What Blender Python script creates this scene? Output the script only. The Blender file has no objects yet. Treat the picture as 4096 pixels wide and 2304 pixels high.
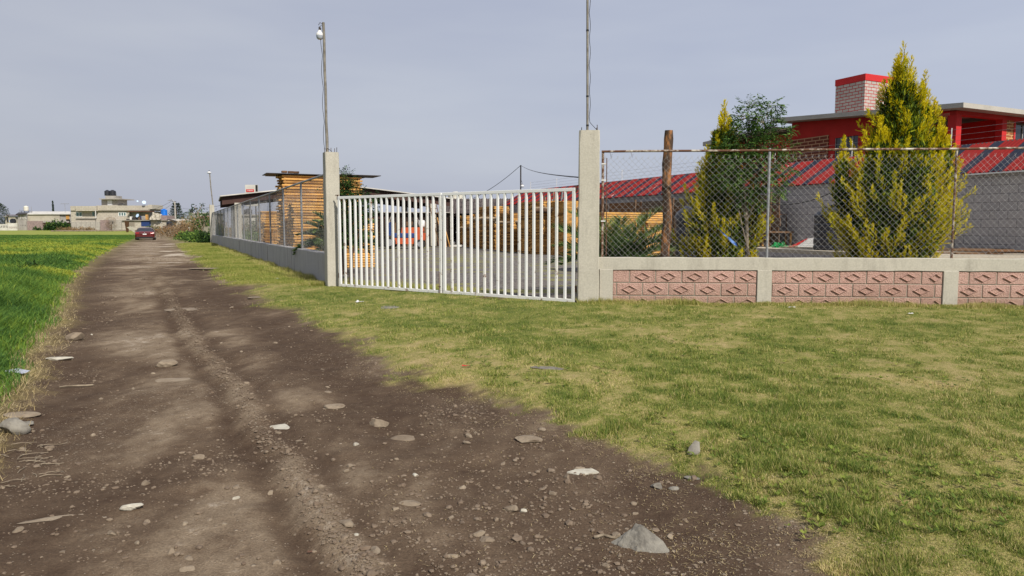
import bpy, math, random
import numpy as np
from mathutils import Vector, Matrix

# ------------------------------------------------------------------ camera, world, sun
SC = bpy.context.scene
COL = SC.collection
F = 2844.0                      # focal length in pixels of the 4096 px wide photograph
PITCH = math.atan(241.0 / F)
CAMZ = 1.2
cam_d = bpy.data.cameras.new('camera')
cam_d.sensor_width = 36.0
cam_d.lens = F / 4096 * 36.0
cam_d.clip_start = 0.05
cam_d.clip_end = 5000
cam = bpy.data.objects.new('camera', cam_d)
COL.objects.link(cam)
cam.location = (0, 0, CAMZ)
cam.rotation_euler = (math.pi / 2 - PITCH, 0, 0)
SC.camera = cam

SUN_EL = math.radians(41)
SUN_AZ = math.radians(32)       # from behind the camera towards the right
S_DIR = Vector((math.sin(SUN_AZ) * math.cos(SUN_EL), -math.cos(SUN_AZ) * math.cos(SUN_EL), math.sin(SUN_EL)))
sd = bpy.data.lights.new('sun', 'SUN')
sd.energy = 4.3
sd.angle = math.radians(1.2)
sd.color = (1.0, 0.93, 0.82)
so = bpy.data.objects.new('sun', sd)
COL.objects.link(so)
so.rotation_euler = S_DIR.to_track_quat('Z', 'Y').to_euler()

W = bpy.data.worlds.new('World')
SC.world = W
W.use_nodes = True
wn, wl = W.node_tree.nodes, W.node_tree.links
wn.clear()
wo = wn.new('ShaderNodeOutputWorld')
bg = wn.new('ShaderNodeBackground')
sky = wn.new('ShaderNodeTexSky')
sky.sky_type = 'NISHITA'
sky.sun_disc = False
sky.sun_elevation = SUN_EL
sky.sun_rotation = math.atan2(S_DIR.x, S_DIR.y)
sky.air_density = 1.2
sky.dust_density = 3.0
tc = wn.new('ShaderNodeTexCoord')
mp = wn.new('ShaderNodeMapping')
mp.inputs['Scale'].default_value = (1.0, 1.0, 5.0)
nz = wn.new('ShaderNodeTexNoise')
nz.inputs['Scale'].default_value = 1.6
nz.inputs['Detail'].default_value = 4
nz.inputs['Roughness'].default_value = 0.55
rp = wn.new('ShaderNodeValToRGB')           # thin high veil of cloud
rp.color_ramp.elements[0].position = 0.3
rp.color_ramp.elements[0].color = (3.36, 3.62, 4.50, 1)
rp.color_ramp.elements[1].position = 0.72
rp.color_ramp.elements[1].color = (4.15, 4.38, 5.0, 1)
mx = wn.new('ShaderNodeMix')
mx.data_type = 'RGBA'
mx.inputs[0].default_value = 0.90
wl.new(tc.outputs['Generated'], mp.inputs['Vector'])
wl.new(mp.outputs['Vector'], nz.inputs['Vector'])
wl.new(nz.outputs['Fac'], rp.inputs['Fac'])
wl.new(sky.outputs['Color'], mx.inputs[6])
wl.new(rp.outputs['Color'], mx.inputs[7])
sx_ = wn.new('ShaderNodeSeparateXYZ'); wl.new(tc.outputs['Generated'], sx_.inputs[0])
mr = wn.new('ShaderNodeMapRange'); mr.inputs['From Min'].default_value = -0.75; mr.inputs['From Max'].default_value = 0.7
wl.new(sx_.outputs['X'], mr.inputs['Value'])
m2 = wn.new('ShaderNodeMix'); m2.data_type = 'RGBA'; m2.blend_type = 'MULTIPLY'; m2.inputs[0].default_value = 1.0
r2 = wn.new('ShaderNodeValToRGB'); r2.color_ramp.elements[0].color = (0.97, 0.95, 0.93, 1); r2.color_ramp.elements[1].color = (1.0, 1.03, 1.09, 1)
wl.new(mr.outputs[0], r2.inputs[0]); wl.new(mx.outputs[2], m2.inputs[6]); wl.new(r2.outputs[0], m2.inputs[7])
wl.new(m2.outputs[2], bg.inputs['Color'])
bg.inputs['Strength'].default_value = 0.106
wl.new(bg.outputs['Background'], wo.inputs['Surface'])
SC.view_settings.view_transform = 'Standard'
SC.view_settings.look = 'None'
SC.view_settings.gamma = 1
SC.view_settings.exposure = 0.28

random.seed(7)
RNG = np.random.default_rng(11)

# ------------------------------------------------------------------ measuring helpers
def ray(px, py):
    x, y = (px - 2048) / F, (1152 - py) / F
    return (x, math.cos(PITCH) + y * math.sin(PITCH), -math.sin(PITCH) + y * math.cos(PITCH))
def P(px, py, Y):
    r = ray(px, py); s = Y / r[1]
    return Vector((r[0] * s, Y, CAMZ + r[2] * s))
def G(px, py, z=0.0):
    r = ray(px, py); s = (z - CAMZ) / r[2]
    return Vector((r[0] * s, r[1] * s, z))

AX = math.radians(25.7)                 # the yard's grid: D runs along the lane, N across it
D2 = Vector((-math.sin(AX), math.cos(AX), 0))
N2 = Vector((math.cos(AX), math.sin(AX), 0))
ROT_N = AX                              # local x = N2, local y = D2
ROT_D = AX + math.pi / 2                # local x = D2, local y = -N2

# ------------------------------------------------------------------ mesh helpers
class MB:
    def __init__(s):
        s.v, s.f, s.m, s.a = [], [], [], []
        s.mi, s.av = 0, 0.5
    def add(s, vs, fs):
        n = len(s.v)
        s.v.extend([tuple(p) for p in vs]); s.a.extend([s.av] * len(vs))
        for f in fs:
            s.f.append(tuple(i + n for i in f)); s.m.append(s.mi)
        return s
    def box(s, x0, x1, y0, y1, z0, z1):
        return s.add([(x0, y0, z0), (x1, y0, z0), (x1, y1, z0), (x0, y1, z0), (x0, y0, z1), (x1, y0, z1), (x1, y1, z1), (x0, y1, z1)],
                     [(0, 3, 2, 1), (4, 5, 6, 7), (0, 1, 5, 4), (1, 2, 6, 5), (2, 3, 7, 6), (3, 0, 4, 7)])
    def hexa(s, p):                     # 8 points: bottom ring, top ring
        return s.add(p, [(0, 3, 2, 1), (4, 5, 6, 7), (0, 1, 5, 4), (1, 2, 6, 5), (2, 3, 7, 6), (3, 0, 4, 7)])
    def bbox(s, x0, x1, y0, y1, z0, z1, b=0.01):     # box with chamfered edges
        X = (x0, x1); Y = (y0, y1); Z = (z0, z1); vs = {}; L = []
        for i in (0, 1):
            for j in (0, 1):
                for k in (0, 1):
                    sx, sy, sz = (1, -1)[i], (1, -1)[j], (1, -1)[k]
                    for a in range(3):
                        p = [X[i] + sx * b, Y[j] + sy * b, Z[k] + sz * b]
                        p[a] = (X[i], Y[j], Z[k])[a]
                        vs[i, j, k, a] = len(L); L.append(p)
        fs = []
        def q(*t): fs.append(tuple(vs[k] for k in t))
        for i in (0, 1):
            q((i, 0, 0, 0), (i, 1, 0, 0), (i, 1, 1, 0), (i, 0, 1, 0))
            q((0, i, 0, 1), (1, i, 0, 1), (1, i, 1, 1), (0, i, 1, 1))
            q((0, 0, i, 2), (1, 0, i, 2), (1, 1, i, 2), (0, 1, i, 2))
        for i in (0, 1):
            for j in (0, 1):
                q((i, j, 0, 0), (i, j, 1, 0), (i, j, 1, 1), (i, j, 0, 1))
                q((i, 0, j, 0), (i, 1, j, 0), (i, 1, j, 2), (i, 0, j, 2))
                q((0, i, j, 1), (1, i, j, 1), (1, i, j, 2), (0, i, j, 2))
                for k in (0, 1):
                    q((i, j, k, 0), (i, j, k, 1), (i, j, k, 2))
        return s.add(L, fs)
    def quad(s, a, b, c, d): return s.add([a, b, c, d], [(0, 1, 2, 3)])
    def prism(s, pts, ext):             # polygon pts (3D) extruded by vector ext
        n = len(pts); e = Vector(ext)
        vs = [Vector(p) for p in pts]; vs += [p + e for p in vs]
        fs = [tuple(range(n - 1, -1, -1)), tuple(range(n, 2 * n))]
        fs += [(i, (i + 1) % n, (i + 1) % n + n, i + n) for i in range(n)]
        return s.add(vs, fs)
    def tube(s, pts, r, n=8, cap=True):
        pts = [Vector(p) for p in pts]
        if not hasattr(r, '__len__'): r = [r] * len(pts)
        rings = []
        t0 = (pts[1] - pts[0]).normalized()
        ref = Vector((0, 0, 1)) if abs(t0.z) < 0.9 else Vector((1, 0, 0))
        u = t0.cross(ref).normalized()
        vs = []
        for i, p in enumerate(pts):
            t = (pts[min(i + 1, len(pts) - 1)] - pts[max(i - 1, 0)]).normalized()
            u = (u - t * u.dot(t)).normalized(); w = t.cross(u)
            for k in range(n):
                a = 2 * math.pi * k / n
                vs.append(p + (u * math.cos(a) + w * math.sin(a)) * r[i])
        fs = [(i * n + k, i * n + (k + 1) % n, (i + 1) * n + (k + 1) % n, (i + 1) * n + k) for i in range(len(pts) - 1) for k in range(n)]
        if cap: fs += [tuple(range(n - 1, -1, -1)), tuple(range((len(pts) - 1) * n, len(pts) * n))]
        return s.add(vs, fs)
    def lathe(s, prof, c=(0, 0, 0), n=24):     # prof: (r, z) from bottom to top
        vs = []
        for r, z in prof:
            for k in range(n):
                a = 2 * math.pi * k / n
                vs.append((c[0] + r * math.cos(a), c[1] + r * math.sin(a), c[2] + z))
        m = len(prof)
        fs = [(i * n + k, i * n + (k + 1) % n, (i + 1) * n + (k + 1) % n, (i + 1) * n + k) for i in range(m - 1) for k in range(n)]
        fs += [tuple(range(n - 1, -1, -1)), tuple(range((m - 1) * n, m * n))]
        return s.add(vs, fs)
    def disc(s, c, ax, r, t, n=20):     # short cylinder along axis ax
        ax = Vector(ax).normalized()
        return s.tube([Vector(c) - ax * t / 2, Vector(c) + ax * t / 2], r, n)
    def build(s, name, mat=None, parent=None, smooth=False, loc=None, rz=0):
        me = bpy.data.meshes.new(name)
        vs = s.v
        if loc is not None and rz == 'w':      # verts are world coordinates, origin moved to loc
            vs = [(p[0] - loc[0], p[1] - loc[1], p[2] - loc[2]) for p in vs]; rz = 0
        me.from_pydata(vs, [], s.f)
        mats = mat if isinstance(mat, (list, tuple)) else [mat]
        for m in mats: me.materials.append(m)
        if len(mats) > 1: me.polygons.foreach_set('material_index', s.m)
        at = me.attributes.new('v', 'FLOAT', 'POINT'); at.data.foreach_set('value', s.a)
        if smooth:
            me.polygons.foreach_set('use_smooth', [True] * len(me.polygons))
            try: me.set_sharp_from_angle(angle=math.radians(smooth if smooth is not True else 40))
            except Exception: pass
        me.update()
        o = bpy.data.objects.new(name, me); COL.objects.link(o)
        if parent is not None: o.parent = parent
        if loc is not None: o.location = loc
        if rz: o.rotation_euler = (0, 0, rz)
        return o

def tag(o, label=None, cat=None, group=None, kind=None):
    if label: o['label'] = label
    if cat: o['category'] = cat
    if group: o['group'] = group
    if kind: o['kind'] = kind
    return o
def thing(name, label, cat, loc=(0, 0, 0), rz=0, group=None):
    o = bpy.data.objects.new(name, None); COL.objects.link(o)
    o.empty_display_size = 0.2
    o.location = loc; o.rotation_euler = (0, 0, rz)
    return tag(o, label, cat, group)
def copy_tree(o, parent=None):
    c = o.copy(); COL.objects.link(c)
    if parent is not None: c.parent = parent
    for ch in list(o.children): copy_tree(ch, c)
    return c

def npmesh(name, V, Fq, mat, parent=None, attrs=None, smooth=False, loc=None):
    """V (n,3) verts, Fq (m,k) faces of one size, attrs name -> (n,) floats."""
    me = bpy.data.meshes.new(name)
    n, (m, k) = len(V), Fq.shape
    if loc is not None: V = V - np.array(loc, dtype=float)[None]
    me.vertices.add(n); me.vertices.foreach_set('co', np.ascontiguousarray(V, dtype=np.float32).ravel())
    me.loops.add(m * k); me.loops.foreach_set('vertex_index', np.ascontiguousarray(Fq, dtype=np.int32).ravel())
    me.polygons.add(m); me.polygons.foreach_set('loop_start', np.arange(0, m * k, k, dtype=np.int32))
    me.polygons.foreach_set('use_smooth', np.full(m, bool(smooth)))
    for an, av in (attrs or {}).items():
        at = me.attributes.new(an, 'FLOAT', 'POINT'); at.data.foreach_set('value', np.ascontiguousarray(av, dtype=np.float32))
    me.materials.append(mat)
    me.update(calc_edges=True)
    o = bpy.data.objects.new(name, me); COL.objects.link(o)
    if parent is not None: o.parent = parent
    if loc is not None: o.location = loc
    return o

def nrm(a): return a / np.maximum(np.linalg.norm(a, axis=-1, keepdims=True), 1e-9)
def leafmesh(name, B, D, L, Wd, V, mat, parent=None, up=None, mid=0.45, loc=None):
    """pointed leaves: base B, direction D, length L, width Wd, attribute V; all arrays"""
    n = len(B); D = nrm(D)
    if up is None: up = nrm(RNG.normal(size=(n, 3)))
    S = nrm(np.cross(D, up)); L = np.asarray(L).reshape(-1, 1) * np.ones((n, 1)); Wd = np.asarray(Wd).reshape(-1, 1) * np.ones((n, 1))
    Vt = np.stack([B, B + D * L * mid + S * Wd / 2, B + D * L, B + D * L * mid - S * Wd / 2], 1).reshape(-1, 3)
    Fq = np.arange(4 * n).reshape(n, 4)
    return npmesh(name, Vt, Fq, mat, parent, {'v': np.repeat(V, 4)}, loc=loc)

# ------------------------------------------------------------------ noise for the terrain
def _h(ix, iy, s):
    h = (ix.astype(np.int64) * 374761393 + iy.astype(np.int64) * 668265263 + s * 974711) & 0xffffffff
    h = ((h ^ (h >> 13)) * 1274126177) & 0xffffffff
    h = ((h ^ (h >> 15)) * 2246822519) & 0xffffffff
    return ((h ^ (h >> 16)) & 0xffff) / 65535.0
def vn(x, y, s=0):
    x = np.asarray(x, float); y = np.asarray(y, float)
    ix, iy = np.floor(x), np.floor(y); fx, fy = x - ix, y - iy
    fx = fx * fx * (3 - 2 * fx); fy = fy * fy * (3 - 2 * fy)
    a = _h(ix, iy, s); b = _h(ix + 1, iy, s); c = _h(ix, iy + 1, s); d = _h(ix + 1, iy + 1, s)
    return (a * (1 - fx) + b * fx) * (1 - fy) + (c * (1 - fx) + d * fx) * fy
def fbm(x, y, s=0, o=4, r=0.5):
    t = 0; a = 1; n = 0
    for i in range(o):
        t = t + a * vn(x, y, s + i * 17); n += a; a *= r; x = x * 2.03 + 13.7; y = y * 2.03 + 7.1
    return t / n
def sst(a, b, x):
    t = np.clip((x - a) / (b - a), 0, 1); return t * t * (3 - 2 * t)

# ------------------------------------------------------------------ materials
def lin(r, g, b, k=1.0):
    f = lambda c: (c / 255 / 12.92 if c <= 10 else ((c / 255 + 0.055) / 1.055) ** 2.4) * k
    return (f(r), f(g), f(b), 1)
class NT:
    def __init__(s, name):
        s.mat = bpy.data.materials.new(name); s.mat.use_nodes = True
        s.n = s.mat.node_tree.nodes; s.l = s.mat.node_tree.links; s.n.clear()
        s.out = s.n.new('ShaderNodeOutputMaterial'); s.b = s.n.new('ShaderNodeBsdfPrincipled')
        s.l.new(s.b.outputs[0], s.out.inputs[0])
        s.b.inputs['Specular IOR Level'].default_value = 0.25
        g = s.n.new('ShaderNodeNewGeometry'); s.pos = g.outputs['Position']; s.nor = g.outputs['Normal']
        t = s.n.new('ShaderNodeTexCoord'); s.obj = t.outputs['Object']
    def set(s, i, v):
        if isinstance(v, (int, float, tuple)): i.default_value = v
        else: s.l.new(v, i)
    def map(s, vec, scale=(1, 1, 1), rot=(0, 0, 0), loc=(0, 0, 0)):
        m = s.n.new('ShaderNodeMapping'); s.set(m.inputs[0], vec); m.inputs['Scale'].default_value = scale
        m.inputs['Rotation'].default_value = rot; m.inputs['Location'].default_value = loc; return m.outputs[0]
    def noise(s, sc, det=3, ro=0.55, vec=None, dist=0):
        t = s.n.new('ShaderNodeTexNoise'); s.l.new(vec or s.pos, t.inputs['Vector']); t.inputs['Scale'].default_value = sc
        t.inputs['Detail'].default_value = det; t.inputs['Roughness'].default_value = ro; t.inputs['Distortion'].default_value = dist
        return t.outputs['Fac']
    def vor(s, sc, out='Distance', vec=None, feat='F1', rnd=1):
        t = s.n.new('ShaderNodeTexVoronoi'); t.feature = feat; s.l.new(vec or s.pos, t.inputs['Vector'])
        t.inputs['Scale'].default_value = sc; t.inputs['Randomness'].default_value = rnd; return t.outputs[out]
    def ramp(s, f, *st, mode='LINEAR'):
        r = s.n.new('ShaderNodeValToRGB'); s.set(r.inputs[0], f); e = r.color_ramp.elements; r.color_ramp.interpolation = mode
        for i, (p, c) in enumerate(st):
            if not isinstance(c, tuple): c = (c, c, c, 1)
            if i < 2: e[i].position = p; e[i].color = c
            else: k = e.new(p); k.color = c
        return r.outputs[0]
    def mix(s, f, a, b, mode='MIX'):
        m = s.n.new('ShaderNodeMix'); m.data_type = 'RGBA'; m.blend_type = mode
        s.set(m.inputs[0], f); s.set(m.inputs[6], a); s.set(m.inputs[7], b); return m.outputs[2]
    def math(s, op, a, b=0.0, clamp=False):
        m = s.n.new('ShaderNodeMath'); m.operation = op; m.use_clamp = clamp; s.set(m.inputs[0], a); s.set(m.inputs[1], b); return m.outputs[0]
    def attr(s, name):
        a = s.n.new('ShaderNodeAttribute'); a.attribute_name = name; return a.outputs['Fac']
    def sep(s, vec):
        m = s.n.new('ShaderNodeSeparateXYZ'); s.set(m.inputs[0], vec); return m.outputs
    def comb(s, x, y, z=0.0):
        m = s.n.new('ShaderNodeCombineXYZ'); s.set(m.inputs[0], x); s.set(m.inputs[1], y); s.set(m.inputs[2], z); return m.outputs[0]
    def bump(s, h, st=0.5, d=0.01):
        m = s.n.new('ShaderNodeBump'); m.inputs['Strength'].default_value = st; m.inputs['Distance'].default_value = d
        s.set(m.inputs['Height'], h); s.l.new(m.outputs[0], s.b.inputs['Normal'])
    def done(s, col, rough=0.8, metal=0.0, spec=None):
        s.set(s.b.inputs['Base Color'], col); s.set(s.b.inputs['Roughness'], rough); s.b.inputs['Metallic'].default_value = metal
        if spec is not None: s.b.inputs['Specular IOR Level'].default_value = spec
        return s.mat
def simple(name, c, c2=None, sc=6, rough=0.7, bump=0.2, bsc=60, metal=0, spec=0.25, var=0.0):
    t = NT(name); c2 = c2 or tuple(x * 0.75 for x in c[:3]) + (1,)
    n = t.noise(sc, 5, 0.6)
    col = t.mix(t.ramp(n, (0.35, 0.0), (0.68, 1.0)), c, c2)
    if var:
        col = t.mix(t.math('MULTIPLY', t.attr('v'), var), col, (0, 0, 0, 1))
    if bump: t.bump(t.noise(bsc, 3), bump, 0.01)
    return t.done(col, rough, metal, spec)
def foliage(name, *stops, trans=0.3):
    t = NT(name)
    f = t.math('ADD', t.attr('v'), t.math('MULTIPLY', t.math('SUBTRACT', t.noise(1.3, 2), 0.5), 0.5))
    col = t.ramp(f, *stops)
    t.done(col, 0.6, 0, 0.2)
    tr = t.n.new('ShaderNodeBsdfTranslucent'); t.l.new(col, tr.inputs[0])
    ms = t.n.new('ShaderNodeMixShader'); ms.inputs[0].default_value = trans
    t.l.new(t.b.outputs[0], ms.inputs[1]); t.l.new(tr.outputs[0], ms.inputs[2]); t.l.new(ms.outputs[0], t.out.inputs[0])
    return t.mat

M = {}
def concrete(name, c, stain, stscale=(6, 6, 1.2), amount=0.7, fine=40):
    t = NT(name)
    big = t.noise(1.3, 5, 0.6); st = t.noise(1.0, 5, 0.65, vec=t.map(t.pos, stscale)); fn = t.noise(fine, 4, 0.7)
    col = t.mix(t.ramp(big, (0.3, 0.0), (0.75, 1.0)), c, tuple(x * 0.82 for x in c[:3]) + (1,))
    col = t.mix(t.math('MULTIPLY', t.ramp(st, (0.5, 0.0), (0.72, 1.0)), amount), col, stain)
    col = t.mix(0.35, col, t.ramp(fn, (0.3, tuple(x * 0.6 for x in c[:3]) + (1,)), (0.7, tuple(min(1, x * 1.25) for x in c[:3]) + (1,))))
    pit = t.ramp(t.vor(9, vec=t.map(t.pos, (1, 1, 0.7))), (0.02, 1.0), (0.07, 0.0))
    col = t.mix(t.math('MULTIPLY', pit, 0.5), col, tuple(x * 0.35 for x in c[:3]) + (1,))
    t.bump(t.math('SUBTRACT', t.math('ADD', big, t.math('MULTIPLY', fn, 0.5)), pit), 0.35, 0.012)
    return t.done(col, 0.9)
M['concrete'] = concrete('concrete_pale', lin(178, 174, 162), lin(112, 107, 97), amount=0.55)
M['concrete_wall'] = concrete('render_grey', lin(172, 170, 168), lin(84, 82, 84), stscale=(6, 6, 0.7), amount=0.9)
M['concrete_slab'] = concrete('concrete_slab', lin(176, 166, 148), lin(120, 110, 96), stscale=(2, 2, 2), amount=0.5)

def blockwall(name, c, c2, mortar, bw=0.4, bh=0.2, ang=0.0, msize=0.012, rough=0.9, bump=0.5, vary=0.5, contrast=1.0):
    """masonry courses on vertical faces whose horizontal direction is at angle ang"""
    t = NT(name); p = t.sep(t.pos)
    u = t.math('ADD', t.math('MULTIPLY', p[0], math.cos(ang)), t.math('MULTIPLY', p[1], math.sin(ang)))
    br = t.n.new('ShaderNodeTexBrick'); t.l.new(t.comb(u, p[2]), br.inputs['Vector'])
    br.inputs['Scale'].default_value = 1; br.inputs['Brick Width'].default_value = bw; br.inputs['Row Height'].default_value = bh
    br.inputs['Mortar Size'].default_value = msize; br.inputs['Mortar Smooth'].default_value = 0.3; br.inputs['Bias'].default_value = 0
    t.set(br.inputs['Color1'], c); t.set(br.inputs['Color2'], c2); t.set(br.inputs['Mortar'], mortar)
    n = t.noise(2.2, 5, 0.65); col = t.mix(vary, br.outputs['Color'], t.mix(n, (0.25, 0.25, 0.25, 1), (1.0, 1.0, 1.0, 1)), 'MULTIPLY')
    col = t.mix(1.0, col, (1.35 * contrast, 1.35 * contrast, 1.35 * contrast, 1), 'MULTIPLY') if vary else col
    t.bump(t.math('SUBTRACT', t.noise(30, 4), br.outputs['Fac']), bump, 0.012)
    return t.done(col, rough)
M['greyblock'] = blockwall('painted_grey_block', lin(142, 138, 137), lin(133, 130, 130), lin(112, 109, 110), ang=ROT_D, vary=0.35, contrast=1.15)
M['farblock'] = blockwall('far_block', lin(164, 158, 146), lin(154, 148, 137), lin(134, 128, 118), vary=0.3, contrast=1.0, bh=0.4, bw=0.8, msize=0.03)
M['farblock2'] = blockwall('far_block_grey', lin(160, 155, 148), lin(150, 145, 138), lin(130, 126, 120), vary=0.4, contrast=1.0, bh=0.4, bw=0.8, msize=0.03)
M['farrender'] = simple('far_render', lin(166, 162, 156), lin(132, 128, 123), 0.6, 0.9, 0.1, 6)
M['farcream'] = simple('far_cream', lin(176, 170, 156), lin(150, 144, 131), 0.5, 0.9, 0.1, 6)
M['farmauve'] = simple('far_stone', lin(150, 132, 128), lin(118, 104, 104), 4, 0.9, 0.3, 10)
M['farwhite'] = simple('far_whitewash', lin(205, 202, 196), lin(168, 166, 160), 0.7, 0.9, 0.1, 6)
M['towerblock'] = blockwall('white_block_red_joints', lin(164, 158, 152), lin(150, 144, 139), lin(150, 34, 34), bw=0.27, bh=0.117, ang=ROT_N, msize=0.014, vary=0.3, bump=0.2, contrast=0.92)
M['towerblockD'] = blockwall('white_block_red_joints_side', lin(164, 158, 152), lin(150, 144, 139), lin(150, 34, 34), bw=0.27, bh=0.117, ang=ROT_D, msize=0.014, vary=0.3, bump=0.2, contrast=0.92)
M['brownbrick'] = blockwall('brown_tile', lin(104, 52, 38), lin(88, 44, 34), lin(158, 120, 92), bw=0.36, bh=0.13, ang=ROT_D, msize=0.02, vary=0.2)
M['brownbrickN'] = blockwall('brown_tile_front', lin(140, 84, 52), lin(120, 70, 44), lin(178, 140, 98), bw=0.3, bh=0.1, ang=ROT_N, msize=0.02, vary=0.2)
M['red'] = simple('red_paint', lin(176, 38, 32), lin(160, 33, 29), 1.5, 0.75, 0.15, 40)
M['redtrim'] = simple('red_trim_paint', lin(190, 44, 44), lin(174, 38, 40), 2, 0.7, 0.1, 40)
M['roofslab'] = concrete('roof_slab', lin(176, 172, 164), lin(132, 128, 120), stscale=(2, 2, 2), amount=0.5)
M['black_plastic'] = simple('black_plastic', (0.016, 0.018, 0.026, 1), (0.03, 0.03, 0.038, 1), 3, 0.45, 0.05, 20, spec=0.4)
M['blue_plastic'] = simple('blue_plastic', (0.012, 0.16, 0.62, 1), (0.012, 0.13, 0.5, 1), 3, 0.45, 0.03, 20)
M['white_plastic'] = simple('white_plastic', (0.7, 0.7, 0.7, 1), (0.6, 0.6, 0.6, 1), 3, 0.4, 0.0, 20)
M['bulb_diffuser'] = simple('bulb_diffuser', (0.42, 0.45, 0.52, 1), (0.38, 0.41, 0.48, 1), 3, 0.25, 0.0, 20, spec=0.5)
M['cream_plastic'] = simple('cream_plastic', (0.62, 0.6, 0.52, 1), (0.55, 0.53, 0.46, 1), 3, 0.5, 0.0, 20)
M['galv'] = simple('galvanised', lin(158, 160, 164), lin(122, 124, 128), 14, 0.5, 0.1, 60, metal=0.25, spec=0.4)
M['wire'] = simple('galvanised_wire', lin(168, 168, 168), lin(120, 118, 116), 14, 0.6, 0.0, 60, metal=0.15)
M['oldpole'] = simple('weathered_pole', lin(134, 130, 122), lin(92, 86, 76), 7, 0.7, 0.2, 60)
M['darkmetal'] = simple('dark_metal', (0.02, 0.02, 0.024, 1), (0.05, 0.04, 0.035, 1), 8, 0.55, 0.1, 40)
M['brownmetal'] = simple('brown_primer_beam', (0.045, 0.022, 0.018, 1), (0.07, 0.035, 0.028, 1), 2, 0.6, 0.1, 30)
M['rebar'] = simple('rebar', (0.05, 0.035, 0.028, 1), (0.09, 0.05, 0.03, 1), 20, 0.8, 0.3, 200)
M['cable'] = simple('cable', (0.02, 0.02, 0.02, 1), None, 8, 0.6, 0)
M['glass'] = simple('window_glass', lin(92, 124, 122), lin(60, 84, 84), 0.8, 0.15, 0, spec=0.6)
M['darkglass'] = simple('dark_glass', (0.012, 0.014, 0.018, 1), (0.03, 0.032, 0.04, 1), 1.5, 0.12, 0, spec=0.6)
M['white_frame'] = simple('white_frame', (0.72, 0.73, 0.74, 1), (0.62, 0.62, 0.62, 1), 4, 0.5, 0)
def rusty(name, base, rust, lo, hi, sc=9):
    t = NT(name); n = t.noise(sc, 6, 0.7); f = t.ramp(n, (lo, 0.0), (hi, 1.0))
    r2 = t.mix(t.noise(45, 3), rust, tuple(x * 0.45 for x in rust[:3]) + (1,))
    col = t.mix(f, t.mix(t.noise(3, 3), base, tuple(x * 0.85 for x in base[:3]) + (1,)), r2)
    t.bump(t.math('ADD', n, t.noise(120, 2)), 0.2, 0.004)
    return t.done(col, t.ramp(f, (0, 0.45), (1, 0.9)), 0, 0.35)
M['gate'] = rusty('gate_white_paint', (0.76, 0.77, 0.77, 1), (0.20, 0.10, 0.05, 1), 0.66, 0.74, 5)
M['gate_low'] = rusty('gate_white_paint_worn', (0.74, 0.74, 0.72, 1), (0.22, 0.10, 0.045, 1), 0.56, 0.66, 10)
M['rustpipe'] = rusty('rusty_pipe', (0.46, 0.42, 0.36, 1), (0.15, 0.07, 0.04, 1), 0.40, 0.52, 7)
M['rust'] = rusty('rust', (0.14, 0.07, 0.04, 1), (0.10, 0.05, 0.035, 1), 0.4, 0.6, 7)

def pinkblock():
    t = NT('pink_split_face_block'); big = t.noise(2.5, 3); f1 = t.noise(55, 4, 0.75); v = t.vor(70)
    col = t.mix(big, lin(202, 172, 160), lin(188, 154, 143))
    col = t.mix(t.ramp(f1, (0.42, 0.0), (0.62, 0.55)), col, lin(152, 108, 98))
    col = t.mix(t.ramp(v, (0.0, 0.45), (0.35, 0.0)), col, lin(222, 190, 180))
    col = t.mix(t.math('MULTIPLY', t.attr('v'), 0.45), col, lin(150, 120, 108))
    z = t.sep(t.pos)[2]; sp = t.math('SUBTRACT', t.math('ADD', 0.30, t.math('MULTIPLY', t.noise(7, 4, 0.7), 0.25)), z)
    col = t.mix(t.math('MULTIPLY', t.ramp(sp, (0.10, 0.0), (0.42, 1.0)), 0.5), col, lin(128, 108, 84))
    col = t.mix(t.ramp(t.noise(1.0, 4, 0.7, vec=t.map(t.pos, (9, 9, 1.2))), (0.56, 0.0), (0.72, 0.4)), col, lin(120, 98, 90))
    t.bump(t.math('ADD', f1, v), 0.9, 0.012)
    return t.done(col, 0.95)
M['pink'] = pinkblock()
M['mortar'] = concrete('mortar', lin(150, 145, 132), lin(110, 104, 94), fine=70)

def wood(name, c, c2, ang, rough=0.75, vary=0.6):
    t = NT(name)
    g = t.noise(1.0, 4, 0.6, vec=t.map(t.obj, (3, 60, 60) if ang == 'x' else (60, 60, 3)))
    col = t.mix(t.ramp(g, (0.3, 0.0), (0.7, 1.0)), c, c2)
    n = t.noise(2.1, 3, 0.6, vec=t.map(t.pos, (1, 1, 4)))
    col = t.mix(t.math('MULTIPLY', t.ramp(n, (0.48, 0.0), (0.66, 1.0)), vary), col, lin(96, 72, 50))
    col = t.mix(t.math('MULTIPLY', t.attr('v'), 0.8), col, lin(112, 76, 44))
    t.bump(g, 0.3, 0.006)
    return t.done(col, rough)
M['lumber'] = wood('sawn_lumber', lin(234, 186, 108), lin(210, 154, 82), 'x')
M['greywood'] = wood('weathered_wood', lin(110, 96, 82), lin(70, 58, 48), 'x')
M['bark'] = simple('bark', lin(112, 84, 62), lin(58, 46, 38), 5, 0.95, 1.0, 25)
M['palebark'] = simple('pale_bark', lin(146, 134, 116), lin(96, 86, 72), 12, 0.9, 0.5, 40)
M['logpale'] = simple('peeled_log', lin(176, 156, 128), lin(96, 76, 58), 5, 0.9, 0.5, 30)
def logpost():
    t = NT('peeling_log_post'); n = t.noise(1.0, 5, 0.65, vec=t.map(t.pos, (9, 9, 2.6)))
    col = t.ramp(n, (0.38, lin(64, 50, 42)), (0.5, lin(88, 70, 56)), (0.58, lin(150, 104, 66)), (0.7, lin(176, 128, 86)))
    t.bump(t.noise(1.0, 5, 0.7, vec=t.map(t.pos, (40, 40, 9))), 1.0, 0.02)
    return t.done(col, 0.95)
M['logpost'] = logpost()

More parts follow.
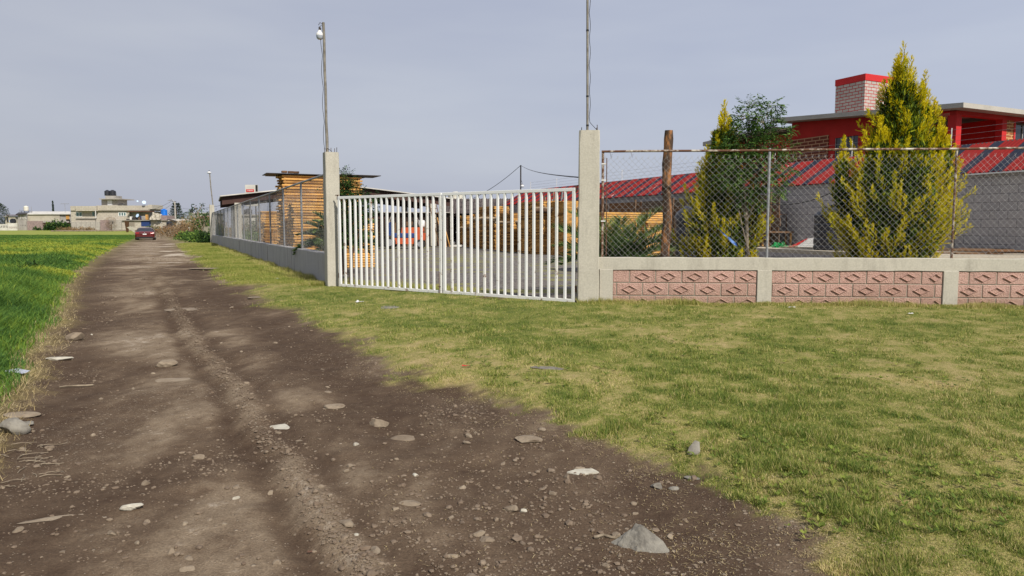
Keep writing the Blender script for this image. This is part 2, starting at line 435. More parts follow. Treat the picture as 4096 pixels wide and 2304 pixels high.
def stone(name, c, c2):
    t = NT(name); n = t.noise(7, 6, 0.7); f = t.noise(60, 4, 0.7)
    col = t.mix(t.ramp(n, (0.38, 0.0), (0.62, 1.0)), c, c2)
    col = t.mix(t.math('MULTIPLY', f, 0.35), col, tuple(x * 0.45 for x in c[:3]) + (1,))
    col = t.mix(t.math('MULTIPLY', t.attr('v'), 0.5), col, lin(92, 76, 62))
    t.bump(t.math('ADD', n, t.math('MULTIPLY', f, 0.4)), 0.7, 0.012)
    return t.done(col, 0.9)
M['stone'] = stone('road_stone', lin(146, 133, 115), lin(114, 101, 86))
M['stone_grey'] = stone('grey_rock', lin(142, 138, 128), lin(94, 90, 84))
M['stone_white'] = stone('pale_stone', lin(190, 186, 172), lin(160, 154, 140))
M['pebble'] = stone('pebbles', lin(136, 122, 105), lin(104, 90, 77))

M['grass'] = foliage('lawn_blades', (0.0, lin(84, 106, 44)), (0.30, lin(124, 138, 58)), (0.56, lin(160, 158, 84)), (0.84, lin(198, 182, 130)), trans=0.3)
M['fieldgrass'] = foliage('field_blades', (0.0, lin(54, 84, 44)), (0.32, lin(80, 116, 50)), (0.6, lin(116, 144, 54)), (0.9, lin(166, 170, 66)), trans=0.35)
M['straw'] = foliage('straw', (0.0, lin(142, 126, 84)), (0.6, lin(176, 158, 116)), (1.0, lin(198, 182, 146)), trans=0.1)
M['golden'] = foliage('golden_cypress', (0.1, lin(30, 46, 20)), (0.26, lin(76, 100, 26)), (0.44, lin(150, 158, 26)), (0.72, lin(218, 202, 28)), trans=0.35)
M['leafgreen'] = foliage('green_leaves', (0.1, lin(44, 68, 34)), (0.5, lin(80, 112, 50)), (0.9, lin(140, 164, 74)), trans=0.35)
M['leafdark'] = foliage('dark_leaves', (0.1, lin(26, 44, 26)), (0.5, lin(46, 74, 34)), (0.9, lin(92, 120, 46)), trans=0.2)
M['palm'] = foliage('palm_leaflets', (0.1, lin(34, 52, 30)), (0.5, lin(66, 90, 48)), (0.9, lin(128, 142, 76)), trans=0.15)
M['drybrush'] = foliage('dry_brush', (0.1, lin(84, 70, 54)), (0.5, lin(128, 108, 82)), (0.9, lin(166, 128, 80)), trans=0.1)
M['darkpine'] = foliage('dark_pine', (0.1, lin(26, 38, 32)), (0.6, lin(50, 66, 50)), (0.9, lin(78, 94, 60)), trans=0.1)

# ------------------------------------------------------------------ terrain
L0 = Vector((-3.62, 14.55, 0))                 # corner at the left gate pillar (fence start)
LEFT_LEN = 44.6
R0 = Vector((1.36, 11.06, 0))                  # start of the right wall
RANG = math.atan2(-0.077, 0.997)
def poly_fn(pts):
    w = sorted([(G(*p).y, G(*p).x) for p in pts]); ys = np.array([a for a, b in w]); xs = np.array([b for a, b in w])
    def f(Y):
        Y = np.asarray(Y, float)
        v = np.interp(Y, ys, xs)
        s = (xs[-1] - xs[-2]) / (ys[-1] - ys[-2]); s0 = (xs[1] - xs[0]) / (ys[1] - ys[0])
        return np.where(Y > ys[-1], xs[-1] + s * (Y - ys[-1]), np.where(Y < ys[0], xs[0] + s0 * (Y - ys[0]), v))
    return f
_xl = poly_fn([(-420, 2280), (-60, 1800), (40, 1620), (90, 1560), (200, 1360), (262, 1200), (320, 1090), (400, 1030), (500, 975), (560, 950)])
_xr = poly_fn([(3420, 2400), (3180, 2230), (2980, 2060), (2840, 1930), (2620, 1820), (2240, 1735), (1950, 1590), (1640, 1500), (1420, 1370), (1180, 1275), (960, 1145), (840, 1065), (770, 1015), (720, 975), (690, 950)])
_tr0 = poly_fn([(1500, 2480), (1400, 2304), (1150, 1900), (930, 1580), (760, 1350), (650, 1160), (620, 1060), (625, 980)])
def _tr(Y): return _tr0(Y) + 0.16 * (vn(Y * 1.7, Y * 0 + 4, 301) - 0.5) + 0.05 * (vn(Y * 6.0, Y * 0 + 9, 302) - 0.5)
def rise(Y): return 0.55 * sst(78, 165, Y)
def masks(X, Y):
    wob = (fbm(X * 0.9, Y * 0.9, 3, 4, 0.6) - 0.5) * 1.1 * np.clip(Y / 9, 0.2, 1.3)
    dr = X - _xr(Y) + wob                       # >0 on the verge
    dl = _xl(Y) - X + wob * 0.45                # >0 in the field
    fine = (fbm(X * 4, Y * 4, 9, 5, 0.8) - 0.5)
    wr = 0.05 + 0.015 * Y; wlw = 0.08 + 0.02 * Y
    gr = sst(-wr, wr * 1.6, dr + fine * 0.95)
    gl = sst(-wlw, wlw * 1.6, dl + fine * 0.5)
    dirt = 1 - np.maximum(gr, gl)
    nd = (X - L0.x) * N2.x + (Y - L0.y) * N2.y   # >0 inside the yard side of the left fence
    gx, gy = 0.983 + 3.43, 11.05 - 14.15
    ng = ((X + 3.43) * (-gy) + (Y - 14.15) * gx) / math.hypot(gx, gy)   # beyond the gate line
    nf = (Y - R0.y) - (X - R0.x) * (-0.0772)
    yard = (nd > 0.05) & (ng > 0.1) & (nf > 0.1) & (Y < 62)
    return dr, dl, dirt, yard, nd, ng
def height(X, Y):
    X = np.asarray(X, float); Y = np.asarray(Y, float)
    dr, dl, dirt, yard, nd, ng = masks(X, Y)
    z = rise(Y) * np.ones_like(X)
    dirt = 1 - np.maximum(sst(-0.35, 0.45, dr), sst(-0.35, 0.45, dl))
    near = np.clip(60 / np.maximum(Y, 1), 0, 1)
    r = (fbm(X * 0.55, Y * 0.55, 21, 3) - 0.5) * 0.09 + (fbm(X * 2.6, Y * 2.6, 22, 3) - 0.5) * 0.035 + (fbm(X * 11, Y * 11, 23, 2) - 0.5) * 0.012
    r += (fbm(X * 0.25, Y * 1.1, 25, 3) - 0.5) * 0.16 * sst(14, 24, Y) * (1 - sst(95, 120, Y))
    tr = X - _tr(Y)
    g = lambda c, w: np.exp(-((tr - c) / w) ** 2)
    r += (0.016 * g(0.06, 0.07) - 0.030 * g(-0.10, 0.07) - 0.020 * g(0.22, 0.08) - 0.028 * g(-1.75, 0.22) + 0.012 * g(-1.45, 0.12) - 0.02 * g(0.95, 0.2)) * (1 - sst(18, 30, Y))
    lawn = (fbm(X * 1.3, Y * 1.3, 31, 3) - 0.5) * 0.05 + 0.03
    z += dirt * (r - 0.03) * (~yard) + (1 - dirt) * lawn * (~yard)
    z = np.where(yard, rise(Y) + (fbm(X * 0.5, Y * 0.5, 41, 2) - 0.5) * 0.04 - 0.02, z)
    return z
def hz(x, y): return float(height(np.array([x]), np.array([y]))[0])
def on(px, py):                                  # ground point under a pixel of the photograph
    p = G(px, py); p.z = hz(p.x, p.y); return p

def axis(core, d, g, end):
    a = list(np.arange(0, core, d)); x = core
    while x < end: a.append(x); x += max(d, x * g)
    return np.array(a + [end])
ax_ = axis(5.0, 0.05, 0.014, 1500); XS = np.concatenate([-ax_[:0:-1], ax_])
ys = [1.7]
while ys[-1] < 1600: ys.append(ys[-1] + max(0.028, ys[-1] * 0.0105))
YS = np.concatenate([[-200, -60, -20, -8, -3, -1, 0, 0.6, 1.0, 1.3, 1.5], ys])
GX, GY = np.meshgrid(XS, YS)
dr_, dl_, dirt_, yard_, nd_, ng_ = masks(GX, GY)
GZ = height(GX, GY)
sr = (GX - _xl(GY)) / np.maximum(_xr(GY) - _xl(GY), 0.5)
dust = 0.6 * fbm(GX * 0.75, GY * 0.5, 51, 5, 0.65) + 0.4 * fbm(GX * 4.5, GY * 1.6, 52, 4, 0.7)
trk = GX - _tr(GY)
dust = dust + 0.10 * np.exp(-((sr - 0.38) / 0.22) ** 2) - 0.16 * np.exp(-((sr - 0.84) / 0.2) ** 2) * (1 - sst(14, 30, GY)) - 0.09 * np.exp(-((sr - 0.1) / 0.12) ** 2)
dust += (-0.20 * np.exp(-((trk + 0.11) / 0.07) ** 2) - 0.16 * np.exp(-((trk - 0.22) / 0.08) ** 2) + 0.04 * np.exp(-((trk - 0.06) / 0.05) ** 2) - 0.10 * np.exp(-((trk + 1.75) / 0.18) ** 2) - 0.08 * np.exp(-((trk - 0.95) / 0.16) ** 2)) * (1 - sst(12, 25, GY))
dust += 0.12 * sst(16, 40, GY) + 0.08 * (fbm(GX * 0.35, GY * 1.3, 57, 3) - 0.5) * sst(14, 22, GY) * 4
dust += 0.42 * (fbm(GX * 0.30, GY * 1.5, 58, 4, 0.65) - 0.5) * sst(12, 20, GY)
dust = 0.9 * sst(0.30, 0.74, dust) + 0.9 * sst(0.56, 0.70, fbm(GX * 0.8, GY * 1.4, 59, 4, 0.65)) * sst(14, 20, GY) * (1 - sst(50, 62, GY)) * sst(0.35, 0.8, sr)
grav = np.maximum(np.exp(-((trk - 0.07) / 0.07) ** 2) * (1 - sst(10, 22, GY)) * (0.45 + 0.6 * vn(GX * 3, GY * 3, 61)), 0.5 * sst(0.55, 0.7, fbm(GX * 0.8, GY * 0.8, 113, 3)))
def dryf(X, Y, dr):
    return 0.34 * fbm(X * 1.1, Y * 1.1, 71, 3, 0.6) + 0.66 * fbm(X * 6.0, Y * 5.0, 72, 5, 0.8) + 0.05 * np.exp(-(dr / 0.8) ** 2) - 0.05 * sst(7, 11, Y) + 0.02
dry = dryf(GX, GY, dr_)
edge = np.exp(-((dl_ - 0.0) / 0.28) ** 2) * (GY < 60)              # dry fringe along the field
yg = np.where(yard_, 1.0, 0.0)
ygrass = yg * (1 - sst(1.1, 2.6, ng_ + (fbm(GX * 1.2, GY * 1.2, 81, 3) - 0.5) * 2.4 + (GX + 1.2) * 0.9 * (GX > -1.2)))
ygrass = np.maximum(ygrass, yg * sst(0.60, 0.68, fbm(GX * 0.9, GY * 2, 83, 3)) * 0.7)
fld = sst(-0.3, 0.5, dl_)
far = sst(98, 106, GY) * (GX < _xl(GY))

def terrain_mat():
    t = NT('soil_and_turf'); A = t.attr
    # bare dirt with embedded pebbles
    n1 = t.noise(1.6, 5, 0.6); n2 = t.noise(9, 8, 0.8); n3 = t.noise(110, 3, 0.7)
    dfac = t.math('ADD', t.math('MULTIPLY', A('dust'), 0.80), t.math('MULTIPLY', t.math('SUBTRACT', n2, 0.42), 1.1), True)
    dirt = t.ramp(dfac, (0.0, lin(76, 61, 49)), (0.42, lin(104, 88, 72)), (0.78, lin(140, 124, 104)), (1.0, lin(184, 172, 156)))
    dirt = t.mix(t.ramp(n3, (0.40, 0.35), (0.62, 0.0)), dirt, lin(44, 35, 29))
    va = t.vor(34, 'Distance'); vc = t.sep(t.vor(34, 'Color'))
    keep = t.math('GREATER_THAN', vc[0], t.math('SUBTRACT', 0.975, t.math('MULTIPLY', A('grav'), 0.55)))
    peb = t.math('MULTIPLY', keep, t.ramp(va, (0.26, 1.0), (0.34, 0.0)))
    vb = t.vor(95, 'Distance'); vd = t.sep(t.vor(95, 'Color'))
    keep2 = t.math('GREATER_THAN', vd[0], t.math('SUBTRACT', 0.93, t.math('MULTIPLY', A('grav'), 0.6)))
    peb2 = t.math('MULTIPLY', keep2, t.ramp(vb, (0.26, 1.0), (0.36, 0.0)))
    pm = t.math('MAXIMUM', peb, peb2)
    dirt = t.mix(t.math('MULTIPLY', pm, 0.8), dirt, t.mix(vc[1], lin(120, 106, 90), lin(162, 148, 130)))
    # turf between the blades
    g1 = t.noise(34, 4, 0.75, vec=t.map(t.pos, (1, 0.6, 1))); 
    gf = t.math('ADD', t.math('MULTIPLY', A('dry'), 0.75), t.math('MULTIPLY', g1, 0.45))
    turf = t.ramp(gf, (0.46, lin(92, 104, 46)), (0.60, lin(126, 128, 66)), (0.72, lin(158, 146, 96)), (0.88, lin(184, 162, 122)))
    turf = t.mix(t.ramp(t.noise(150, 2), (0.36, 0.6), (0.55, 0.0)), turf, lin(60, 58, 30))
    turf = t.mix(t.math('MULTIPLY', A('edge'), 0.85), turf, t.mix(g1, lin(140, 118, 82), lin(178, 154, 112)))
    fl = t.mix(t.noise(0.5, 4, 0.6), lin(64, 92, 36), lin(88, 112, 44))
    turf = t.mix(A('fld'), turf, fl)
    turf = t.mix(A('far'), turf, lin(132, 138, 68))
    # grey gravel of the yard
    y1 = t.vor(26, 'Color'); yc = t.ramp(t.sep(y1)[0], (0.0, lin(70, 68, 68)), (0.6, lin(108, 104, 102)), (1.0, lin(146, 140, 134)))
    yc = t.mix(t.ramp(t.noise(0.6, 4), (0.35, 0.0), (0.7, 0.5)), yc, lin(104, 96, 88))
    yt = t.ramp(t.math('ADD', g1, 0.0), (0.35, lin(96, 104, 48)), (0.65, lin(150, 142, 88)))
    yc = t.mix(A('ygrass'), yc, yt)
    col = t.mix(A('dirt'), turf, dirt)
    col = t.mix(A('yard'), col, yc)
    h = t.math('ADD', t.math('MULTIPLY', n3, 0.5), t.math('ADD', t.math('MULTIPLY', pm, 0.9), t.math('MULTIPLY', n2, 0.8)))
    t.bump(h, 0.75, 0.018)
    return t.done(col, 0.95, 0, 0.1)
M['terrain'] = terrain_mat()
cx = (GX[:-1, :-1] + GX[1:, 1:]) / 2; cy = (GY[:-1, :-1] + GY[1:, 1:]) / 2
cdr, cdl, cdirt, cyard, cnd, cng = masks(cx, cy)
zone = np.zeros(cx.shape, int)                                   # 0 ground
zone[(cdl > 0) & (cy < 150) & (cy > -3)] = 2                     # field
zone[(cdr > 0) & (~cyard) & (cy < 62) & (cy > -3) & (cx < 14)] = 3  # verge
zone[(cdl <= 0) & (cdr <= 0) & (cy < 150) & (cy > -3)] = 1       # road
zone[cyard & (cx < 40)] = 4
idx = np.arange(GX.size).reshape(GX.shape)
quads = np.stack([idx[:-1, :-1], idx[:-1, 1:], idx[1:, 1:], idx[1:, :-1]], -1).reshape(-1, 4)
zf = zone.ravel(); PV = np.stack([GX.ravel(), GY.ravel(), GZ.ravel()], 1)
AT = dict(dirt=dirt_, dust=dust, grav=grav, dry=dry, edge=edge, yard=yg, ygrass=ygrass, fld=fld, far=far)
for k, (nm, lb) in enumerate([('ground', 0), ('road', 0), ('field', 0), ('lawn', 0), ('yard', 0)]):
    q = quads[zf == k]; u, inv = np.unique(q, return_inverse=True)
    o = npmesh(nm, PV[u], inv.reshape(-1, 4), M['terrain'], None, {a: b.ravel()[u] for a, b in AT.items()}, smooth=True)
    tag(o, kind='structure')

# ---- grass blades
def blades(name, X, Y, H, Wd, V, mat, lean=0.45, z=None, segs=1, wind=(0, 0)):
    n = len(X); Z = height(X, Y) if z is None else z
    B = np.stack([X, Y, Z - 0.004], 1)
    a = RNG.uniform(0, 2 * math.pi, n); l = RNG.uniform(0.1, 1, n) * lean
    D = np.stack([np.cos(a) * l + wind[0], np.sin(a) * l + wind[1], np.ones(n)], 1); D = nrm(D)
    s = a + RNG.uniform(-1, 1, n) + math.pi / 2
    S = np.stack([np.cos(s), np.sin(s), np.zeros(n)], 1) * (Wd / 2)[:, None]; H = H[:, None]
    if segs == 1:
        V3 = np.stack([B - S, B + S, B + D * H], 1).reshape(-1, 3); Fq = np.arange(3 * n).reshape(n, 3); k = 3
        return npmesh(name, V3, Fq, mat, None, {'v': np.repeat(V, 3)})
    m = B + D * H * 0.55; D3 = nrm(D + np.stack([np.cos(a) * lean, np.sin(a) * lean, -0.25 * np.ones(n)], 1)); tip = m + D3 * H * 0.5
    V3 = np.stack([B - S, B + S, m + S * 0.8, m - S * 0.8, tip], 1).reshape(-1, 3)
    b = np.arange(n)[:, None] * 5
    Fq = np.concatenate([b + np.array([[0, 1, 2, 3]]), b + np.array([[3, 2, 4, 4]])])
    Fq[n:, 3] = Fq[n:, 2] * 0 + (b[:, 0] + 4)
    me = npmesh(name, V3, np.concatenate([b + np.array([[0, 1, 2]]), b + np.array([[0, 2, 3]]), b + np.array([[3, 2, 4]])]), mat, None, {'v': np.repeat(V, 5)})
    return me
def sample(n, y0, y1, pw, xf0, xf1):
    u = RNG.uniform(0, 1, n); e = 1.0001 - pw
    Y = (y0 ** e + u * (y1 ** e - y0 ** e)) ** (1 / e)
    X = xf0(Y) + RNG.uniform(0, 1, n) * (xf1(Y) - xf0(Y))
    return X, Y
# short turf of the verge
X, Y = sample(1350000, 2.2, 15.5, 1.7, lambda y: np.maximum(_xr(y) - 0.6, -0.86 * y - 1), lambda y: 0.86 * y + 2.6)
dr, dl, dirt, yard, nd, ng = masks(X, Y)
dryv = dryf(X, Y, dr)
kp = (dr > -0.25) & (~yard) & (RNG.uniform(0, 1, len(X)) < (1 - dirt) ** 1.2 * (1.1 - 0.25 * sst(0.5, 0.66, dryv))) & ((Y < R0.y - 0.05) | (ng < 0)) & (X < 12)
X, Y, dryv = X[kp], Y[kp], dryv[kp]
wall = np.exp(-(np.abs(Y - (R0.y - (X - R0.x) * 0.0772)) / 0.28) ** 2) * (X > R0.x - 0.2)
Hh = RNG.uniform(0.007, 0.024, len(X)) * (0.7 + 0.9 * sst(0.45, 0.75, vn(X * 7, Y * 7, 15))) * (1 + 0.5 * fbm(X * 2, Y * 2, 5, 2)) * (1.3 - 0.7 * sst(0.45, 0.62, dryv)) * (1 + 1.6 * wall)
V = np.clip((dryv - 0.36) * 2.1 + RNG.normal(0, 0.33, len(X)) + wall * 0.12 + 0.04, 0, 1)
tag(blades('verge_grass', X, Y, Hh, RNG.uniform(0.002, 0.0042, len(X)) * (1 + Y * 0.09), V, M['grass'], lean=1.5), kind='stuff')
# rougher turf along both walls and along the lane
t_ = RNG.uniform(0, 1, 30000); off = np.abs(RNG.normal(0, 0.11, 30000)); sx = t_ * 8.2
Xa = R0.x - 0.35 + sx; Ya = R0.y - 0.03 - (sx) * 0.0772 - off
t2 = RNG.uniform(0, 1, 42000) ** 1.6 * LEFT_LEN; o2 = np.abs(RNG.normal(0, 0.22, 42000)) + 0.12
Xb = L0.x + D2.x * t2 - N2.x * o2; Yb = L0.y + D2.y * t2 - N2.y * o2
X = np.concatenate([Xa, Xb]); Y = np.concatenate([Ya, Yb]); tuft = sst(0.35, 0.7, fbm(X * 1.6, Y * 1.6, 91, 3))
Hh = RNG.uniform(0.04, 0.14, len(X)) * (0.35 + 0.9 * tuft); V = np.clip(RNG.normal(0.58, 0.2, len(X)), 0, 1)
tag(blades('wall_foot_grass', X, Y, Hh, RNG.uniform(0.003, 0.006, len(X)) * (1 + Y * 0.03), V, M['grass'], lean=0.9), kind='stuff')
X, Y = sample(260000, 15, 54, 1.5, lambda y: _xr(y) - 0.4, lambda y: L0.x - 0.3 - (y - L0.y) * 0.481)
dr, dl, dirt, yard, nd, ng = masks(X, Y)
kp = (RNG.uniform(0, 1, len(X)) < (1 - dirt)); X, Y, dr, nd = X[kp], Y[kp], dr[kp], nd[kp]
V = np.clip(RNG.normal(0.40, 0.17, len(X)) + 0.25 * (fbm(X, Y, 95, 3) - 0.5) * 2, 0, 1)
tag(blades('lane_side_grass', X, Y, RNG.uniform(0.02, 0.07, len(X)) * (0.5 + fbm(X, Y * 0.7, 96, 3)), RNG.uniform(0.003, 0.006, len(X)) * (1 + Y * 0.06), V, M['grass'], lean=1.1), kind='stuff')
# the green field on the left
def fieldgrass(n, y0, y1, pw, wmul, hm, name, xo=0.0):
    X, Y = sample(n, y0, y1, pw, lambda y: np.maximum(-0.80 * y - 2.0, _xl(y) - 60), lambda y: _xl(y) + 0.15)
    dr, dl, dirt, yard, nd, ng = masks(X, Y)
    kp = RNG.uniform(0, 1, len(X)) < sst(0.0, 0.75, dl + xo); X, Y, dl = X[kp], Y[kp], dl[kp]
    cl = fbm(X * 0.8, Y * 0.8, 101, 4, 0.6); yel = sst(0.44, 0.60, 0.6 * fbm(X * 0.16, Y * 0.30, 103, 3, 0.6) + 0.4 * fbm(X * 0.9, Y * 0.9, 104, 3, 0.6)) * sst(8, 20, Y) * (1 - 0.8 * sst(62, 80, Y))
    H = hm * RNG.uniform(0.45, 1.0, len(X)) * (0.45 + 1.1 * cl) * (0.30 + 0.70 * sst(0.1, 1.2, dl)) * (1 + Y * 0.003) * (1 - 0.5 * sst(30, 58, Y))
    V = np.clip(RNG.normal(0.30, 0.14, len(X)) + 0.50 * yel + 0.5 * (cl - 0.5) + 0.15 * np.exp(-(dl / 0.5) ** 2), 0, 1)
    return tag(blades(name, X, Y, H, RNG.uniform(0.004, 0.009, len(X)) * wmul(Y), V, M['fieldgrass'], lean=0.75, segs=2), kind='stuff')
fieldgrass(260000, 3.2, 16, 1.2, lambda y: 0.9 + y * 0.04, 0.46, 'field_grass')
fieldgrass(230000, 15, 60, 1.5, lambda y: 1 + y * 0.10, 0.30, 'field_crop')
fieldgrass(120000, 58, 104, 1.2, lambda y: 1 + y * 0.12, 0.14, 'far_field_crop')
# dead straw fringe between field and lane
X, Y = sample(34000, 3, 22, 1.5, lambda y: _xl(y) - 0.7, lambda y: _xl(y) + 0.25)
dr, dl, dirt, yard, nd, ng = masks(X, Y)
kp = RNG.uniform(0, 1, len(X)) < np.exp(-((dl - 0.12) / 0.2) ** 2); X, Y = X[kp], Y[kp]
tag(blades('straw_fringe', X, Y, RNG.uniform(0.03, 0.09, len(X)), RNG.uniform(0.002, 0.004, len(X)) * (1 + Y * 0.05), RNG.uniform(0, 1, len(X)), M['straw'], lean=4.0), kind='stuff')
# grass growing inside the gate
X, Y = sample(60000, 11.3, 19, 1.0, lambda y: -3.6 - (y - 14.3) * 0.48, lambda y: y * 0 + 3.0)
dr, dl, dirt, yard, nd, ng = masks(X, Y)
m = (1 - sst(1.1, 2.6, ng + (fbm(X * 1.2, Y * 1.2, 81, 3) - 0.5) * 2.4 + (X + 1.2) * 0.9 * (X > -1.2)))
kp = yard & (RNG.uniform(0, 1, len(X)) < m); X, Y = X[kp], Y[kp]
tag(blades('yard_grass', X, Y, RNG.uniform(0.02, 0.08, len(X)), RNG.uniform(0.004, 0.007, len(X)), np.clip(RNG.normal(0.5, 0.2, len(X)), 0, 1), M['grass'], lean=1.0), kind='stuff')

# ---- loose pebbles on the road (uncountable) -------------------------------
ICO_V = []
_p = (1 + 5 ** 0.5) / 2
for a, b in ((1, _p), (-1, _p), (1, -_p), (-1, -_p)): ICO_V += [(0, a, b), (a, b, 0), (b, 0, a)]
ICO_V = np.array(ICO_V, float) / math.hypot(1, _p)
ICO_F = []
for i in range(12):
    for j in range(i + 1, 12):
        for k in range(j + 1, 12):
            if all(abs(np.linalg.norm(ICO_V[a] - ICO_V[b]) - 1.0515) < 0.01 for a, b in ((i, j), (j, k), (i, k))): ICO_F.append((i, j, k))
ICO_F = np.array(ICO_F)
def pebbles(name, X, Y, R, mat, sink=0.15, V=None):
    n = len(X); Z = height(X, Y)
    sc = R[:, None] * np.stack([RNG.uniform(0.8, 1.3, n), RNG.uniform(0.7, 1.1, n), RNG.uniform(0.4, 0.75, n)], 1)
    a = RNG.uniform(0, 6.28, n); c, s = np.cos(a)[:, None], np.sin(a)[:, None]
    v = ICO_V[None] * sc[:, None] * RNG.uniform(0.75, 1.2, (n, 12, 1))
    x = v[..., 0] * c - v[..., 1] * s + X[:, None]; y = v[..., 0] * s + v[..., 1] * c + Y[:, None]; z = v[..., 2] + (Z + sc[:, 2] * (0.6 - sink))[:, None]
    Vv = np.stack([x, y, z], -1).reshape(-1, 3)
    Fq = (ICO_F[None] + 12 * np.arange(n)[:, None, None]).reshape(-1, 3)
    V = RNG.uniform(0, 1, n) if V is None else V
    return npmesh(name, Vv, Fq, mat, None, {'v': np.repeat(V, 12)})
X, Y = sample(60000, 2.1, 30, 1.7, lambda y: np.maximum(_xl(y), -0.8 * y - 1), lambda y: np.minimum(_xr(y), 0.8 * y + 1))
tr = X - _tr(Y); dens = 0.03 + 0.34 * sst(0.5, 0.68, fbm(X * 0.9, Y * 0.9, 111, 4, 0.65)) + 1.3 * np.exp(-((tr - 0.07) / 0.08) ** 2) * (Y < 14)
kp = RNG.uniform(0, 1, len(X)) < dens * masks(X, Y)[2]; X, Y = X[kp], Y[kp]
R = 0.0022 + 0.0030 * RNG.exponential(0.8, len(X)); R = np.clip(R * (1 + Y * 0.05), 0, 0.02 + 0.001 * Y)
tag(pebbles('gravel', X, Y, R, M['pebble']), kind='stuff')

# dry clippings strewn on the bare soil beside the lawn, and small weeds in the turf (uncountable)
X, Y = sample(90000, 2.2, 12, 1.6, lambda y: _xr(y) - 1.6, lambda y: _xr(y) + 0.6)
dr = masks(X, Y)[0]; kp = RNG.uniform(0, 1, len(X)) < np.exp(-(dr / 0.38) ** 2) * 0.5 * sst(0.35, 0.7, fbm(X * 3, Y * 3, 131, 3)) + 0.02
X, Y = X[kp], Y[kp]; n = len(X); a = RNG.uniform(0, 6.28, n)
tag(leafmesh('dry_clippings', np.stack([X, Y, height(X, Y) + 0.006], 1), np.stack([np.cos(a), np.sin(a), RNG.normal(0, 0.15, n)], 1), RNG.uniform(0.008, 0.03, n), RNG.uniform(0.0015, 0.003, n), RNG.uniform(0, 1, n), M['straw'], up=np.tile([0.0, 0.1, 1.0], (n, 1))), kind='stuff')
X, Y = sample(2600, 2.6, 13, 1.3, lambda y: _xr(y) + 0.1, lambda y: 0.86 * y + 2); kp = (~masks(X, Y)[3]) & (Y < R0.y - 0.1 * X) & (fbm(X * 0.7, Y * 0.7, 133, 3) > 0.47); X, Y = X[kp], Y[kp]
n = len(X); k = 9; Xr, Yr = np.repeat(X, k), np.repeat(Y, k); a = RNG.uniform(0, 6.28, n * k); Z = np.repeat(height(X, Y), k) + 0.012
tag(leafmesh('lawn_weeds', np.stack([Xr, Yr, Z], 1), np.stack([np.cos(a), np.sin(a), RNG.uniform(0.15, 0.8, n * k)], 1), np.repeat(RNG.uniform(0.015, 0.04, n), k), np.repeat(RNG.uniform(0.006, 0.012, n), k), np.repeat(RNG.uniform(0, 0.45, n), k), M['grass'], up=np.tile([0.0, 0.1, 1.0], (n * k, 1))), kind='stuff')

# ------------------------------------------------------------------ pillars, gate, fences
def pillar(name, label, px, py, Y, w, top, rz, loc=None, mat='concrete', bars=6, taper=0.03):
    p = G(px, py) if loc is None else Vector(loc); p = Vector((p.x, p.y if loc is not None else Y, 0))
    if loc is None: p.x = P(px, py, Y).x
    t = thing(name, label, 'pillar', (p.x, p.y, -0.05), rz)
    m = MB(); h = top + 0.05; b = 0.012; a = w / 2 + taper * 0.3; c = w / 2
    seg = 14
    rr = random.Random(int(px)); ring = []
    for i in range(seg + 1):
        z = h * i / seg; k = a + (c - a) * i / seg
        j = [rr.uniform(-0.003, 0.003) for _ in range(8)]
        e = b if i < seg else b * 2.2
        ring += [(-k + e, -k + j[0], z), (k - e, -k + j[0], z), (k + j[1], -k + e, z), (k + j[1], k - e, z), (k - e, k + j[2], z), (-k + e, k + j[2], z), (-k + j[3], k - e, z), (-k + j[3], -k + e, z)]
    m.add(ring, [(i * 8 + q, i * 8 + (q + 1) % 8, i * 8 + 8 + (q + 1) % 8, i * 8 + 8 + q) for i in range(seg) for q in range(8)] + [tuple(range(seg * 8, seg * 8 + 8))])
    m.build('shaft', M[mat], t)
    for i in range(bars):
        x = (-1 if i % 2 else 1) * (c - 0.035) * (1 - 0.7 * (i > 3)); y = (-1 if (i // 2) % 2 else 1) * (c - 0.04)
        hh = rr.uniform(0.05, 0.12)
        MB().tube([(x, y, h - 0.02), (x + rr.uniform(-.006, .006), y, h + hh)], 0.006, 6).build('rebar', M['rebar'], t)
    return t
PL = Vector((P(1331, 1000, 14.42).x, 14.42, 0)); PR = Vector((P(2353, 1000, 11.12).x, 11.12, 0))
pillar('gate_pillar', 'tapering pale concrete pillar between the grey fence wall and the white gate', 1331, 0, 14.42, 0.27, 2.70, AX, (PL.x, PL.y, 0))
pillar('gate_pillar', 'tallest pale concrete pillar, between the white gate and the pink block wall', 2353, 0, 11.12, 0.31, 2.68, RANG, (PR.x, PR.y, 0), bars=3)

# lamp poles
def bulb(parent, c, r):
    b = MB(); b.lathe([(0.02 * r / 0.07, 0.0), (r * 0.8, 0.01), (r * 0.98, 0.035), (r, 0.085)], (c[0], c[1], c[2] - 0.09), 20)
    g = MB().lathe([(0.001, -0.075), (r * 0.62, -0.072), (r * 0.9, -0.05), (r * 1.0, 0.0)][::1], (c[0], c[1], c[2]), 20)
    sh = MB().lathe([(r, 0.0), (r * 0.98, 0.03), (r * 0.75, 0.055), (r * 0.5, 0.075), (r * 0.42, 0.1), (r * 0.2, 0.105)], (c[0], c[1], c[2]), 20)
    so_ = MB().lathe([(r * 0.28, 0.10), (r * 0.30, 0.15), (r * 0.18, 0.17)], (c[0], c[1], c[2]), 12)
    x = sh.build('bulb', M['white_plastic'], parent, True)
    g.build('diffuser', M['bulb_diffuser'], x, True); so_.build('socket', M['darkmetal'], x, True)
base = Vector((P(1309, 620, 14.42).x, 14.42, 2.66)); topp = P(1294, 90, 14.42)
t = thing('lamp_pole', 'grey pole with a hanging white bulb on the pillar left of the gate', 'lamp pole', tuple(base)); L = lambda p: (p[0] - base.x, p[1] - base.y, p[2] - base.z)
path = [L(base.lerp(topp, k / 8) + Vector((0.004 * math.sin(k * 2.1), 0, 0))) for k in range(9)]
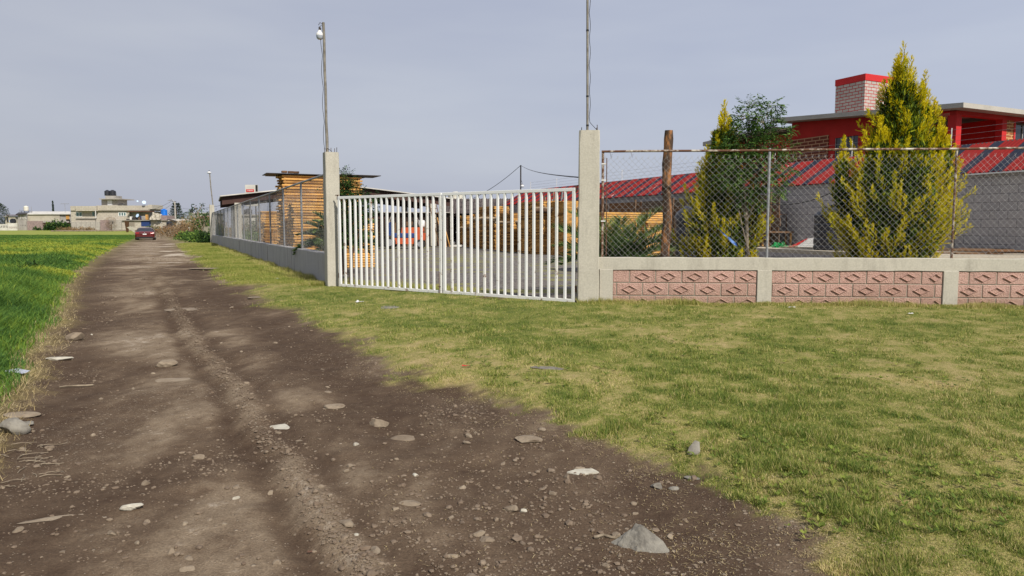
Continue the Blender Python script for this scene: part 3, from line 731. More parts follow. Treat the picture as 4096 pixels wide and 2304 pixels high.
path[0] = (path[0][0], path[0][1], -0.3)
MB().tube(path, [0.030] * 2 + [0.026] * 7, 10).build('pole', M['oldpole'], t, True)
bc = P(1279, 142, 14.42)
MB().tube([L(topp - Vector((0, 0, 0.05))), L(topp + Vector((-0.07, 0, 0.0))), L(topp + Vector((-0.10, 0, -0.05)))], 0.006, 6).build('hook', M['darkmetal'], t, True)
MB().tube([L(topp + Vector((0, 0, -0.10))), L(bc + Vector((0.03, 0, 0.20))), L(bc + Vector((0, 0, 0.15)))], 0.005, 6).build('hook', M['darkmetal'], t, True)
bulb(t, L(bc + Vector((0, 0, 0.0))), 0.070)
cb = [L(base.lerp(topp, 1 - k / 24) + Vector((-0.034 - 0.03 * abs(math.sin(k * 0.53)), -0.01, 0))) for k in range(1, 24)]
MB().tube(cb + [L(base + Vector((0.02, -0.03, 0.12))), L(base + Vector((0.10, -0.02, 0.06)))], 0.005, 5).build('cable', M['cable'], t)
b2 = Vector((P(2350, 525, 11.12).x, 11.12, 2.64)); t2 = P(2350, -160, 11.12)
t = thing('lamp_pole', 'tall grey pole rising out of the pillar right of the gate', 'lamp pole', tuple(b2)); L = lambda p: (p[0] - b2.x, p[1] - b2.y, p[2] - b2.z)
MB().tube([(0, 0, -0.3)] + [L(b2.lerp(t2, k / 6)) for k in range(1, 7)], 0.0185, 10).build('pole', M['oldpole'], t, True)
for k in (0.05, 0.22, 0.60, 0.85):
    c = L(b2.lerp(t2, k)); MB().tube([(c[0], c[1], c[2] - 0.012), (c[0], c[1], c[2] + 0.012)], 0.0225, 10).build('tape_band', M['cable'], t)
MB().tube([L(b2.lerp(t2, 1 - k / 30) + Vector((0.024 + 0.018 * abs(math.sin(k * 0.7)), -0.012, 0))) for k in range(0, 29)] + [L(b2 + Vector((0.13, -0.1, 0.05))), L(b2 + Vector((0.16, -0.13, -0.2))), L(b2 + Vector((0.175, -0.1, -0.6)))], 0.0045, 5).build('cable', M['cable'], t)

# gate: two leaves, 17 bars each
GL = Vector((-3.44, 14.15, 0)); GR = Vector((0.985, 11.05, 0)); gd = (GR - GL); glen = gd.length; gang = math.atan2(gd.y, gd.x)
def gate_leaf(label, start, length, flip):
    t = thing('gate_leaf', label, 'gate', (start.x, start.y, 0), gang, 'white gate leaves')
    z0, z1 = 0.035, 1.815; w = 0.052; d = 0.04
    def bx(n, x0, x1, za, zb, m='gate'): return MB().bbox(x0, x1, -d / 2, d / 2, za, zb, 0.004).build(n, M[m], t)
    bx('top_rail', 0.006, length - 0.006, z1 - w, z1); bx('bottom_rail', 0.006, length - 0.006, z0, z0 + w, 'gate_low')
    bx('stile', 0.006, 0.006 + w, z0 + w + 0.001, z1 - w - 0.001); bx('stile', length - 0.006 - w, length - 0.006, z0 + w + 0.001, z1 - w - 0.001, 'gate' if flip else 'gate_low')
    n = 17; a, b = 0.006 + w, length - 0.006 - w
    g = 0.038
    for i in range(n):
        c = a + (b - a) * (i + 1) / (n + 1) + random.uniform(-0.004, 0.004)
        if i == (n - 1 if flip else 0) and True: c += (0.02 if flip else -0.02)
        MB().bbox(c - g / 2, c + g / 2, -0.019, 0.019, z0 + w, z1 - w, 0.003).build('bar', M['gate' if i % 5 else 'gate_low'], t)
    return t
half = (glen) / 2
g1 = gate_leaf('white barred gate leaf hinged to the pillar left of the gate', GL, half - 0.01, False)
g2 = gate_leaf('white barred gate leaf hinged to the tallest pillar', GL + gd.normalized() * (half + 0.01), half - 0.01, True)
for gg, x in ((g1, 0.0), (g2, half - 0.01)):
    s = 1 if gg is g2 else -1
    for z in (0.25, 1.80):
        MB().tube([(x + s * 0.012, 0, z - 0.05), (x + s * 0.012, 0, z + 0.05)], 0.014, 8).build('hinge', M['rust'], gg, True)
    MB().box(x - 0.02 if s > 0 else x - 0.07, x + 0.07 if s > 0 else x + 0.02, -0.012, 0.012, 1.835, 1.85).build('hinge_plate', M['rust'], gg)
MB().tube([(half - 0.06, -0.03, 0.02), (half - 0.06, -0.03, 0.42)], 0.007, 6).build('drop_bolt', M['rust'], g1, True)
MB().tube([(half - 0.09, -0.032, 0.16), (half - 0.03, -0.032, 0.16)], 0.006, 6).build('bolt_guide', M['rust'], g1)

# chain link helper: straight wires crossing, in local x/z plane
def chainlink(x0, x1, z0, z1, dia, r, mb=None, barbs=True, jit=0.004):
    mb = mb or MB(); h = z1 - z0; n = int((x1 - x0 + h) / dia) + 2
    def wire(a, b):
        if b[0] - a[0] == 0: return
        k = 3; pts = []
        for i in range(k + 1):
            u = i / k
            pts.append((a[0] + (b[0] - a[0]) * u + random.uniform(-jit, jit), random.uniform(-0.004, 0.004), a[1] + (b[1] - a[1]) * u))
        mb.tube(pts, r, 3, False)
    for i in range(-int(h / dia) - 2, n):
        xs = x0 + i * dia
        a, b = xs, xs + h; ua = max(0.0, (x0 - xs) / h); ub = min(1.0, (x1 - xs) / h)
        if ub > ua + 1e-3:
            wire((xs + ua * h, z0 + ua * h), (xs + ub * h, z0 + ub * h))
        xs2 = x0 + i * dia + h
        ua = max(0.0, (xs2 - x1) / h); ub = min(1.0, (xs2 - x0) / h)
        if ub > ua + 1e-3:
            wire((xs2 - ua * h, z0 + ua * h), (xs2 - ub * h, z0 + ub * h))
    if barbs:
        x = x0 + 0.02
        while x < x1:
            for s in (-1, 1): mb.tube([(x, 0, z1 - 0.01), (x + s * 0.012, 0, z1 + 0.03)], r, 3, False)
            x += dia
    return mb

# right wall: pink blocks in a concrete frame
RW = 9.6
t = thing('block_wall', 'low wall of pink diamond-patterned blocks framed in pale concrete', 'wall', (R0.x, R0.y, 0), RANG)
bm_ = MB(); k = 0; step = 0.31
while k * step < RW + 0.2:
    pass; k += 1
bm = MB(); n = 48; ringsz = []
rr = random.Random(5)
vs = []
for i in range(n + 1):
    x = -0.16 + (RW + 0.16) * i / n; a = rr.uniform(-0.004, 0.004); c = rr.uniform(-0.004, 0.004); y = rr.uniform(-0.003, 0.003)
    vs += [(x, -0.02 + y, 0.553 + a), (x, 0.16, 0.553 + a), (x, 0.16, 0.742 + c), (x, -0.012 + y, 0.742 + c), (x, -0.02 + y, 0.734 + c), (x, -0.02 + y, 0.563 + a)]
fs = [(i * 6 + q, i * 6 + (q + 1) % 6, i * 6 + 6 + (q + 1) % 6, i * 6 + 6 + q) for i in range(n) for q in range(6)] + [tuple(range(6)), tuple(range(n * 6, n * 6 + 6))]
bm.add(vs, fs).build('coping_beam', M['concrete'], t)
cols = [(0.0, 0.21), (2.40, 2.62), (5.13, 5.35), (7.86, 8.08)]
for a, b in cols:
    MB().bbox(a + 0.002, b, -0.026, 0.15, -0.15, 0.555, 0.006).build('post', M['concrete'], t)
def diamond(mb, cx, cz, hw, hh, y):
    o = 0.008
    A = [(cx - hw, y, cz), (cx, y, cz - hh), (cx + hw, y, cz), (cx, y, cz + hh)]
    k = 0.84; B = [(cx + (p[0] - cx) * k, y - 0.021, cz + (p[2] - cz) * k) for p in A]
    k = 0.66; Cc = [(cx + (p[0] - cx) * k, y + 0.0, cz + (p[2] - cz) * k) for p in A]
    mb.add(A + B + Cc, [(i, (i + 1) % 4, (i + 1) % 4 + 4, i + 4) for i in range(4)] + [(i + 4, (i + 1) % 4 + 4, (i + 1) % 4 + 8, i + 8) for i in range(4)] + [(8, 9, 10, 11)])
spans = [(cols[i][1], cols[i + 1][0]) for i in range(3)] + [(8.08, RW)]
for si, (a, b) in enumerate(spans):
    MB().box(a, b, 0.007, 0.12, -0.15, 0.552).build('mortar_bed', M['mortar'], t)
    pn = MB()
    for r_ in range(4):
        z1 = 0.543 - r_ * 0.2; z0 = z1 - 0.187; x = a - (0.14 if r_ % 2 == 0 else 0.34) - si * 0.05 + 0.006
        if z0 < -0.14: z0 = -0.14
        while x < b:
            c0, c1 = max(x, a + 0.004), min(x + 0.386, b - 0.004)
            if c1 - c0 > 0.03:
                yj = rr.uniform(-0.002, 0.002); pn.av = rr.random() ** 1.5
                pn.bbox(c0, c1, -0.004 + yj, 0.06, z0 + rr.uniform(-.002, .002), z1, 0.006)
                if z0 > -0.1:
                    cxm = x + 0.193; hw = min(0.115, cxm - c0 - 0.01, c1 - cxm - 0.01)
                    if hw > 0.05: diamond(pn, cxm, (z0 + z1) / 2, 0.125 if hw > 0.1 else hw, 0.067, -0.0045 + yj)
            x += 0.399
    pn.build('block_panel', M['pink'], t)
# chain link fence on it
t = thing('chain_link_fence', 'chain-link fence with a rusty top pipe above the pink block wall', 'fence', (R0.x, R0.y, 0.745), RANG)
RZ = 2.372 - 0.745
MB().tube([(0.02 + i * 0.6, 0.06, RZ + 0.003 * math.sin(i * 1.3)) for i in range(17)], 0.018, 10).build('top_rail', M['rustpipe'], t, True)
chainlink(0.06, RW, 0.012, RZ - 0.10, 0.094, 0.0016).build('chain_link_mesh', M['wire'], t).location = (0, 0.045, 0)
for xx, mm, rr_ in ((0.045, 'rustpipe', 0.020), (2.56, 'galv', 0.020), (5.28, 'rustpipe', 0.017), (8.0, 'rustpipe', 0.018)):
    MB().tube([(xx, 0.075, -0.01), (xx - 0.004, 0.075, RZ + (0.03 if mm == 'galv' else 0.0))], rr_, 10).build('fence_post', M[mm], t, True)
MB().tube([(0.105, 0.05, 0.02), (0.10, 0.05, RZ - 0.1)], 0.008, 6).build('tension_bar', M['rust'], t)
for zz in (0.55, 1.18, 1.43): MB().box(0.02, 0.09, 0.048, 0.10, zz, zz + 0.018).build('clamp', M['white_plastic'], t)
for xx in (0.13, 0.45, 3.6, 6.2): MB().tube([(xx, 0.04, RZ + 0.022), (xx + 0.02, 0.03, RZ - 0.03), (xx + 0.035, 0.045, RZ - 0.10), (xx + 0.05, 0.04, RZ - 0.04)], 0.0025, 4).build('tie_wire', M['rust'], t)
# log post behind the fence
lp = Vector((P(2664, 1000, 11.6).x, 11.6, 0)); m = MB(); pts = []; rad = []
for i in range(22):
    z = -0.1 + i * (2.86 / 21); pts.append((0.012 * math.sin(i * 0.7), 0.01 * math.sin(i * 1.1), z)); rad.append(0.074 + 0.006 * math.sin(i * 2.3) + (0.0 if i < 20 else -0.006))
m.tube(pts, rad, 14); vs = [(p[0] + rr.uniform(-.004, .004), p[1] + rr.uniform(-.004, .004), p[2]) for p in m.v]; m.v = vs
tag(m.build('log_post', M['logpost'], None, 50, tuple(lp)), 'upright log with peeling bark standing behind the chain-link fence', 'post')

# left fence
fo = Vector((L0.x, L0.y, 0))
t = thing('fence_wall', 'low grey rendered wall along the dirt lane, stained and streaked', 'wall', tuple(fo), ROT_D)
n = 60; vs = []
for i in range(n + 1):
    x = LEFT_LEN * i / n; a = rr.uniform(-0.006, 0.006); g = 0.0
    vs += [(x, 0.10 + rr.uniform(-.004, .004), -0.15), (x, -0.10, -0.15), (x, -0.10, 0.67 + a), (x, 0.075, 0.67 + a), (x, 0.10, 0.655 + a)]
fs = [(i * 5 + q, i * 5 + (q + 1) % 5, i * 5 + 5 + (q + 1) % 5, i * 5 + 5 + q) for i in range(n) for q in range(5)] + [tuple(range(5)), tuple(range(n * 5, n * 5 + 5))]
MB().add(vs, fs).build('wall_body', M['concrete_wall'], t)
for i in range(1, 9): MB().box(i * 5.2 - 0.12, i * 5.2 + 0.12, 0.1035, 0.112, -0.1, 0.64).build('pilaster', M['concrete_wall'], t)
t = thing('lane_fence', 'chain-link fence on grey pipe posts standing on the grey wall by the lane', 'fence', (fo.x, fo.y, 0.665), ROT_D)
FZ = 2.33 - 0.665
MB().tube([(0.05 + i * LEFT_LEN / 20, 0, FZ + 0.004 * math.sin(i)) for i in range(21)], 0.027, 8).build('top_rail', M['galv'], t, True)
for i in range(14): MB().tube([(3.95 + 3.1 * i, 0, -0.01), (3.95 + 3.1 * i, 0, FZ)], 0.026, 8).build('fence_post', M['galv'], t, True)
MB().tube([(0.3, 0, 0.02), (0.3, 0, FZ)], 0.02, 8).build('fence_post', M['galv'], t, True)
chainlink(0.2, LEFT_LEN, 0.01, FZ - 0.03, 0.085, 0.0016, barbs=False).build('chain_link_mesh', M['wire'], t)
# far end pillar with its lamp
e = fo + D2 * (LEFT_LEN + 0.3); 
pillar('fence_pillar', 'pale concrete pillar at the far end of the lane fence', 845, 0, 0, 0.34, 2.95, AX, (e.x, e.y, 0), bars=2)
q0 = P(852, 815, e.y); q1 = P(838, 686, e.y)
t = thing('lamp_pole', 'distant thin pole with a round white bulb at the far end of the lane fence', 'lamp pole', (q0.x, q0.y, 2.93)); L = lambda p: (p[0] - q0.x, p[1] - q0.y, p[2] - 2.93)
MB().tube([(0, 0, -0.1), L(q0.lerp(q1, 0.5) + Vector((-0.03, 0, 0))), L(q1)], 0.045, 8).build('pole', M['oldpole'], t, True)
bulb(t, L(P(837, 691, e.y)), 0.15)

# ------------------------------------------------------------------ lumber stacks
def stack(label, c, Lx, Wy, h, pitch, seed=0, grp='stacks of sawn boards in the yard', thick=0.62, grey=0.3, top=None, jit=0.02, fade=None, name='board_stack'):
    """c = world xy of the corner nearest the camera's left; local x = along N, y = along D"""
    r = random.Random(seed)
    t = thing(name, label, 'board stack', (c[0], c[1], rise(c[1]) - 0.02), ROT_N, grp)
    n = max(3, int(h / pitch)); protos = []
    for k in range(4):
        for tone in (0, 1):
            m = MB(); W = max(3, int(Wy / 0.22)); w = Wy / W
            for i in range(W):
                m.av = (0.75 if tone else 0.0) + r.uniform(0, 0.25)
                a = r.uniform(-jit, jit) * 1.6; b = r.uniform(-jit, jit) * 1.6; yj = r.uniform(-0.006, 0.006)
                m.box(a, Lx + b, i * w + 0.004 + yj, (i + 1) * w - 0.004 + yj, pitch * (1 - thick), pitch * 0.995)
            m.av = 0.9
            for s in (0.06, Lx / 2, Lx - 0.12):
                m.box(s + a * 0.5, s + 0.07 + a * 0.5, 0.02, Wy - 0.02, 0, pitch * (1 - thick) - 0.001)
            for s in (0.03, Wy - 0.09):
                m.box(0.14, Lx - 0.14, s, s + 0.05, 0.001, pitch * (1 - thick) - 0.002)
            o = m.build('board_layer', M['lumber'], t); protos.append(o)
    for z in range(n):
        gr = (r.random() < grey) if fade is None else (r.random() < fade(z / n))
        o = protos[r.randrange(4) * 2 + (1 if gr else 0)]
        c2 = o.copy(); COL.objects.link(c2); c2.parent = t
        c2.location = (r.uniform(-jit, jit), r.uniform(-jit, jit) * 0.7, z * pitch)
        if r.random() < 0.1: c2.rotation_euler = (0, 0, r.uniform(-0.008, 0.008))
    for o in protos: bpy.data.objects.remove(o)
    return t, n * pitch
def at_px(px, Y): p = P(px, 911, Y); return (p.x, Y)
# tall stacks behind the lane fence
st, hh = stack('tallest stack of yellow boards, behind the lane fence under a dark sheet', at_px(1130, 22.3), 2.50, 1.15, 2.86, 0.092, 1, grey=0.12, thick=0.52, jit=0.03)
c = at_px(1127, 22.3)
sh = thing('roof_sheet', 'dark corrugated sheets laid over the tallest yellow board stack', 'sheet', (c[0], c[1], hh + 0.0), ROT_N)
m = MB()
for i, (x0, x1, y0, y1, z) in enumerate([(-0.42, 1.5, -0.1, 1.0, 0.012), (1.3, 3.15, -0.15, 0.9, 0.035), (-0.3, 1.7, 0.95, 1.25, 0.012), (1.6, 2.9, 0.85, 1.25, 0.04)]):
    m.box(x0, x1, y0, y1, z, z + 0.02)
m.build('sheet', M['darkmetal'], sh); m = MB()
for x in (0.05, 0.25, 0.42): m.bbox(x, x + 0.17, 0.02 + x * 0.2, 0.14 + x * 0.2, 0.056, 0.12, 0.01)
m.build('weight_block', M['bark'], sh)
stack('lower board stack leaning up in front of the tallest stack by the lane', at_px(1172, 20.9), 1.1, 1.1, 1.98, 0.078, 2, grey=0.35)
stack('waist-high yellow board stack behind the left gate leaf', at_px(1378, 21.4), 0.90, 1.2, 1.55, 0.075, 3, grey=0.05)
stack('shoulder-high yellow board stack behind the fence, left of the tallest', at_px(1047, 29.0), 1.02, 1.3, 1.95, 0.07, 4, grey=0.25)
stack('small darker board stack in front of the shoulder-high one by the lane fence', at_px(1056, 26.4), 0.5, 0.9, 1.45, 0.06, 5, grey=0.6)
# the row along the right side of the yard
row = [(1866, 45.0, 0.50, 1.2, 2.0, 0.060, .3, 'farthest right-hand board stack beside the wheelbarrow'),
       (1906, 43.5, 0.45, 1.0, 2.05, 0.060, .4, 'narrow board stack second from the wheelbarrow'),
       (1980, 39.5, 0.90, 2.4, 2.42, 0.056, .5, 'tall dark board stack in mid row carrying a long peeled log'),
       (2052, 35.8, 0.70, 1.7, 2.0, 0.056, .45, 'middle board stack carrying a short pale log'),
       (2126, 33.6, 0.36, 1.4, 1.9, 0.056, .35, 'narrow stack of loose yellow boards between two dark stacks'),
       (2174, 32.2, 0.92, 2.4, 2.45, 0.054, .3, 'tall board stack with logs across its top behind the gate'),
       (2262, 30.8, 0.95, 2.2, 2.40, 0.054, .05, 'clean yellow board stack nearest the gate in the row')]
for i, (px, Y, lx, wy, h, pt, gr, lb) in enumerate(row):
    s_, h_ = stack(lb, at_px(px, Y), lx, wy, h, pt, 20 + i, grey=gr, jit=0.025)
# near stacks behind the palm and log
stack('yellow board stack behind the palm at the chain-link fence', at_px(2415, 18.6), 1.15, 1.2, 1.66, 0.058, 31, grey=0.12)
stack('yellow board stack behind the upright peeling log', at_px(2590, 18.9), 0.72, 1.2, 1.68, 0.058, 32, grey=0.12)
# logs lying on the row
def log(label, a, b, r, mat='logpale', grp='peeled logs lying on the board stacks'):
    a, b = Vector(a), Vector(b); m = MB(); pts = [a.lerp(b, k / 6) + Vector((0, 0, 0.02 * math.sin(k * 2.0))) for k in range(7)]
    m.tube([p - a for p in pts], [r * (1 + 0.08 * math.sin(k * 1.7)) for k in range(7)], 10)
    return tag(m.build('log', M[mat], None, 50, tuple(a)), label, 'log', grp)
zt = lambda px, py, Y: P(px, py, Y)
log('long pale log reaching out over the mid row stacks', zt(1896, 876, 39.0), zt(2148, 868, 36.0), 0.09)
log('darker log under the long pale log', zt(1975, 884, 38.4), zt(2146, 880, 36.0), 0.11)
log('short pale log with knots on the middle stack', zt(1984, 892, 36.8), zt(2112, 887, 35.4), 0.075)
log('pale log on top of the stack nearest the tallest pillar', zt(2136, 836, 32.6), zt(2322, 832, 31.0), 0.085)
log('dark log below the pale one on the tall stack', zt(2142, 845, 32.4), zt(2300, 843, 31.2), 0.09, 'bark')
log('thin white pole end beside the farthest stack', zt(1840, 912, 45.5), zt(1880, 910, 45), 0.07)

# ------------------------------------------------------------------ neighbour's wall with its striped roof
WS = Vector((11.4, 17.0, 0)) - D2 * 5.0        # start near the camera, runs along D
WLEN = 32.5
t = thing('boundary_wall', 'long grey painted block wall under the red and blue striped roof', 'wall', (WS.x, WS.y, 0), ROT_D)
MB().box(0, WLEN, -0.15, 0.0, -0.2, 2.50).build('wall_body', M['greyblock'], t)
for i in range(9): MB().box(1.3 + i * 3.6, 1.52 + i * 3.6, 0.001, 0.008, 0, 2.49).build('tie_column', M['greyblock'], t)
t = thing('striped_roof', 'corrugated roof painted in red with dark blue stripes above the grey wall', 'roof', (WS.x, WS.y, 2.52), ROT_D)
def stripes():
    t = NT('red_blue_sheet'); p = t.sep(t.obj)
    fr = t.math('FRACT', t.math('MULTIPLY', t.math('ADD', p[0], t.math('MULTIPLY', t.noise(1.5, 2), 0.04)), 1 / 0.80))
    f = t.math('LESS_THAN', fr, 0.34)
    n = t.noise(1.6, 4)
    col = t.mix(f, t.mix(n, lin(134, 34, 32), lin(108, 27, 26)), t.mix(n, lin(40, 47, 64), lin(28, 32, 44)))
    wv = t.noise(1.0, 5, 0.7, vec=t.map(t.obj, (12, 3.0, 3.0)))
    patch = t.ramp(t.noise(0.35, 2), (0.5, 0.0), (0.6, 1.0))
    fleck = t.math('MULTIPLY', t.ramp(wv, (0.62, 0.0), (0.66, 1.0)), patch)  # pale flecks gathered in noise patches
    col = t.mix(t.math('MULTIPLY', fleck, 0.7), col, lin(206, 190, 186))
    col = t.mix(t.ramp(t.noise(0.7, 5, 0.7), (0.5, 0.0), (0.75, 0.2)), col, lin(110, 84, 80))
    t.bump(n, 0.1)
    return t.done(col, 0.8, 0, 0.12)
M['stripes'] = stripes()
def corr(L, Wd, rise_, wave, amp, x0=0.0, nseg=6, rag=0.0, thick=0.008):
    """corrugated sheet in local frame: x along L, y goes -Wd (uphill), z rises"""
    nx = int(L / wave * nseg); xs = np.linspace(0, L, nx + 1) + x0; ny = max(2, int(Wd / 0.4)); vv = np.linspace(0, 1, ny + 1)
    X, V = np.meshgrid(xs, vv)
    off = 0
    if rag: off = np.where(V == 0, rag * (vn(np.floor(X / 0.8) * 5.1, X * 0 + 2, 5) - 0.5), 0)
    Z = V * rise_ + amp * np.cos(2 * math.pi * X / wave)
    Y = -V * Wd + off
    P_ = np.stack([X, Y, Z], -1).reshape(-1, 3); idx = np.arange(P_.shape[0]).reshape(ny + 1, nx + 1)
    q = np.stack([idx[:-1, :-1], idx[:-1, 1:], idx[1:, 1:], idx[1:, :-1]], -1).reshape(-1, 4)
    P2 = P_.copy(); P2[:, 2] -= thick; n0 = len(P_)
    e = np.stack([idx[0, :-1], idx[0, 1:], idx[0, 1:] + n0, idx[0, :-1] + n0], -1)
    return np.concatenate([P_, P2]), np.concatenate([q, q[:, ::-1] + n0, e])
V_, F_ = corr(WLEN, 1.5, 0.86, 0.105, 0.017, nseg=5, rag=0.06); V_[:, 1] += 0.10
npmesh('roof_sheet', V_, F_, M['stripes'], t)
MB().box(0, WLEN, -0.13, -0.02, -0.015, 0.012).build('eave_board', M['redtrim'], t)
MB().box(0, WLEN, -1.62, -1.40, 0.84, 0.87).build('ridge_cap', M['roofslab'], t)
for i in range(11):
    MB().tube([(0.8 + i * 3.1, -1.45, 0.86), (0.8 + i * 3.1, -1.45, 1.35)], 0.014, 5).build('wire_post', M['white_plastic'], t)
for zz in (1.0, 1.15, 1.30): MB().tube([(0.8 + i * 3.1, -1.45, zz - 0.01 * (i % 2)) for i in range(11)], 0.004, 3, False).build('barbed_wire', M['wire'], t)
# white flashing along part of the eave, as seen at the right edge
MB().box(3.2, 5.6, 0.085, 0.13, -0.05, -0.02).build('white_flashing', M['white_plastic'], t)
# weathered plank fence in front of the far end of that wall
t = thing('plank_fence', 'weathered grey plank panels standing in front of the striped roof', 'fence', tuple(Vector((11.4, 17.0, 0)) + D2 * 6.0 - N2 * 0.55), ROT_D)
xx = 0.0; r = random.Random(9)
while xx < 15.0:
    hgt = 2.25 + r.uniform(-0.1, 0.05); m = MB()
    for z in range(9):
        m.av = r.random(); m.box(xx + r.uniform(-.05, .05), xx + 2.3 + r.uniform(-.05, .05), -0.02, 0.01 + 0.01 * (z % 2), z * 0.25, z * 0.25 + 0.24)
    m.build('plank_panel', M['greywood'], t)
    MB().box(xx + 0.3, xx + 0.4, 0.022, 0.08, 0, hgt + 0.1).build('post', M['greywood'], t); xx += 2.4
r = random.Random(3)
for i in range(16):
    b_ = P(2140 + i * 9, 990, 34.0); lean = r.uniform(-0.3, 0.5)
    m = MB().tube([(0, 0, 0), (lean, r.uniform(-0.1, 0.3), 2.9 + r.uniform(-0.35, 0.3))], 0.035, 6)
    o = m.build('pole', M[('greywood', 'galv', 'palebark')[i % 3]], None, True, (b_.x + 0.6, 35.0 + 0.1 * i, 0))
    tag(o, 'slim pole leaning upright behind the board stacks', 'pole', 'poles leaning behind the board stacks')

# dark grate strip, added as the shaded gap under the right gate leaf
c_ = GL + gd * 0.80
t = thing('shade_grate', 'dark grate strip added as the shaded gap below the right gate leaf', 'grate', (c_.x, c_.y, 0.0), gang)
MB().box(-1.05, 1.0, -0.24, 0.20, -0.05, 0.012).build('pit', M['cable'], t)  # flat black box paints the shade between the bars
for k in range(9): MB().box(-1.05, 1.0, -0.24 + k * 0.05, -0.222 + k * 0.05, 0.0125, 0.032).build('bar', M['rust'], t)

# ------------------------------------------------------------------ red house
HB = WS  # same grid
def hp(px, w, pz=None):       # point on the vertical plane parallel to the wall, w metres beyond it, seen at px
    k = ray(px, 911); k = k[0] / k[1]; c = 17.65 + w
    Y = c / (N2.x * k + N2.y); return Vector((k * Y, Y, 0))
H0 = hp(3803, 5.0); H1 = hp(3154, 5.0); HL = (H1 - H0).length
def inHN(px, py, off=0.0):    # local (x along N, z) on the front plane through H0 (offset off along D)
    k = ray(px, py); c = (H0 + D2 * off); n = -D2; s = c.dot(n) / Vector(k).dot(n); p = Vector(k) * s; return ((p - H0).dot(N2), p.z + CAMZ)
def inHD(px, py, off=0.0):    # local (y along D, z) on the left plane through H0
    k = ray(px, py); c = (H0 + N2 * off); s = c.dot(N2) / Vector(k).dot(N2); p = Vector(k) * s; return ((p - H0).dot(D2), p.z + CAMZ)
house = thing('red_house', 'red house with brown brick panels and a pale flat roof behind the wall', 'house', (H0.x, H0.y, 0), ROT_N)
zb = 4.78; zf = 4.93
sy = HL; HW = 9.0
# walls: left face pieces (x = 0 plane), with window and veranda openings
yv0, yv1 = 0.28, 1.55                          # veranda opening on the left side
yw0 = inHD(3430, 600)[0]; yw1 = inHD(3338, 600)[0]
wt = 0.2
def wbox(nm, x0, x1, y0, y1, z0, z1, mat='red'): return MB().box(x0, x1, y0, y1, z0, z1).build(nm, M[mat], house)
slope = 0.65 / 7.5
def ztop(y): return zf + (0 if y < 0 else y * slope * 0.8)
m = MB()
m.box(0, wt, yv1, yw0, 0, 4.9); m.box(0, wt, yw1, sy, 0, 4.9); m.box(0, wt, yw0 - 0.0, yw1, 4.55, 4.9); m.box(0, wt, yw0, yw1, 0, 3.55)
m.hexa([(0, -0.0, 4.9), (wt, -0.0, 4.9), (wt, sy, 4.9), (0, sy, 4.9), (0, 0, ztop(0)), (wt, 0, ztop(0)), (wt, sy, ztop(sy)), (0, sy, ztop(sy))])
m.build('side_wall', M['red'], house)
wbox('wall', wt, HW, sy - 0.2, sy, 0, 4.9)
# veranda
wbox('corner_column', -0.02, 0.24, -0.02, 0.26, 2.3, zb - 0.002, 'redtrim')
xo = inHN(4004, 600)[0]; xp = inHN(4022, 600)[0]; xb = inHN(4052, 600)[0]; xw = inHN(4058, 600)[0]
wbox('beam', 0.0, HW, 0.0, 0.22, zb, zf, 'redtrim')
wbox('front_pier', xo, xp, 0.0, 0.22, 2.3, zb - 0.002, 'redtrim')
wbox('brick_panel', xp + 0.001, xb, 0.02, 0.2, 2.6, zb - 0.002, 'brownbrickN')
wbox('window_pier', xb + 0.001, xw, 0.0, 0.2, 2.3, zb - 0.002, 'redtrim')
w = MB().box(xw + 0.002, xw + 1.7, 0.05, 0.09, 3.0, zb - 0.12).build('window', M['darkglass'], house)
for k in range(4): MB().box(xw + 0.01 + k * 0.42, xw + 0.04 + k * 0.42, 0.02, 0.049, 3.0, zb - 0.12).build('window_bar', M['greyblock'], w)
wbox('wall', xw, HW, 0.0, 0.2, 0, 2.99, 'redtrim'); wbox('wall', xw + 1.71, HW, 0.0, 0.2, 2.995, zb - 0.003, 'redtrim')
wbox('veranda_floor', 0.0, xw, 0.0, 2.2, 2.1, 2.28, 'redtrim')
wbox('veranda_back_wall', wt + 0.002, HW, 2.2, 2.4, 2.28, 4.88)
wbox('veranda_end_wall', xo + 0.2, xo + 0.35, 0.23, 2.19, 2.28, 4.85)
a, z1 = inHN(3908, 515, 2.19); b_, z2 = inHN(3988, 508, 2.19); _, z3 = inHN(3940, 600, 2.19)
w = MB().box(a, b_, 2.15, 2.195, z3 - 0.1, z1).build('window', M['darkglass'], house)
MB().box(a - 0.05, a - 0.004, 2.13, 2.19, z3 - 0.1, z1 + 0.04).build('window_frame', M['roofslab'], w)
MB().tube([(a + 0.5, 2.12, z3 + 0.28), (a + 0.9, 2.12, z3 + 0.32)], 0.015, 6).build('handle', M['white_plastic'], w)
# side brick panel and window
ya = inHD(3314, 600)[0]; yb_ = inHD(3162, 600)[0]
MB().box(-0.03, -0.002, min(ya, yb_), max(ya, yb_), 2.4, 4.70).build('brick_panel', M['brownbrick'], house)
w = MB().box(0.06, 0.1, yw0, yw1, 3.55, 4.55).build('window', M['darkglass'], house)
for k in range(5): MB().box(0.03, 0.055, yw0 + (yw1 - yw0) * k / 4 - 0.02, yw0 + (yw1 - yw0) * k / 4 + 0.02, 3.55, 4.55).build('window_bar', M['greyblock'], w)
# roof slab, sloping up to the back, overhanging
ov = 0.55; t0 = zf; t1 = ztop(sy) + 0.02
r_ = MB().hexa([(-ov, -ov, t0 - 0.05), (HW + 1, -ov, t0 - 0.05), (HW + 1, sy + 0.5, t1 + 0.03), (-ov, sy + 0.5, t1 + 0.03),
              (-ov, -ov, t0 + 0.10), (HW + 1, -ov, t0 + 0.10), (HW + 1, sy + 0.5, t1 + 0.19), (-ov, sy + 0.5, t1 + 0.19)])
r_.build('roof_slab', M['roofslab'], house)
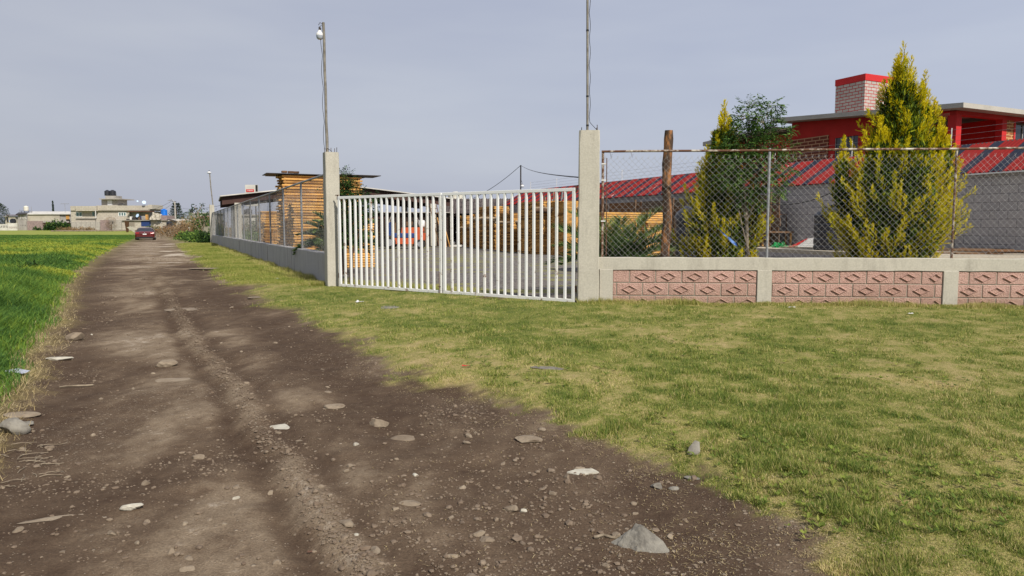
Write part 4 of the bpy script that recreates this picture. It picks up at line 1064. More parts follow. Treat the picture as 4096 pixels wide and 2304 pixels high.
# lower rear wing
wbox('rear_wall', 0.0, 6, sy + 0.01, sy + 4.2, 0, 4.98)
MB().hexa([(-0.5, sy + 0.52, 5.10), (6, sy + 0.52, 5.10), (6, sy + 4.7, 4.92), (-0.5, sy + 4.7, 4.92),
           (-0.5, sy + 0.52, 5.28), (6, sy + 0.52, 5.28), (6, sy + 4.7, 5.10), (-0.5, sy + 4.7, 5.10)]).build('rear_roof', M['roofslab'], house)
# water tower box on the roof
T0 = P(3462, 294, 27.0); tz = T0.z; kb = ray(3344, 911); kr = ray(3604, 911)
tw = 2.05; td = 1.30; z0 = 5.15
tl = Vector((T0.x, T0.y, 0)) - H0; lx, ly = tl.dot(N2), tl.dot(D2)
m = MB()
m.box(lx, lx + tw, ly, ly + td, z0, tz - 0.24)
o = m.build('tower', M['towerblock'], house)
MB().box(lx - 0.004, lx, ly + 0.001, ly + td - 0.001, z0, tz - 0.241).build('tower_side', M['towerblockD'], o)
MB().box(lx - 0.02, lx + tw + 0.02, ly - 0.02, ly + td + 0.02, tz - 0.238, tz).build('tower_cap', M['redtrim'], o)
MB().box(lx - 0.015, lx + tw + 0.015, ly - 0.015, ly + td + 0.015, tz - 1.50, tz - 1.36).build('tower_band', M['redtrim'], o)

# ------------------------------------------------------------------ platform on the right and what stands on it
SZ = 0.62
A = P(3007, 990, 18.0); 
def gp(px, py, z):
    r = ray(px, py); s = (z - CAMZ) / r[2]; return Vector((r[0] * s, r[1] * s, z))
E0 = gp(2960, 989, SZ); E1 = gp(3377, 1008, SZ); 
far0 = hp(2960, -0.02); 
t = thing('concrete_platform', 'raised pale concrete slab along the grey wall behind the yellow conifers', 'platform', (E0.x, E0.y, 0))
e1 = E1 - E0; E2 = E0 + e1 * 4.0
wp = lambda s: Vector((11.4, 17.0, 0)) + D2 * s - N2 * 0.03
k0 = (E0.x - 11.4) * D2.x + (E0.y - 17.0) * D2.y
top = [E0, Vector((3.6, 11.9, SZ)) if False else E1, gp(3480, 1030, SZ), gp(4300, 1030, SZ), wp(-3.5), wp(k0)]
top = [Vector((p.x - E0.x, p.y - E0.y, SZ)) for p in top]
m = MB().prism([(p.x, p.y, 0.0) for p in top], (0, 0, SZ - 0.10)); m.build('base', M['greyblock'], t)
MB().prism([(p.x, p.y, SZ - 0.098) for p in top], (0, 0, 0.098)).build('slab', M['concrete_slab'], t)
def gpw(px, py, z, gap=0.7):            # on the platform, never beyond the grey wall
    k = ray(px, py); k = k[0] / k[1]; Yw = (17.65 - gap) / (N2.x * k + N2.y); q = gp(px, py, z)
    return q if q.y < Yw else Vector((k * Yw, Yw, z))
def plank(label, a, b, w, h, mat='greywood', grp=None, cat='plank', lift=0.0):
    a, b = Vector(a), Vector(b); d = (b - a); L = d.length; m = MB(); m.av = random.random()
    m.bbox(0, L, -w / 2, w / 2, lift, lift + h, 0.004)
    o = m.build('plank', M[mat], None, False, tuple(a), math.atan2(d.y, d.x)); return tag(o, label, cat, grp)
r = random.Random(4)
for i in range(16):
    px0 = 3720 + r.uniform(0, 280); py0 = 1008 + r.uniform(-4, 13); L_ = r.uniform(0.7, 1.7)
    a = gp(px0, py0, SZ); ang = r.uniform(-0.18, 0.10)
    b = a + Vector((math.cos(ang) * L_, math.sin(ang) * L_, 0))
    plank('weathered plank in the loose pile on the concrete platform', a, b, 0.10, 0.03, 'greywood', 'loose weathered planks on the platform', lift=0.002 + (i % 3) * 0.032)
plank('long thin pole lying along the platform edge beside the broom', gpw(3090, 983, SZ, 1.6), gpw(3300, 984, SZ, 1.6), 0.04, 0.03, 'palebark', cat='pole')
# broken school desk
dp = gpw(3105, 972, SZ, 0.5)
t = thing('wooden_bench', 'broken wooden bench with a rusty pipe back against the grey wall', 'bench', tuple(dp), 0.1)
MB().box(-0.45, 0.45, -0.22, 0.2, 0.42, 0.47).build('seat', M['greywood'], t)
for x in (-0.38, 0.36):
    for y in (-0.18, 0.16): MB().box(x, x + 0.05, y, y + 0.04, 0, 0.419).build('leg', M['lumber'], t)
MB().tube([(-0.4, 0.2, 0.47), (-0.4, 0.2, 0.98), (0.4, 0.2, 1.0), (0.42, 0.2, 0.47)], 0.022, 6).build('back_frame', M['rust'], t)
# green broom
bp = gpw(3118, 977, SZ, 1.6); V_ = np.array([[0.0, 0, 0.05]] * 240, float) + RNG.normal(0, 0.03, (240, 3)) * np.array([3.0, 1, 0.7])
M['broomgreen'] = simple('green_bristles', (0.02, 0.42, 0.12, 1), (0.02, 0.3, 0.08, 1), 9, 0.6, 0)
t = thing('broom', 'broom with bright green bristles lying on the platform edge', 'broom', tuple(bp))
leafmesh('bristles', V_, RNG.normal(0, 1, (240, 3)) + np.array([-1.5, 0, 0.2]), RNG.uniform(0.08, 0.16, 240), 0.02, RNG.uniform(0, 1, 240), M['broomgreen'], t)
MB().tube([(0.05, 0, 0.05), (1.15, 0.1, 0.04)], 0.014, 6).build('handle', M['palebark'], t)
# white corrugated sheet with red ends leaning near the tank
a = gpw(3185, 982, SZ, 1.3); b = gpw(3375, 985, SZ, 1.3)
t = thing('leaning_sheet', 'white ribbed metal sheet with dark red ends lying tilted before the tank', 'metal sheet', (a.x, a.y + 0.3, SZ), math.atan2(b.y - a.y, b.x - a.x))
L_ = (b - a).length
m = MB(); nn = 24
for i in range(nn + 1):
    v = i / nn; z = 0.02 + v * 0.38 + 0.018 * math.cos(i * 2 * math.pi / 6); y = v * 0.5
    m.v += [(0.1 + 0.05 * (1 - v), y, z * 0.62), (L_, y, z * 1.15), (L_, y, z * 1.15 - 0.01), (0.1, y, z * 0.62 - 0.01)]; m.a += [0] * 4
for i in range(nn):
    b0 = i * 4; m.f += [(b0, b0 + 1, b0 + 5, b0 + 4), (b0 + 3, b0 + 2, b0 + 6, b0 + 7), (b0 + 1, b0 + 2, b0 + 6, b0 + 5)]; m.m += [0] * 3
m.build('sheet', M['farwhite'], t)
MB().prism([(L_ + 0.01, -0.02, 0), (L_ + 0.40, 0.05, 0.0), (L_ + 0.40, 0.6, 0.42), (L_ + 0.01, 0.52, 0.47)], (0, 0.02, 0.02)).build('end_panel', M['red'], t)
MB().prism([(-0.12, -0.02, 0), (0.09, -0.02, 0.0), (0.09, 0.5, 0.25), (-0.06, 0.5, 0.20)], (0, 0.02, 0.02)).build('end_panel', M['red'], t)

# water tanks (rotoplas-shaped)
def tank(label, c, r, h, mat, rz=0, grp='dark water tanks'):
    t = thing('water_tank', label, 'water tank', c, rz, grp); pr = [(r * 0.96, 0), (r, 0.02 * h)]
    for i in range(4):
        z = 0.08 + 0.16 * i; pr += [(r, z * h), (r * 0.975, (z + 0.02) * h), (r * 0.975, (z + 0.04) * h), (r, (z + 0.06) * h)]
    pr += [(r, 0.76 * h), (r * 0.9, 0.83 * h), (r * 0.55, 0.92 * h), (r * 0.42, 0.935 * h)]
    MB().lathe(pr, (0, 0, 0), 28).build('shell', M[mat], t, 30)
    MB().lathe([(r * 0.38, 0.93 * h), (r * 0.40, 0.935 * h), (r * 0.40, 0.985 * h), (r * 0.36, h), (0.01, h)], (0, 0, 0), 20).build('lid', M[mat], t, 30)
    return t
p = P(3350, 940, 18.6); zb_ = P(3350, 948, 18.6).z
tank('dark tank half hidden by the taller conifer, in front of the grey wall', (p.x, p.y, SZ), 0.58, P(3350, 818, 18.6).z - SZ, 'black_plastic')
p = P(2790, 940, 16.2); z2_ = P(2790, 804, 16.2).z
tank('large dark tank between the upright log and the smaller conifer', (p.x, p.y, 0.35), 0.52, z2_ - 0.35, 'black_plastic')
tag(MB().bbox(-0.6, 0.6, -0.6, 0.6, 0.0, 0.348, 0.01).build('tank_plinth', M['greyblock'], None, False, (p.x, p.y, 0.0)), 'dark block plinth under the tank beside the upright log', 'plinth')
# blue bag and tub at the foot of the smaller conifer
p = P(2815, 955, 13.2); z_ = P(2815, 955, 13.2).z
m = MB(); pts = []
for i in range(7):
    for j in range(5): pts.append(((i - 3) * 0.035 + j * 0.045 + r.uniform(-.01, .01), r.uniform(-0.03, 0.03), (2 - j) * 0.05 - i * 0.028 + r.uniform(-.01, .01) + 0.1))
fsx = [(i * 5 + j, i * 5 + j + 1, i * 5 + j + 6, i * 5 + j + 5) for i in range(6) for j in range(4)]
m.add(pts, fsx); M['bluecloth'] = simple('blue_cloth', (0.08, 0.24, 0.68, 1), (0.25, 0.42, 0.75, 1), 9, 0.7, 0.2)
tag(m.build('blue_cloth', M['bluecloth'], None, 60, (p.x, p.y - 1.25, z_)), 'crumpled light blue cloth caught in the smaller conifer', 'cloth')
p = P(2805, 1000, 14.0)
tag(MB().lathe([(0.16, 0), (0.2, 0.3), (0.215, 0.31), (0.2, 0.31), (0.15, 0.03)], (0, 0, 0)).build('blue_tub', M['blue_plastic'], None, 40, (p.x, p.y, 0.42)), 'blue plastic tub behind the coping at the smaller conifer', 'tub')
tag(MB().bbox(-0.35, 0.35, -0.25, 0.25, 0, 0.44, 0.02).build('block_step', M['greyblock'], None, False, (p.x, p.y, -0.022)), 'dark block step under the blue tub', 'step')
# cable drooping in front of the grey wall
a = P(3080, 818, 17.5); b = P(3350, 760, 17.0)
cab = [a.lerp(b, k / 14) + Vector((0, 0, -0.12 * math.sin(math.pi * k / 14))) for k in range(15)]
tag(MB().tube([p - a for p in cab], 0.012, 5).build('hose', M['cable'], None, True, tuple(a)), 'black hose drooping across the grey wall', 'hose')
p = hp(3816, -0.25); 
t = thing('pipe_frame', 'dark pipe frame standing against the grey wall right of the taller conifer', 'frame', (p.x, p.y, SZ), ROT_D)
MB().tube([(0, 0, 0), (0, 0, 1.45)], 0.03, 6).build('upright', M['darkmetal'], t); MB().tube([(0, 0, 0.32), (1.6, 0, 0.28)], 0.02, 6).build('crossbar', M['darkmetal'], t)

# ------------------------------------------------------------------ timber shed with corrugated fibre roof
t = thing('timber_shed', 'open timber shed with a dark grey corrugated roof at the back of the yard', 'shed', (P(1785, 911, 50).x, 50.0, rise(50)), 0.0)
SWd = P(2215, 911, 50).x - P(1785, 911, 50).x
M['fibre'] = simple('fibre_cement', lin(92, 84, 82), lin(58, 52, 52), 2.2, 0.9, 0.4, 14)
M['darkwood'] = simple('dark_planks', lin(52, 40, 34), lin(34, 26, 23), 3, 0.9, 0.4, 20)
V_, F_ = corr(SWd + 0.4, 2.8, 1.0, 0.17, 0.030, nseg=5); V_[:, 1] = -V_[:, 1] - 0.5; V_[:, 0] -= 0.3; V_[:, 2] += 2.20
V_[:, 2] += 0.04 * np.floor((V_[:, 1] + 0.5) / 0.93)
npmesh('roof', V_, F_, M['fibre'], t)
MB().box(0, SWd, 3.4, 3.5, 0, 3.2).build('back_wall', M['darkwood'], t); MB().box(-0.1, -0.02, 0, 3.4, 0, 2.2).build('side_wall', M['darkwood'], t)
MB().box(SWd + 0.02, SWd + 0.1, 0, 3.4, 0, 2.3).build('side_wall', M['greywood'], t)
for k in range(5): MB().box(k * SWd / 4 - 0.07 + 0.1, k * SWd / 4 + 0.17, -0.35, -0.2, 0, 2.15).build('post', M['darkwood' if k % 2 else 'greywood'], t)
MB().box(0, SWd, -0.36, -0.22, 2.02, 2.16).build('beam', M['darkwood'], t)
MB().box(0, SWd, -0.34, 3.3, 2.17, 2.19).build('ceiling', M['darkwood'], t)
m = MB()
for k in range(5): m.av = random.random(); m.box(SWd + 0.12 + k * 0.2, SWd + 0.31 + k * 0.2, -0.5 + 0.02 * (k % 2), -0.44, 1.7, 3.05 - 0.12 * k)
m.build('plank_panel', M['greywood'], t)
# ------------------------------------------------------------------ large open canopy on the left
CA = P(884, 782, 41.5); CD = P(1810, 792, 47.0)
base_c = Vector((CA.x, CA.y, 0)); cv = Vector((CD.x - CA.x, CD.y - CA.y, 0)); cl = cv.length
t = thing('canopy', 'open gable canopy with a white edge, dark beams and concrete pillars', 'canopy', tuple(base_c), math.atan2(cv.y, cv.x))
ze0 = CA.z; zr = P(1290, 733, 43.8).z; xr = cl * 0.47; ze1 = CD.z; dep = 8.0
for nm, x0, x1, za, zb2 in (('roof', -0.05, xr, ze0, zr), ('roof', xr, cl, zr, ze1)):
    th = 0.06
    o = MB().hexa([(x0, 0, za - th), (x1, 0, zb2 - th), (x1, dep, zb2 - th), (x0, dep, za - th), (x0, 0, za), (x1, 0, zb2), (x1, dep, zb2), (x0, dep, za)]).build(nm, M['farwhite'], t)
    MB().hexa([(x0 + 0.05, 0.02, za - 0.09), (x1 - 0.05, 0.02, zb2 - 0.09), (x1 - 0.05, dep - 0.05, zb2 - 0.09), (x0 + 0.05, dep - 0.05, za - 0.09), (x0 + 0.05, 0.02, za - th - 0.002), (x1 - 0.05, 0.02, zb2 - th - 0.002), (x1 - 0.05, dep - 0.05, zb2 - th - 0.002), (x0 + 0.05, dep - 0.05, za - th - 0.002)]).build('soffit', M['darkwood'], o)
for y in (0.25, 4.0, 7.6):
    for x0, x1, za, zb2 in ((0.05, xr, ze0, zr), (xr, cl - 0.1, zr, ze1)):
        d0 = 0.42
        za2 = za - 0.10; zb3 = zb2 - 0.10
        MB().hexa([(x0, y, za2 - d0), (x1, y, zb3 - d0), (x1, y + 0.15, zb3 - d0), (x0, y + 0.15, za2 - d0), (x0, y, za2), (x1, y, zb3), (x1, y + 0.15, zb3), (x0, y + 0.15, za2)]).build('beam', M['brownmetal'], t)
for x in (0.9, cl * 0.5, cl - 1.3):
    for y in (0.2, 7.4):
        zz = (ze0 + (zr - ze0) * x / xr if x < xr else zr + (ze1 - zr) * (x - xr) / (cl - xr)) - 0.52
        MB().bbox(x - 0.19, x + 0.19, y - 0.16, y + 0.24, 0, zz - 0.002, 0.02).build('pillar', M['concrete'], t)
bx_ = P(1728, 911, 49).x
# wooden cabin wall under the right side of the canopy
t = thing('plank_cabin', 'dark plank cabin behind the forklift under the canopy', 'cabin', (P(1448, 911, 46).x, 46.5, 0), 0.06)
cw = P(1790, 911, 46).x - P(1448, 911, 46).x
m = MB()
for k in range(12): m.av = random.random(); m.box(-0.1, cw, 0 + 0.01 * (k % 2), 0.06, k * 0.18, k * 0.18 + 0.172)
m.build('plank_wall', M['darkwood'], t); MB().box(-0.2, cw + 0.1, -0.3, 2.2, 2.17, 2.22).build('roof', M['farrender'], t)
MB().box(0, cw * 0.25, -0.04, -0.002, 1.75, 1.95).build('sign_board', M['brownmetal'], t)
for k in range(3): MB().box(cw * (0.3 + 0.2 * k), cw * (0.38 + 0.2 * k), -0.05, -0.002, 0.0, 1.6).build('panel', M['greywood'], t)

# ------------------------------------------------------------------ forklift
fx = P(1618, 911, 41.5)
M['orange'] = simple('orange_paint', (0.5, 0.10, 0.03, 1), (0.38, 0.07, 0.03, 1), 3, 0.5, 0.1, 30)
M['bluepaint'] = simple('blue_paint', (0.025, 0.05, 0.17, 1), (0.02, 0.04, 0.12, 1), 3, 0.5, 0.1, 30)
M['tyre'] = simple('tyre_rubber', (0.02, 0.02, 0.02, 1), (0.035, 0.033, 0.03, 1), 6, 0.85, 0.3, 60)
t = thing('forklift', 'orange and blue forklift parked facing left behind the left gate leaf', 'forklift', (fx.x, 41.5, -0.01), 0.05)
MB().prism([(-0.55, -0.5, 0.28), (0.55, -0.5, 0.28), (0.60, -0.5, 0.62), (-0.65, -0.5, 0.62)], (0, 1.0, 0)).build('chassis', M['orange'], t)
MB().bbox(-0.7, 0.62, -0.51, 0.51, 0.622, 0.9, 0.03).build('side_band', M['bluepaint'], t)
MB().prism([(-0.15, -0.48, 0.902), (1.05, -0.48, 0.902), (1.12, -0.48, 1.02), (1.08, -0.48, 1.24), (-0.1, -0.48, 1.22)], (0, 0.96, 0)).build('counterweight', M['orange'], t)
MB().prism([(0.64, -0.5, 0.45), (1.2, -0.5, 0.5), (1.25, -0.5, 0.9), (0.64, -0.5, 0.9)], (0, 1.0, 0)).build('rear_body', M['orange'], t)
MB().prism([(-0.98, -0.45, 0.75), (-0.72, -0.45, 0.75), (-0.72, -0.45, 1.1), (-0.80, -0.45, 1.55), (-0.88, -0.45, 1.55)], (0, 0.9, 0)).build('front_cowl', M['bluepaint'], t)
for y in (-0.36, 0.26):
    MB().bbox(-1.32, -1.22, y, y + 0.06, 0.15, 2.1, 0.01).build('mast_rail', M['darkmetal'], t)
for z in (0.3, 1.1, 1.95): MB().box(-1.3, -1.18, -0.26, 0.26, z, z + 0.09).build('mast_crossbar', M['darkmetal'], t)
MB().box(-1.40, -1.33, -0.5, 0.5, 0.2, 0.6).build('fork_carriage', M['darkmetal'], t)
for y in (-0.35, 0.25): MB().box(-2.4, -1.41, y, y + 0.12, 0.12, 0.16).build('fork', M['darkmetal'], t)
g = MB()
for y in (-0.45, 0.42): g.tube([(-0.85, y, 1.5), (-0.62, y, 2.08), (0.55, y, 2.10), (0.95, y, 1.22)], 0.03, 6)
for x in (-0.6, -0.3, 0.0, 0.3, 0.53): g.tube([(x, -0.45, 2.09), (x, 0.42, 2.09)], 0.022, 6)
g.build('overhead_guard', M['farrender'], t)
s_ = MB().bbox(0.05, 0.5, -0.22, 0.22, 1.245, 1.33, 0.02).build('seat', M['tyre'], t)
MB().prism([(0.46, -0.22, 1.33), (0.56, -0.22, 1.33), (0.66, -0.22, 1.72), (0.58, -0.22, 1.74)], (0, 0.44, 0)).build('backrest', M['tyre'], t)
MB().tube([(-0.7, 0, 1.35), (-0.45, 0, 1.62)], 0.02, 6).build('steering_column', M['darkmetal'], t)
rg = [(-0.45 + 0.0 + 0.13 * math.cos(a) * 0.6, 0.17 * math.sin(a), 1.62 + 0.13 * math.cos(a) * 0.8) for a in [i * math.pi / 8 for i in range(17)]]
MB().tube(rg, 0.014, 6).build('steering_wheel', M['darkmetal'], t)
def wheel(parent, c, r, w, rim='galv', ax=(0, 1, 0)):
    a = Vector(ax); o = MB().tube([Vector(c) - a * w / 2, Vector(c) - a * w * 0.42, Vector(c) + a * w * 0.42, Vector(c) + a * w / 2], [r * 0.93, r, r, r * 0.93], 24).build('wheel', M['tyre'], parent, True)
    MB().tube([Vector(c) - a * (w / 2 + 0.012), Vector(c) + a * (w / 2 + 0.012)], r * 0.55, 18).build('rim', M[rim], o, True)
for y in (-0.43, 0.43): wheel(t, (-0.82, y, 0.36), 0.36, 0.2); wheel(t, (0.92, y, 0.27), 0.27, 0.18)
MB().lathe([(0.02, 0), (0.16, 0.02), (0.19, 0.1), (0.19, 0.3), (0.16, 0.38), (0.02, 0.4)], (1.0, 0, 1.26)).build('gas_cylinder', M['white_plastic'], t, True)
# bicycle wheel like barrow, ladder, wheelbarrow, clutter
lx0 = P(1758, 985, 44); 
t = thing('ladder', 'wooden ladder leaning against the canopy pillar', 'ladder', (lx0.x, 44.0, 0)); 
for s in (0, 0.42): MB().tube([(s, 0, 0), (s - 0.65, 0.6, 2.6)], 0.03, 6).build('rail', M['greywood'], t)
for k in range(8): u = 0.08 + k * 0.12; MB().tube([(-0.65 * u, 0.6 * u, 2.6 * u), (0.42 - 0.65 * u, 0.6 * u, 2.6 * u)], 0.018, 5).build('rung', M['greywood'], t)
r = random.Random(8)
for i in range(6):
    a = Vector((lx0.x + 0.35 + r.uniform(0, 0.5), 43.6 + i * 0.06, 0)); m = MB().tube([(0, 0, 0.02), (r.uniform(-0.6, -0.2), r.uniform(0, 0.5), r.uniform(1.2, 1.9))], 0.035, 6)
    tag(m.build('pole', M[('lumber', 'greywood')[i % 2]], None, True, tuple(a)), 'loose timber pole propped beside the ladder', 'pole', 'timber poles propped by the ladder')
wx = P(1845, 975, 46.5)
t = thing('wheelbarrow', 'upturned wheelbarrow with thin handles before the timber shed', 'wheelbarrow', (wx.x, 46.0, 0))
MB().prism([(-0.25, 0, 0.12), (0.3, 0, 0.12), (0.4, 0, 0.45), (-0.3, 0, 0.4)], (0, 0.5, 0)).build('tray', M['rust'], t)
for y in (0, 0.5): MB().tube([(-0.5, y, 0.1), (0.1, y, 0.55), (0.3, y, 1.0), (0.6, y, 0.4)], 0.02, 6).build('handle', M['palebark'], t)
MB().tube([(-0.3, 0.1, 0.9), (0.3, 0.1, 0.92)], 0.02, 6).build('crossbar', M['white_plastic'], t)
wheel(t, (-0.45, 0.25, 0.2), 0.2, 0.07)
p = P(1862, 972, 46.0)
tag(MB().lathe([(0.12, 0), (0.17, 0.3), (0.18, 0.31), (0.16, 0.31), (0.1, 0.02)]).build('bucket', M['orange'], None, True, (p.x, 45.4, 0)), 'small orange bucket beside the wheelbarrow', 'bucket')
p = P(1800, 984, 45.0); plank('white plank lying on blocks left of the wheelbarrow', (p.x, 45.2, 0), (p.x + 1.6, 45.2, 0), 0.2, 0.12, 'farwhite')
p = P(1655, 895, 45.6)
# pole with wires in the yard
PB = P(2083, 661, 47.0)
t = thing('utility_pole', 'thin dark pole with a white bulb and wires behind the right gate leaf', 'pole', (PB.x, 47.0, 0))
MB().tube([(-0.03, 0, 0), (0.0, 0, PB.z * 0.5), (0.0, 0, PB.z)], 0.05, 6).build('pole', M['darkmetal'], t)
bb = P(2089, 745, 47); bulb(t, (bb.x - PB.x, 0, bb.z), 0.12); MB().tube([(0, 0, bb.z + 0.45), (bb.x - PB.x, 0, bb.z + 0.24)], 0.012, 4).build('cable', M['cable'], t)
def wire(label, a, b, sag, r=0.012, n=14, grp='overhead wires'):
    a, b = Vector(a), Vector(b); pts = [a.lerp(b, k / n) + Vector((0, 0, -4 * sag * (k / n) * (1 - k / n))) - a for k in range(n + 1)]
    return tag(MB().tube(pts, r, 4, False).build('overhead_wire', M['cable'], None, False, tuple(a)), label, 'wire', grp)
wire('wire running down left from the thin dark pole to the shed', PB, P(1862, 806, 50.5), 0.25, 0.018)
wire('wire running right from the thin dark pole to the tallest pillar', PB, P(2312, 709, 11.4), 0.12, 0.010)
# white tank behind the timber shed roof
p = P(1822, 800, 60.0); tank('cream water tank just above the left end of the shed roof', (p.x, 60.0, P(1822, 815, 60).z - 0.2), 0.62, 1.2, 'cream_plastic', grp='pale water tanks')
tag(MB().box(-1.2, 1.2, -1, 1, 0, P(1822, 815, 60).z - 0.21).build('block_shed', M['farblock'], None, False, (p.x, 60.0, 0)), 'block shed carrying the cream water tank', 'shed')
# sign board above the canopy
p = P(1010, 770, 70.0)
t = thing('sign_board', 'white sign board with a red lettered panel above the canopy roof', 'sign', (p.x, 70.0, 0))
a, b = P(980, 739, 70), P(1031, 775, 70)
MB().box(a.x - p.x, b.x - p.x, 0, 0.15, b.z - 1.2, a.z).build('board', M['farwhite'], t)
q0, q1 = P(985, 757, 70), P(1016, 768, 70)
MB().box(q0.x - p.x, q1.x - p.x, -0.03, -0.002, q1.z, q0.z).build('red_panel', M['redtrim'], t)
q2, q3 = P(1022, 740, 70), P(1031, 766, 70)
MB().box(q2.x - p.x, q3.x - p.x, -0.03, -0.002, q3.z, q2.z).build('dark_panel', M['cable'], t)
for s in (a.x - p.x + 0.3, b.x - p.x - 0.3): MB().tube([(s, 0.2, 0), (s, 0.2, a.z - 0.2)], 0.06, 6).build('post', M['darkmetal'], t)
def text(body, size, loc, rot, mat, parent, ext=0.004, name='lettering', sx=1.0):
    c = bpy.data.curves.new(name, 'FONT'); c.body = body; c.size = size; c.extrude = ext; c.align_x = 'CENTER'; c.align_y = 'CENTER'
    ob = bpy.data.objects.new(name, c); COL.objects.link(ob); dg = bpy.context.evaluated_depsgraph_get()
    me = bpy.data.meshes.new_from_object(ob.evaluated_get(dg)); bpy.data.objects.remove(ob)
    me.materials.clear(); me.materials.append(mat); o = bpy.data.objects.new(name, me); COL.objects.link(o)
    o.parent = parent; o.location = loc; o.rotation_euler = rot; o.scale = (sx, 1, 1); return o
text('55 8508 3455', 0.20, ((q0.x + q1.x) / 2 - p.x, -0.035, (q0.z + q1.z) / 2), (math.pi / 2, 0, 0), M['white_plastic'], t, sx=0.5)

# ------------------------------------------------------------------ plants
def rot_about(v, ax, a): return Matrix.Rotation(a, 3, ax) @ v
def conifer(label, base, leaders, seed, wmul=1.0):
    """golden cypress: limbs that sweep out and turn up into feathered spires; leaders: (dx, dy, h, r, limbs)"""
    rg = np.random.default_rng(seed)
    t = thing('golden_cypress', label, 'conifer', tuple(base), 0, 'golden cypresses behind the fence')
    m = MB(); B, D, L, Wd, V = [], [], [], [], []
    def spire(path, nsub, s0, wide, tone, dull):
        path = np.array(path); n = len(path) - 1; seg = np.diff(path, axis=0); ln = np.linalg.norm(seg, axis=1).sum()
        for i in range(nsub):
            s = s0 + (1 - s0) * (i + rg.random()) / nsub; q = s * n; j = min(n - 1, int(q)); p0 = path[j] + seg[j] * (q - j); ax = seg[j] / np.linalg.norm(seg[j])
            sd_ = rg.normal(0, 1, 3); sd_ -= ax * (sd_ @ ax); sd_ /= np.linalg.norm(sd_)
            env = wide * (1 - s) ** 0.75 * min(1.0, 0.45 + 1.6 * (s - s0)) + 0.025
            sub = ax * 0.82 + sd_ * rg.uniform(0.35, 0.62) + np.array([0, 0, 0.12]); sub /= np.linalg.norm(sub); sl = env * rg.uniform(0.8, 1.25)
            k = max(5, int(5 + sl * 75)); f = rg.uniform(0, 1, k)
            s2 = rg.normal(0, 1, (k, 3)); s2 -= sub * (s2 @ sub)[:, None]; s2 /= np.linalg.norm(s2, axis=1)[:, None]
            B.append(p0 + sub * (sl * f)[:, None]); D.append(sub + s2 * rg.uniform(0.1, 0.55, k)[:, None]); L.append(rg.uniform(0.035, 0.075, k) * (1.1 - 0.45 * f)); Wd.append(rg.uniform(0.006, 0.011, k))
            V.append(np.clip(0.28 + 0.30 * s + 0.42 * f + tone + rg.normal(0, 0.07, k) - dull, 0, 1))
        k = 10; B.append(path[-1] - np.array([0, 0, 0.12]) * rg.uniform(0, 1, (k, 1))); D.append(np.array([0, 0, 1.0]) + rg.normal(0, 0.22, (k, 3))); L.append(np.full(k, 0.07)); Wd.append(np.full(k, 0.006)); V.append(np.full(k, 0.75))
    for dx, dy, h, r, nl in leaders:
        m.tube([(dx * 0.15, dy * 0.15, -0.05), (dx * 0.6, dy * 0.6, h * 0.3), (dx, dy, h * 0.65), (dx + 0.02, dy, h * 0.97)], [0.055, 0.04, 0.022, 0.004], 7)
        cen = lambda z: np.array([dx * min(1, max(0.15, z / h / 0.6)), dy * min(1, max(0.15, z / h / 0.6)), z])
        spire([cen(h * f) for f in (0.62, 0.72, 0.82, 0.9, 0.96, 1.0)], 46, 0.02, 0.22 * min(1, r / 0.6) + 0.06, 0.0, 0.0)
        for i in range(nl):
            u = (i + rg.random()) / nl; zt = h * (0.10 + 0.86 * u ** 0.95)
            prof = (0.66 + 0.34 * sst(0.0, 0.34, u)) * (1 - max(0, u - 0.34) / 0.66) ** 0.9 + 0.06
            R = r * prof * (rg.uniform(0.78, 1.18) if rg.random() < 0.68 else rg.uniform(0.35, 0.7))
            a = rg.uniform(0, 2 * math.pi); o = np.array([math.cos(a), math.sin(a), 0.0]); ll = rg.uniform(0.42, 0.85) * (1 - 0.25 * u)
            zs = max(0.03, zt - ll * 1.15); p0 = cen(zs); p2 = cen(min(h, zt)) * np.array([1, 1, 0]) + o * R * 1.05 + np.array([0, 0, zt]); p1 = cen(zs) * np.array([1, 1, 0]) + o * R * 0.98 + np.array([0, 0, max(0.05, zt - ll * 0.66)])
            path = [(1 - v) ** 2 * p0 + 2 * v * (1 - v) * p1 + v * v * p2 for v in np.linspace(0, 1, 9)]
            m.tube([tuple(q) for q in path[:8]], list(np.linspace(0.012, 0.003, 8)), 4, False)
            spire(path, int(36 * ll / 0.6), 0.16, rg.uniform(0.14, 0.25), rg.normal(0.02, 0.08), 0.0)
        k = int(3600 * h * r); u = rg.uniform(0, 0.82, k); a = rg.uniform(0, 6.28, k)
        prof = (0.62 + 0.38 * sst(0, 0.34, u)) * (1 - np.clip(u - 0.34, 0, 1) / 0.66) ** 1.0; R = r * prof * np.sqrt(rg.uniform(0, 0.5, k))
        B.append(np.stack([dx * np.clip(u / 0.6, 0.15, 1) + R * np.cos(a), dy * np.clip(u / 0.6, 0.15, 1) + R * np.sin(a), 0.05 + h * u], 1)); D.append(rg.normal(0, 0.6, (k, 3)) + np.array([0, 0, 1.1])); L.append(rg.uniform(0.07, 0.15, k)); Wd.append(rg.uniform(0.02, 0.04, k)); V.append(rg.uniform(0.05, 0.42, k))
    m.build('trunk', M['bark'], t, True)
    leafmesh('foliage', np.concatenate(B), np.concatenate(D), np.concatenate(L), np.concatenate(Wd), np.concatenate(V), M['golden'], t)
    return t
pA = P(2895, 1020, 12.6); pB = P(3545, 1020, 12.75)
conifer('smaller golden conifer left of the grey fence post', (pA.x, 12.6, 0), [(-0.06, 0, 3.38, 0.72, 100), (-0.36, -0.1, 2.6, 0.40, 36), (0.46, 0.0, 2.0, 0.44, 44), (0.0, -0.25, 1.8, 0.6, 50), (-0.46, -0.1, 1.8, 0.34, 30)], 3)
